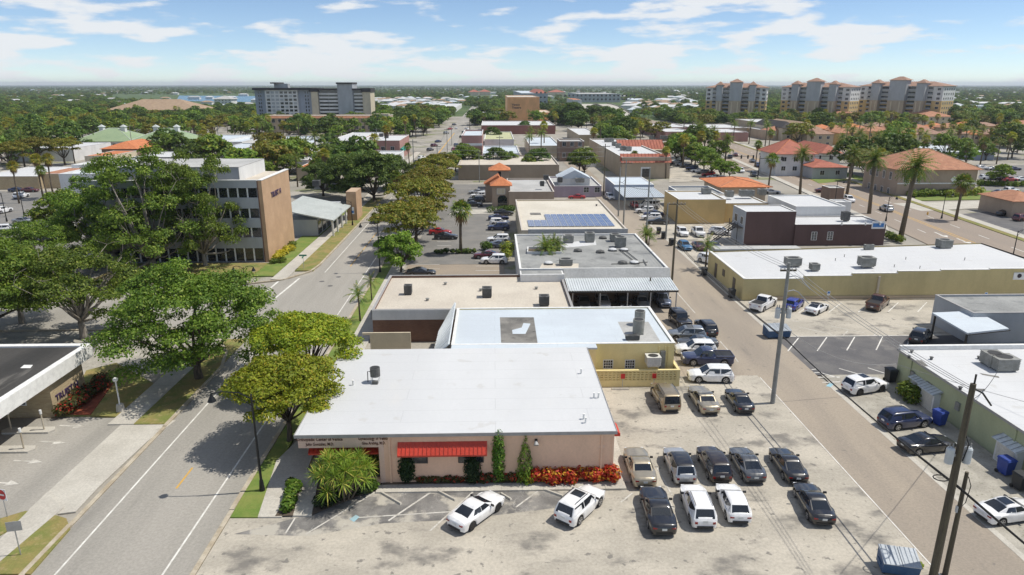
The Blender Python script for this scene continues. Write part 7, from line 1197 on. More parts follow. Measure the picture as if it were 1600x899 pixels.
for u, lab, w_, hh in ((641, 'dark clipped topiary under the left end of the red awning', .62, 2.3), (739, 'dark clipped topiary under the right end of the red awning', .55, 2.3)): x = G(u, 748).x; bush('topiary', lab, 'shrub', [(x, 43.72 + .35), (x, 43.72 + .3)], w_, hh, 'leaf_ivy', 1000, .12)
x = G(777, 740).x; bush('ivy_column', 'tall green ivy column climbing the clinic wall', 'climber', [(x, 43.9), (x + .08, 43.85), (x - .05, 43.9)], .42, 4.1, 'leaf_hedge', 500, .1)
x = G(820, 740).x; t = bush('cypress', 'slim pointed cypress against the clinic wall', 'shrub', [(x, 43.75)], .55, 2.9, 'leaf_oak', 1100, .1); me = t.children[0].data
vv = np.empty(len(me.vertices) * 3, np.float32); me.vertices.foreach_get('co', vv); vv = vv.reshape(-1, 3); zc = np.clip(vv[:, 2] / 3.4, 0, 1); vv[:, 0] *= (1.25 - 1.15 * zc); vv[:, 1] *= (1.25 - 1.15 * zc); vv[:, 2] *= 1.35; me.vertices.foreach_set('co', vv.ravel())
a, b = G(838, 748).x, G(955, 748).x; bush('croton_bed', 'dense red and orange croton hedge along the clinic wall', 'hedge', [(a + (b - a) * i / 17, 44.0 + RNG.uniform(-.25, .12)) for i in range(18)], .62, 1.25, 'leaf_croton', 330, .13); bush('croton_bed', 'yellow green croton at the left end of the red hedge', 'shrub', [(a - .5, 43.9), (a - 1.1, 43.95)], .45, .95, 'leaf_yellow', 260)
a, b = G(752, 748).x, G(836, 748).x; bush('croton_bed', 'sparser red brown crotons between ivy and cypress', 'shrub', [(a + (b - a) * i / 9, 44.05 + RNG.uniform(-.15, .1)) for i in range(10)], .45, .8, 'leaf_redbed', 190); a, b = G(655, 748).x, G(735, 748).x; bush('low_shrubs', 'low dark shrubs under the red awning', 'shrub', [(a + (b - a) * i / 10, 44.0 + RNG.uniform(-.1, .1)) for i in range(11)], .36, .6, 'leaf_redbed', 110)
bush('bank_hedge', 'red green hedge along the bank brick wall', 'hedge', line_pts(G(98, 652), G(160, 606), 12, .25), .8, 1.3, 'leaf_redbed', 260, .16); bush('yellow_shrubs', 'bright yellow shrubs at the foot of the brick end wall', 'shrub', line_pts(G(430, 408), G(452, 392), 8, .3), .8, 1.1, 'leaf_yellow', 200, .18); bush('yellow_shrubs', 'bright yellow hedge before the low brick wing', 'shrub', line_pts(G(495, 363), G(520, 342), 9, .3), .9, 1.3, 'leaf_yellow', 200, .2); bush('shrub', 'dark green shrub by the yellow ones at the office corner', 'shrub', [tuple(G(440, 411)[:2]), tuple(G(428, 412)[:2]), tuple(G(458, 386)[:2])], .8, .9, 'leaf_oak', 200, .18)
bush('lot_hedge', 'clipped green block hedge in the west lot', 'hedge', [tuple(G(757, 391)[:2]), tuple(G(764, 391)[:2])], .9, 1.5, 'leaf_hedge', 260, .18); bush('lot_hedge', 'clipped yellow green hedge by the grey roof wall', 'hedge', [tuple(G(790, 396)[:2]), tuple(G(796, 396)[:2]), tuple(G(793, 405)[:2])], 1.0, 2.0, 'leaf_lime', 260, .18); bush('lot_hedge', 'row of low bushes at the end of the west lot', 'hedge', line_pts(G(680, 397), G(742, 396), 8, .2), .55, .8, 'leaf_dark', 130, .2); bush('lot_hedge', 'dark shrubs before the taupe tower', 'hedge', line_pts(G(768, 333), G(800, 331), 7, .3), 1.0, 1.5, 'leaf_dark', 160, .2)
bush('shrub', 'weedy shrub against the green stucco wall', 'shrub', line_pts(G(1412, 618), G(1425, 628), 5, .3), .7, 1.5, 'leaf_mid', 200, .16); bush('shrub', 'grassy weeds beside the blue dumpster', 'shrub', [tuple(G(1436, 890)[:2])], .35, .5, 'leaf_lime', 160, .1); bush('hedge', 'green hedge before the terracotta house', 'hedge', line_pts(G(1425, 308), G(1480, 306), 12, .5), 1.5, 1.8, 'leaf_mid', 150, .3); bush('hedge', 'yellow flowering shrubs at the terracotta house corner', 'hedge', line_pts(G(1484, 308), G(1530, 304), 8, .5), 1.5, 1.9, 'leaf_lime', 150, .3); bush('shrub', 'low shrub by the maroon shop corner', 'shrub', line_pts(G(1388, 372), G(1408, 380), 6, .4), .8, 1.2, 'leaf_mid', 160, .2); bush('hedge', 'long hedge in the right hand lot', 'hedge', line_pts(G(1530, 290), G(1600, 292), 14, .4), 1.0, 1.4, 'leaf_mid', 130, .3)

# ------------------------------------------------------------------ street furniture
def street_lamp(label, u, v, vtop, arm=2.4, side=-1, group='black street lamps', double=False):
    p = G(u, v); h = HT(u, vtop, p.y); t = thing('street_lamp', label, 'street lamp', (p.x, p.y, 0), 0, group)
    MB().tube([(0, 0, 0), (0, 0, .15), (0, 0, .9), (0, 0, 1.0), (0, 0, h)], [.22, .2, .13, .09, .06], 10).build('post', 'lamp_black', t); MB().cyl(0, 0, -.05, .06, .32, 10).build('base', 'concrete', t)
    for s in ((side, -side) if double else (side,)):
        pts = [(0, 0, h - .35), (s * arm * .3, 0, h + .12), (s * arm * .7, 0, h + .2), (s * arm, 0, h + .08)]; a = MB().tube(pts, .04, 6).build('arm', 'lamp_black', t); MB().tube([(0, 0, h - .9), (s * arm * .45, 0, h + .1)], .025, 5).build('brace', 'lamp_black', a)
        l = MB().tube([(s * arm, 0, h + .08), (s * arm, 0, h - .1), (s * arm, 0, h - .28), (s * arm, 0, h - .5)], [.05, .1, .2, .3], 12).build('lantern', 'lamp_black', t); MB().tube([(s * arm, 0, h - .5), (s * arm, 0, h - .62)], [.24, .12], 12).build('lamp_glass', 'glass_lamp', l)
    return t, h
t, h = street_lamp('black pendant street lamp on the grass before the clinic', 410, 768, 616, arm=2.7)
street_lamp('black pendant street lamp at the sandy roof corner', 594, 426, 350, arm=2.6); t, h = street_lamp('black street lamp with a banner by the low brick wing', 551, 353, 315, arm=1.6); MB().box(-.08, .5, -.03, .03, h - 2.6, h - 1.2).build('banner', 'sign_white', t); MB().box(-.02, .45, -.05, -.03, h - 2.4, h - 1.9).build('banner_print', 'sign_blue', t)
street_lamp('black two armed lamp on the lawn before the office', 384, 453, 418, arm=1.4, double=True); street_lamp('tall dark lot lamp behind the grey sedan at left', 38, 338, 296, arm=.9); street_lamp('tall dark lot lamp at the left edge', 11, 347, 302, arm=.9); street_lamp('dark lamp between the left lot and the drive', 64, 375, 347, arm=.6)
for u, v, vt_, lab in ((1384, 346, 308, 'black lamp at the highway verge by the tallest date palm'), (1471, 342, 302, 'black lamp before the terracotta house'), (1581, 408, 361, 'black lamp at the far right of the highway'), (1304, 320, 283, 'black lamp by the brown kiosk')): street_lamp(lab, u, v, vt_, arm=1.6, side=1, group='black highway lamps')
p = G(189, 643); t = thing('lawn_lamp', 'white globe lamp on a concrete block on the bank lawn', 'lamp', (p.x, p.y, 0)); h = HT(184, 596, p.y); MB().tube([(0, 0, 0), (0, 0, .7)], [.4, .3], 8).build('base', 'concrete', t); MB().cyl(0, 0, .7, h, .06, 8).build('post', 'frame_white', t); MB().tube([(0, 0, h - .05), (0, 0, h + .08), (0, 0, h + .25), (0, 0, h + .36)], [.1, .22, .22, .08], 10).build('globe', 'glass_lamp', t)
# utility poles
def pole(label, x, y, h, r=.17, mat='wood_pole', cross=True, group='utility poles', trans=0, ctl=1.2):
    t = thing('utility_pole', label, 'utility pole', (x, y, 0), 0, group); MB().tube([(0, 0, -.4), (0, 0, h * .5), (0, 0, h)], [r * 1.15, r, r * .72], 10).build('pole', mat, t)
    if cross:
        c = MB().box(-ctl, ctl, -.06, .06, h - .75, h - .6).build('crossarm', 'wood_pole', t)
        for k in (-.95, -.45, .45, .95): MB().tube([(k * ctl, 0, h - .6), (k * ctl, 0, h - .42)], [.035, .05], 6).build('insulator', 'transformer', c)
    for i in range(trans):
        s = -1 if i == 0 else 1; zt = h * .66 if trans else h; tr_ = MB().tube([(s * .5, 0, zt - .5), (s * .5, 0, zt + .35), (s * .5, 0, zt + .45)], [.22, .22, .16], 14).build('transformer', 'transformer', t); MB().box(min(0, s * .26), max(0, s * .26), -.05, .05, zt - .1, zt + .05).build('bracket', 'steel_grey', tr_)
        for k in (-.1, .1): MB().tube([(s * .5 + k, 0, zt + .42), (s * .5 + k, 0, zt + .7)], [.05, .03], 6).build('bushing', 'cable_grey', tr_)
    return t
P1 = G(1207, 630); h1 = HT(1224, 411, P1.y)
t = pole('grey concrete utility pole with two transformers beside the alley', P1.x, P1.y, h1, .18, 'concrete_pole', True, trans=2, ctl=.7); 
for dz in (1.3, 2.6): MB().tube([(0, 0, h1 - dz), (.7, .1, h1 - dz + .12), (1.2, .2, h1 - dz - .1), (2.3, .3, h1 - dz - 1.2)], .045, 6).build('bracket_arm', 'steel_grey', t)
y2 = 33.0; h2 = HT(1521, 600, y2); x2 = ray(1521, 600).x * y2 / ray(1521, 600).y; t = pole('tall brown wooden pole with two transformers at lower right', x2, y2, h2, .21, 'wood_pole', False, trans=2); MB().tube([(-.1, 0, h2 - .2), (.7, .1, h2 - .6), (1.4, .2, h2 - 1.4)], .05, 6).build('bracket_arm', 'lamp_black', t); MB().cyl(.05, 0, h2, h2 + .55, .05, 6).build('pole_pin', 'lamp_black', t); MB().tube([(.1, -.1, h2 - 3), (.35, -.15, h2 - 3.6), (.2, -.12, h2 - 4.6)], .03, 5).build('cable_drop', 'cable', t)
y3 = 33.4; h3 = HT(1511, 738, y3); x3 = ray(1511, 738).x * y3 / ray(1511, 738).y; t = pole('shorter dark wooden pole beside the tall one at lower right', x3, y3, h3, .14, 'wood_pole', False); MB().box(-.2, -.13, -.1, .05, h3 - 2.6, h3 - 2.2).build('junction_box', 'transformer', t); MB().tube([(.14, 0, h3 - .3), (.4, 0, h3 - .9), (.3, 0, h3 - 2.0), (.14, 0, h3 - 2.2)], .025, 5).build('cable_loop', 'cable', t)
AP = []
for u, v, vt_, lab in ((1050, 438, 312, 'dark wooden pole beside the carport'), (1009, 381, 262, 'grey pole beside the patched roof'), (966, 338, 262, 'pole nearest in the far alley group'), (974, 352, 250, 'tall pole in the far alley group'), (943, 305, 225, 'dark tall pole by the lilac building'), (1040, 374, 318, 'slim pole in the lot of the yellow box building')):
    p = G(u, v); h = HT(u, vt_, p.y); pole(lab, p.x, p.y, h, .15, 'wood_pole' if 'dark' in lab else 'concrete_pole', 'tall' in lab or 'dark' in lab); AP.append((p, h))
p = G(1014, 476); hq = HT(1014, 434, p.y); pole('wooden post standing before the carport roof', p.x, p.y, hq, .13, 'wood_pole', False)
SP = []
for i, (u, v, vt_) in enumerate(((648, 296, 218), (684, 268, 226), (699, 238, 200), (706, 228, 196), (718, 262, 240), (749, 285, 235), (781, 262, 212), (345, 246, 196), (590, 240, 200), (209, 243, 196), (92, 232, 198))):
    p = G(u, v); h = HT(u, vt_, p.y); pole(['tall slim pole on the far street kerb, nearest', 'tall slim pole on the far street kerb, second', 'tall slim pole on the far street kerb, third', 'tall slim pole on the far street kerb, fourth', 'short pole by the khaki building', 'pole before the khaki building', 'pole among the roofs right of the pink corner', 'pole in front of the white gallery', 'pole before the white hall', 'pole in front of the green roofs', 'pole by the long white roofed shed'][i], p.x, p.y, h, .13, 'concrete_pole', True); SP.append((p, h))
def wire(label, a, b, sag, r=.02, mat='cable', group='overhead wires', n=14):
    a, b = Vector(a), Vector(b); pts = [a + (b - a) * (i / n) - Vector((0, 0, sag * 4 * (i / n) * (1 - i / n))) for i in range(n + 1)]; o = a.copy(); o.z = 0
    me = MB().tube([tuple(p - o) for p in pts], r, 5).mesh('overhead_wire', mat, True); tag(link('overhead_wire', me, None, o), label, 'wire', group)
q1 = Vector((P1.x, P1.y, 0)); q2 = Vector((x2, y2, 0)); q4 = Vector((AP[0][0].x, AP[0][0].y, 0)); Z = lambda v, z: v + Vector((0, 0, z))
for i, (dz, s) in enumerate(((6.4, .35), (6.05, .3))):
    w_ = Vector((.35 + i * .35, 0, 0)); wire(['thick black cable between the concrete and wooden poles, left one', 'thick black cable between the concrete and wooden poles, right one'][i], Z(q1 + w_, dz), Z(q2 + w_, dz - .1), s, .05); wire(['thick black cable from the wooden pole towards us, left one', 'thick black cable from the wooden pole towards us, right one'][i], Z(q2 + w_, dz - .1), (27.4 + i * .4, 4, dz), s, .05); wire(['black cable along the alley from the concrete pole, left one', 'black cable along the alley from the concrete pole, right one'][i], Z(q1 + w_, dz), Z(q4, 6.2 - i * .3), .5, .04)
for i in range(3):
    w_ = Vector((-.5 + .5 * i, 0, 0)); wire(['left thin wire between the tops of the near poles', 'middle thin wire between the tops of the near poles', 'right thin wire between the tops of the near poles'][i], Z(q1 + w_, h1 - .4), Z(q2 + w_ * .4, h2 - .3), .4, .018, 'cable_grey'); wire(['left thin wire along the alley pole tops', 'middle thin wire along the alley pole tops', 'right thin wire along the alley pole tops'][i], Z(q1 + w_, h1 - .4), Z(q4 + w_, AP[0][1] - .3), .7, .018, 'cable_grey')
ga, gb_ = G(1400, 569, 3.0), G(1600, 700, 6); wire('pale wire sagging over the dark lot to the green building', Z(q1, 7.6), ga, 1.3, .025, 'cable_grey'); wire('thin wire from the green building corner over its roof', ga, Vector((gx0 + 6, 36, 6.5)), .4, .02, 'cable_grey'); wire('service wire from the wooden pole to the green roof', Z(q2, h2 - 1), Vector((gx0 + 3, 52, 5)), .5, .02)
for (a, b) in zip(AP[:3], AP[1:4]): wire('thin cable along the alley poles beside the roofs', Z(Vector((a[0].x, a[0].y, 0)), a[1] * .72), Z(Vector((b[0].x, b[0].y, 0)), b[1] * .72), .5, .03)
for dz in (.8, 2.0, 3.2):
    a = SP[0]; b = AP[4]; wire('thin wire crossing from the street pole to the alley pole', Vector((a[0].x, a[0].y, a[1] - dz)), Vector((b[0].x, b[0].y, b[1] - dz)), .7, .03, 'cable_grey')
for (a, b) in zip(SP[:3], SP[1:4]): wire('thin wire along the far street poles', Vector((a[0].x, a[0].y, a[1] - .5)), Vector((b[0].x, b[0].y, b[1] - .5)), .6, .025)
cl_ = [Vector((.42 * math.cos(a_), .42 * math.sin(a_) * .8, 0)) for a_ in [i * math.pi / 6 for i in range(13)]]; lp_ = G(1470, 747, 6.0); tag(link('cable_coil', MB().tube([tuple(p) for p in cl_], .035, 5).add([(-.42, -.02, 0), (.42, -.02, 0), (.42, .02, 0), (-.42, .02, 0)], [(0, 1, 2, 3)]).mesh('cable_coil', 'cable'), None, lp_), 'round coil of spare cable hanging on the thick black line', 'cable coil')
# signs, bins
def signpost(label, u, v, vtop, parts, name='road_sign', cat='sign', rz=0): 
    p = G(u, v); h = HT(u, vtop, p.y); t = thing(name, label, cat, (p.x, p.y, 0), rz); MB().cyl(0, .0, 0, h, .035, 6).build('post', 'steel_grey', t); parts(t, h); return t
def noentry(t, h):
    d = MB().cyl(0, 0, 0, .03, .38, 20).build('sign_plate', 'sign_red', t); d.rotation_euler = (math.pi / 2, 0, 0); d.location = (0, -.04, h - .4); b = MB().box(-.27, .27, -.012, 0, -.06, .06).build('sign_bar', 'sign_white', t); b.location = (0, -.071, h - .4); q = MB().box(-.42, .42, -.02, 0, -.42, .42).build('sign_backing', 'sign_white', t); q.location = (0, -.037, h - .4)
signpost('red do not enter sign at the bank drive', 12, 809, 764, noentry, rz=-.3)
signpost('grey back of a road sign on the lower left verge', 33, 869, 815, lambda t, h: MB().box(-.42, .42, -.03, 0, h - .65, h).build('sign_plate', 'steel_grey', t), rz=.2)
signpost('green street name sign at the corner lawn', 475, 421, 398, lambda t, h: (MB().box(-.6, .6, -.03, 0, h - .25, h).build('name_plate', 'sign_green', t), MB().box(-.03, 0, -.6, .6, h - .5, h - .27).build('name_plate', 'sign_green', t)))
for u, v, lab in ((1293, 470, 'blue and white parking sign at the tan wall, left'), (1538, 472, 'blue and white parking sign at the tan wall, right')): signpost(lab, u, v, v - 15, lambda t, h: (MB().box(-.2, .2, -.05, -.03, h - .6, h).build('sign_plate', 'sign_white', t), MB().box(-.15, .15, -.06, -.05, h - .35, h - .05).build('sign_symbol', 'sign_blue', t)))
def bin_(label, u, v, mat, s=1.0, grp=None):
    p = G(u, v); t = thing('wheelie_bin', label, 'bin', (p.x, p.y, .01), RNG.uniform(-.3, .3), grp); t.scale = (s, s, s); MB().add([(-.26, -.3, .1), (.26, -.3, .1), (.26, .3, .1), (-.26, .3, .1), (-.32, -.37, 1.0), (.32, -.37, 1.0), (.32, .37, 1.0), (-.32, .37, 1.0)], [(3, 2, 1, 0), (4, 5, 6, 7), (0, 1, 5, 4), (1, 2, 6, 5), (2, 3, 7, 6), (3, 0, 4, 7)]).build('tub', mat, t); MB().add([(-.35, -.4, 1.0), (.35, -.4, 1.0), (.35, .42, 1.0), (-.35, .42, 1.0), (-.3, -.33, 1.1), (.3, -.33, 1.1), (.3, .36, 1.1), (-.3, .36, 1.1)], [(3, 2, 1, 0), (4, 5, 6, 7), (0, 1, 5, 4), (1, 2, 6, 5), (2, 3, 7, 6), (3, 0, 4, 7)]).build('lid', mat, t)
    for sx_ in (-.28, .28): w_ = MB().tube([(-.03, 0, 0), (.03, 0, 0)], [.12, .12], 10).build('wheel', 'rubber', t); w_.location = (sx_, .3, .12)
bin_('blue wheelie bin beside the navy wagon at the green wall', 1466, 664, 'bin_blue', 1.25); bin_('blue wheelie bin near the right edge at the green wall', 1569, 741, 'bin_blue', 1.25); bin_('black wheelie bin at the right edge by the lean-to', 1592, 765, 'bin_dark', 1.2); bin_('black bin at the far corner of the green building', 1390, 597, 'bin_dark', 1.3)
for u, v, lab in ((1029, 366, 'dark bin by the alley kerb, farthest'), (1036, 373, 'dark bin by the alley kerb, second'), (1049, 384, 'dark bin by the alley kerb, nearest'), (1100, 431, 'dark bin by the coconut palm'), (1143, 466, 'dark bin in the shade of the tan wall')): bin_(lab, u, v, 'bin_dark', 1.2)
def dumpster(label, u, v, w, d, h, rz):
    p = G(u, v); t = thing('dumpster', label, 'dumpster', (p.x, p.y, .02), rz); MB().add([(-w / 2, -d / 2, .12), (w / 2, -d / 2, .12), (w / 2, d / 2, .12), (-w / 2, d / 2, .12), (-w / 2, -d / 2 - .15, h * .72), (w / 2, -d / 2 - .15, h * .72), (w / 2, d / 2, h), (-w / 2, d / 2, h)], [(3, 2, 1, 0), (0, 1, 5, 4), (1, 2, 6, 5), (2, 3, 7, 6), (3, 0, 4, 7), (4, 5, 6, 7)]).build('body', 'dumpster_blue', t)
    for k in (-1, 1):
        m = MB(); x0_, x1_ = (-w / 2 - .03, -.02) if k < 0 else (.02, w / 2 + .03); m.add([(x0_, -d / 2 - .2, h * .72 + .01), (x1_, -d / 2 - .2, h * .72 + .01), (x1_, d / 2 + .02, h + .02), (x0_, d / 2 + .02, h + .02), (x0_, -d / 2 - .2, h * .72 + .06), (x1_, -d / 2 - .2, h * .72 + .06), (x1_, d / 2 + .02, h + .07), (x0_, d / 2 + .02, h + .07)], [(3, 2, 1, 0), (4, 5, 6, 7), (0, 1, 5, 4), (1, 2, 6, 5), (2, 3, 7, 6), (3, 0, 4, 7)]); l_ = m.build('lid', 'dumpster_lid', t)
        for i in range(4): xx = x0_ + (x1_ - x0_) * (i + .5) / 4; MB().tube([(xx, -d / 2 - .15, h * .72 + .07), (xx, d / 2, h + .08)], .03, 4).build('lid_rib', 'dumpster_lid', l_)
        MB().box(k * w / 2 - .05 if k < 0 else k * w / 2, k * w / 2 if k < 0 else k * w / 2 + .05, -.3, .3, h * .4, h * .5).build('lift_pocket', 'dumpster_blue', t)
    for cx_ in (-w / 2 + .15, w / 2 - .15):
        for cy_ in (-d / 2 + .15, d / 2 - .15): MB().cyl(cx_, cy_, -.02, .13, .08, 8).build('caster', 'rubber', t)
dumpster('blue dumpster with grey ribbed lids at the bottom edge', 1401, 891, 2.0, 1.2, 1.15, rad(-14)); dumpster('dark blue dumpster behind the concrete pole', 1208, 526, 2.0, 1.4, 1.3, rad(5)); dumpster('dark blue dumpster right of the concrete pole', 1222, 526, 1.3, 1.2, 1.25, rad(5))
p = G(42, 397); t = thing('bollard', 'yellow safety bollard in the left lot', 'bollard', (p.x, p.y, 0)); MB().cyl(0, 0, 0, 1.9, .2, 12).build('post', 'bollard_yellow', t); MB().box(-.6, .6, -.3, .3, 0, .9).build('guard', 'bollard_yellow', t)
p = G(1449, 337); t = thing('fire_hydrant', 'small orange fire hydrant on the highway verge', 'hydrant', (p.x, p.y, .09)); MB().tube([(0, 0, 0), (0, 0, .6), (0, 0, .75)], [.15, .14, .05], 10).build('barrel', 'line_yellow', t); MB().tube([(-.25, 0, .45), (.25, 0, .45)], .08, 8).build('outlet', 'line_yellow', t)
for u, v, w_, lab in ((1131, 277, 9, 'traffic signal mast arm left of the highway'), (1184, 280, 7, 'traffic signal mast arm at the highway corner'), (1331, 277, -14, 'long traffic signal mast arm before the red roofs')):
    p = G(u, v); t = thing('traffic_signal', lab, 'traffic light', (p.x, p.y, 0), 0, 'traffic signals at the highway'); MB().tube([(0, 0, 0), (0, 0, 7)], [.16, .12], 8).build('post', 'lamp_black', t); MB().tube([(0, 0, 6.2), (w_, 0, 6.6)], [.1, .06], 6).build('mast_arm', 'lamp_black', t)
    for k in (.55, .78, .97): MB().box(w_ * k - .2, w_ * k + .2, -.2, .1, 5.7, 6.8).build('signal_head', 'lamp_black', t)
for u, v, lab in ((481, 752, 'grey pot by the clinic door, left'), (492, 751, 'pale pot by the clinic door, right')):
    p = G(u, v); t = thing('plant_pot', lab, 'pot', (p.x, p.y + .8, .11)); MB().tube([(0, 0, 0), (0, 0, .4), (0, 0, .45)], [.16, .26, .28], 12).build('pot', 'concrete', t); MB().cyl(0, 0, .45, .46, .22, 10).build('soil', 'soil', t)
# ------------------------------------------------------------------ scattered trees of the town and the far wood
fA = broadleaf('farA', 10, 10.5, 2.4, 'leaf_mid', ncl=30, n_each=46, leaf=.55, clr=1.7, seed=61, tr=.25); fB = broadleaf('farB', 11, 11.5, 2.4, 'leaf_dark', ncl=32, n_each=46, leaf=.58, clr=1.8, seed=62, tr=.25); fC = broadleaf('farC', 8.5, 10.5, 2.2, 'leaf_rust', ncl=30, n_each=46, leaf=.52, clr=1.6, flat=.55, shape='umbrella', seed=63, tr=.25); fD = broadleaf('farD', 9, 9, 2.0, 'leaf_oak', ncl=26, n_each=46, leaf=.55, clr=1.7, seed=64, tr=.25)
FIRST = {}
def scatter(u0, u1, v0, v1, n, kinds, label, group, s0=.8, s1=1.25, name='grove_tree', cat='tree', gap=2.0):
    k = 0; tries = 0
    while k < n and tries < n * 8:
        tries += 1; p = G(RNG.uniform(u0, u1), RNG.uniform(v0, v1))
        if blocked(p.x, p.y, gap): continue
        pr = RNG.choice(kinds); t = plant(pr, name, label, cat, p.x, p.y, s=RNG.uniform(s0, s1), group=group); k += 1
        if pr[1].name not in FIRST: FIRST[pr[1].name] = [c for c in t.children if c.data == pr[1]][0]
    return k
BR = [fA, fB, fC, fD]; PL = [farp, farp2, royal, farp]
def sc2(u0, u1, v0, v1, nb, npalm, where):
    if nb: scatter(u0, u1, v0, v1, nb, BR, 'leafy tree ' + where, 'leafy trees ' + where)
    if npalm: scatter(u0, u1, v0, v1, npalm, PL, 'palm ' + where, 'palms ' + where, .85, 1.2, 'grove_palm', 'palm tree', 1.0)
sc2(-30, 425, 205, 226, 40, 75, 'in the dense grove behind the green roofed clubhouse'); sc2(-30, 425, 184, 205, 70, 30, 'in the far part of the grove on the left'); sc2(-30, 125, 236, 262, 8, 8, 'around the white roofs at the far left'); sc2(395, 640, 208, 224, 16, 15, 'in front of the long tan building'); sc2(585, 705, 178, 218, 60, 10, 'beside the far end of the street'); sc2(250, 520, 244, 292, 14, 10, 'between the left shops and the office block'); sc2(720, 930, 176, 205, 18, 14, 'around the theatre'); sc2(930, 1110, 182, 225, 26, 12, 'beside the bridge approach'); sc2(1180, 1610, 196, 232, 26, 70, 'between the terracotta row houses'); sc2(1470, 1610, 178, 200, 34, 6, 'right of the condo towers'); sc2(1080, 1480, 184, 197, 26, 14, 'at the feet of the condo towers'); sc2(1330, 1610, 226, 262, 4, 14, 'around the lots east of the highway')
sc2(1045, 1210, 232, 262, 6, 10, 'in the car parks beside the highway'); sc2(925, 1000, 228, 262, 3, 5, 'around the plaza building'); sc2(1200, 1420, 262, 300, 5, 6, 'on the far verge of the highway'); sc2(430, 640, 252, 290, 8, 6, 'in the lots left of the street shops')
# far wood: one mass
CLEAR = [(785, 866, 182, 202, 1), (900, 995, 160, 202, 1), (160, 312, 174, 192, .95), (270, 425, 148, 173, 1), (400, 590, 180, 202, .8), (580, 728, 154, 182, .8), (982, 1096, 156, 186, .75), (733, 776, 145, 156, 1), (812, 860, 165, 185, .8), (858, 975, 145, 172, .85), (1495, 1572, 168, 186, .9), (1090, 1480, 180, 200, .5), (0, 420, 140, 172, .45), (560, 1100, 138, 160, .35), (1470, 1600, 140, 175, .4)]
pts = []; NPf = np.random.default_rng(99)
while len(pts) < 36000:
    y = 500 * math.exp(NPf.uniform(0, 1) ** 1.15 * 2.85); x = y * NPf.uniform(-.92, .95)
    if y < 900 and blocked(x, y, 6): continue
    if y >= 900 and any(a - 5 < x < b + 5 and c - 45 < y < d + 3 for a, b, c, d in BLOCK if c > 850): continue
    w0, w1 = G(350, 160), G(350, 149)
    if w1.y > y > w0.y and -.53 * y < x < -.345 * y: continue
    d_ = Vector((x, y, -CAMH)); zc_ = d_.dot(_fw); pu, pv_ = CX + F * d_.dot(_rt) / zc_, CY - F * d_.dot(_up) / zc_
    if any(a < pu < b and c < pv_ < e_ and NPf.random() < q for a, b, c, e_, q in CLEAR): continue
    pts.append((x, y, -.6))
fm_ = bpy.data.meshes.new('far_wood'); fm_.from_pydata(pts, [], []); fw_ = link('far_wood', fm_); tag(fw_, 'dark green wood and gardens reaching to the horizon', 'wood', kind='stuff')
gn = bpy.data.node_groups.new('far_wood_nodes', 'GeometryNodeTree'); gn.interface.new_socket('Geometry', in_out='INPUT', socket_type='NodeSocketGeometry'); gn.interface.new_socket('Geometry', in_out='OUTPUT', socket_type='NodeSocketGeometry')
gi, go = gn.nodes.new('NodeGroupInput'), gn.nodes.new('NodeGroupOutput'); ip = gn.nodes.new('GeometryNodeInstanceOnPoints'); jn = gn.nodes.new('GeometryNodeJoinGeometry')
for pr in [fA, fC, fD, fA, fB]:
    if pr[1].name in FIRST:
        oi_ = gn.nodes.new('GeometryNodeObjectInfo'); oi_.inputs['Object'].default_value = FIRST[pr[1].name]; oi_.inputs['As Instance'].default_value = True; oi_.transform_space = 'ORIGINAL'; gn.links.new(oi_.outputs['Geometry'], jn.inputs[0])
gn.links.new(gi.outputs[0], ip.inputs['Points']); gn.links.new(jn.outputs[0], ip.inputs['Instance']); ip.inputs['Pick Instance'].default_value = True
ri = gn.nodes.new('FunctionNodeRandomValue'); ri.data_type = 'INT'; ri.inputs[4].default_value = 0; ri.inputs[5].default_value = 4; gn.links.new(ri.outputs[2], ip.inputs['Instance Index'])
rr_ = gn.nodes.new('FunctionNodeRandomValue'); rr_.data_type = 'FLOAT_VECTOR'; rr_.inputs[0].default_value = (0, 0, 0); rr_.inputs[1].default_value = (0, 0, 6.28); gn.links.new(rr_.outputs[0], ip.inputs['Rotation'])
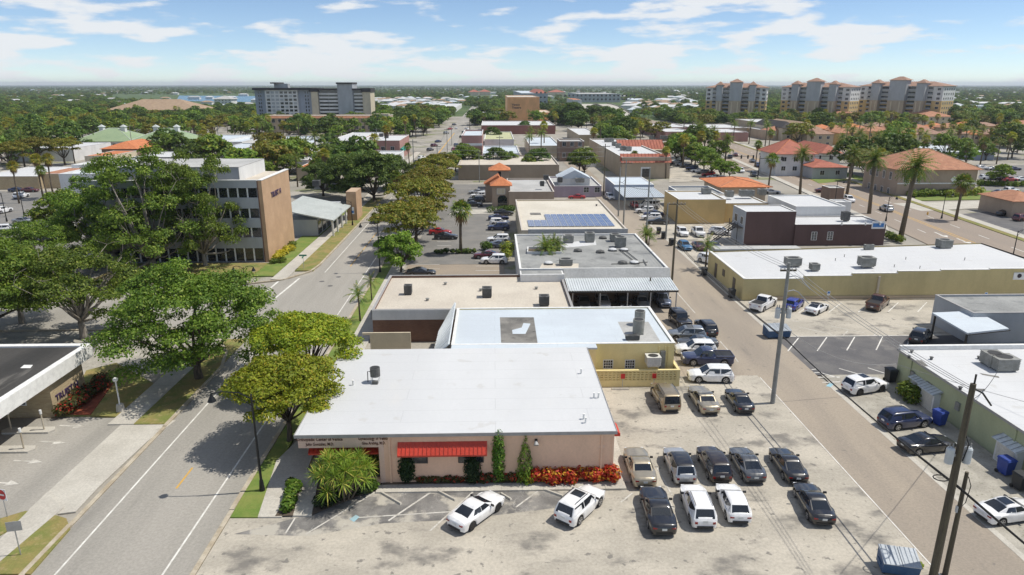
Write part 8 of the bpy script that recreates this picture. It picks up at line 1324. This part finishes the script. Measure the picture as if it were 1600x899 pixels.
rs_ = gn.nodes.new('FunctionNodeRandomValue'); rs_.data_type = 'FLOAT'; rs_.inputs[2].default_value = .45; rs_.inputs[3].default_value = .95; rs_.inputs['Seed'].default_value = 3; gn.links.new(rs_.outputs[1], ip.inputs['Scale'])
gn.links.new(ip.outputs[0], go.inputs[0]); md = fw_.modifiers.new('scatter', 'NODES'); md.node_group = gn

# ------------------------------------------------------------------ things that look alike: say which one, counted from the left of the view
ORD = ['first', 'second', 'third', 'fourth', 'fifth', 'sixth', 'seventh', 'eighth', 'ninth', 'tenth', 'eleventh', 'twelfth', 'thirteenth', 'fourteenth', 'fifteenth', 'sixteenth', 'seventeenth', 'eighteenth', 'nineteenth', 'twentieth']
by = {}
for o in col.objects:
    if o.parent is None and 'label' in o: by.setdefault(o['label'], []).append(o)
for lab, os_ in by.items():
    if not 1 < len(os_) <= 46: continue
    def su(o): d = Vector(o.location) - Vector((0, 0, CAMH)); return d.dot(_rt) / max(.1, d.dot(_fw))
    os_.sort(key=su); n = len(os_)
    for i, o in enumerate(os_):
        j = n - 1 - i
        w_ = ('leftmost' if i == 0 else 'rightmost' if j == 0 else (ORD[i] + ' from left') if i < 20 and i <= j else (ORD[j] + ' from right') if j < 20 else str(i + 1) + 'th from left')
        o['label'] = w_ + ', ' + lab

# ------------------------------------------------------------------ air: a thin even haze round the whole place
hz = MB().box(-13000, 13000, -150, 14000, -1.4, 62).mesh('haze', None); hm = bpy.data.materials.new('haze_air'); hm.use_nodes = True
for n_ in list(hm.node_tree.nodes): hm.node_tree.nodes.remove(n_)
ho = hm.node_tree.nodes.new('ShaderNodeOutputMaterial'); pv = hm.node_tree.nodes.new('ShaderNodeVolumePrincipled'); pv.inputs['Color'].default_value = (.80, .88, 1.0, 1); pv.inputs['Density'].default_value = 9e-5; pv.inputs['Anisotropy'].default_value = 0.2
hm.node_tree.links.new(pv.outputs[0], ho.inputs['Volume']); hz.materials.append(hm); tag(link('haze', hz), 'thin pale haze in the air over the town', 'haze', kind='stuff')
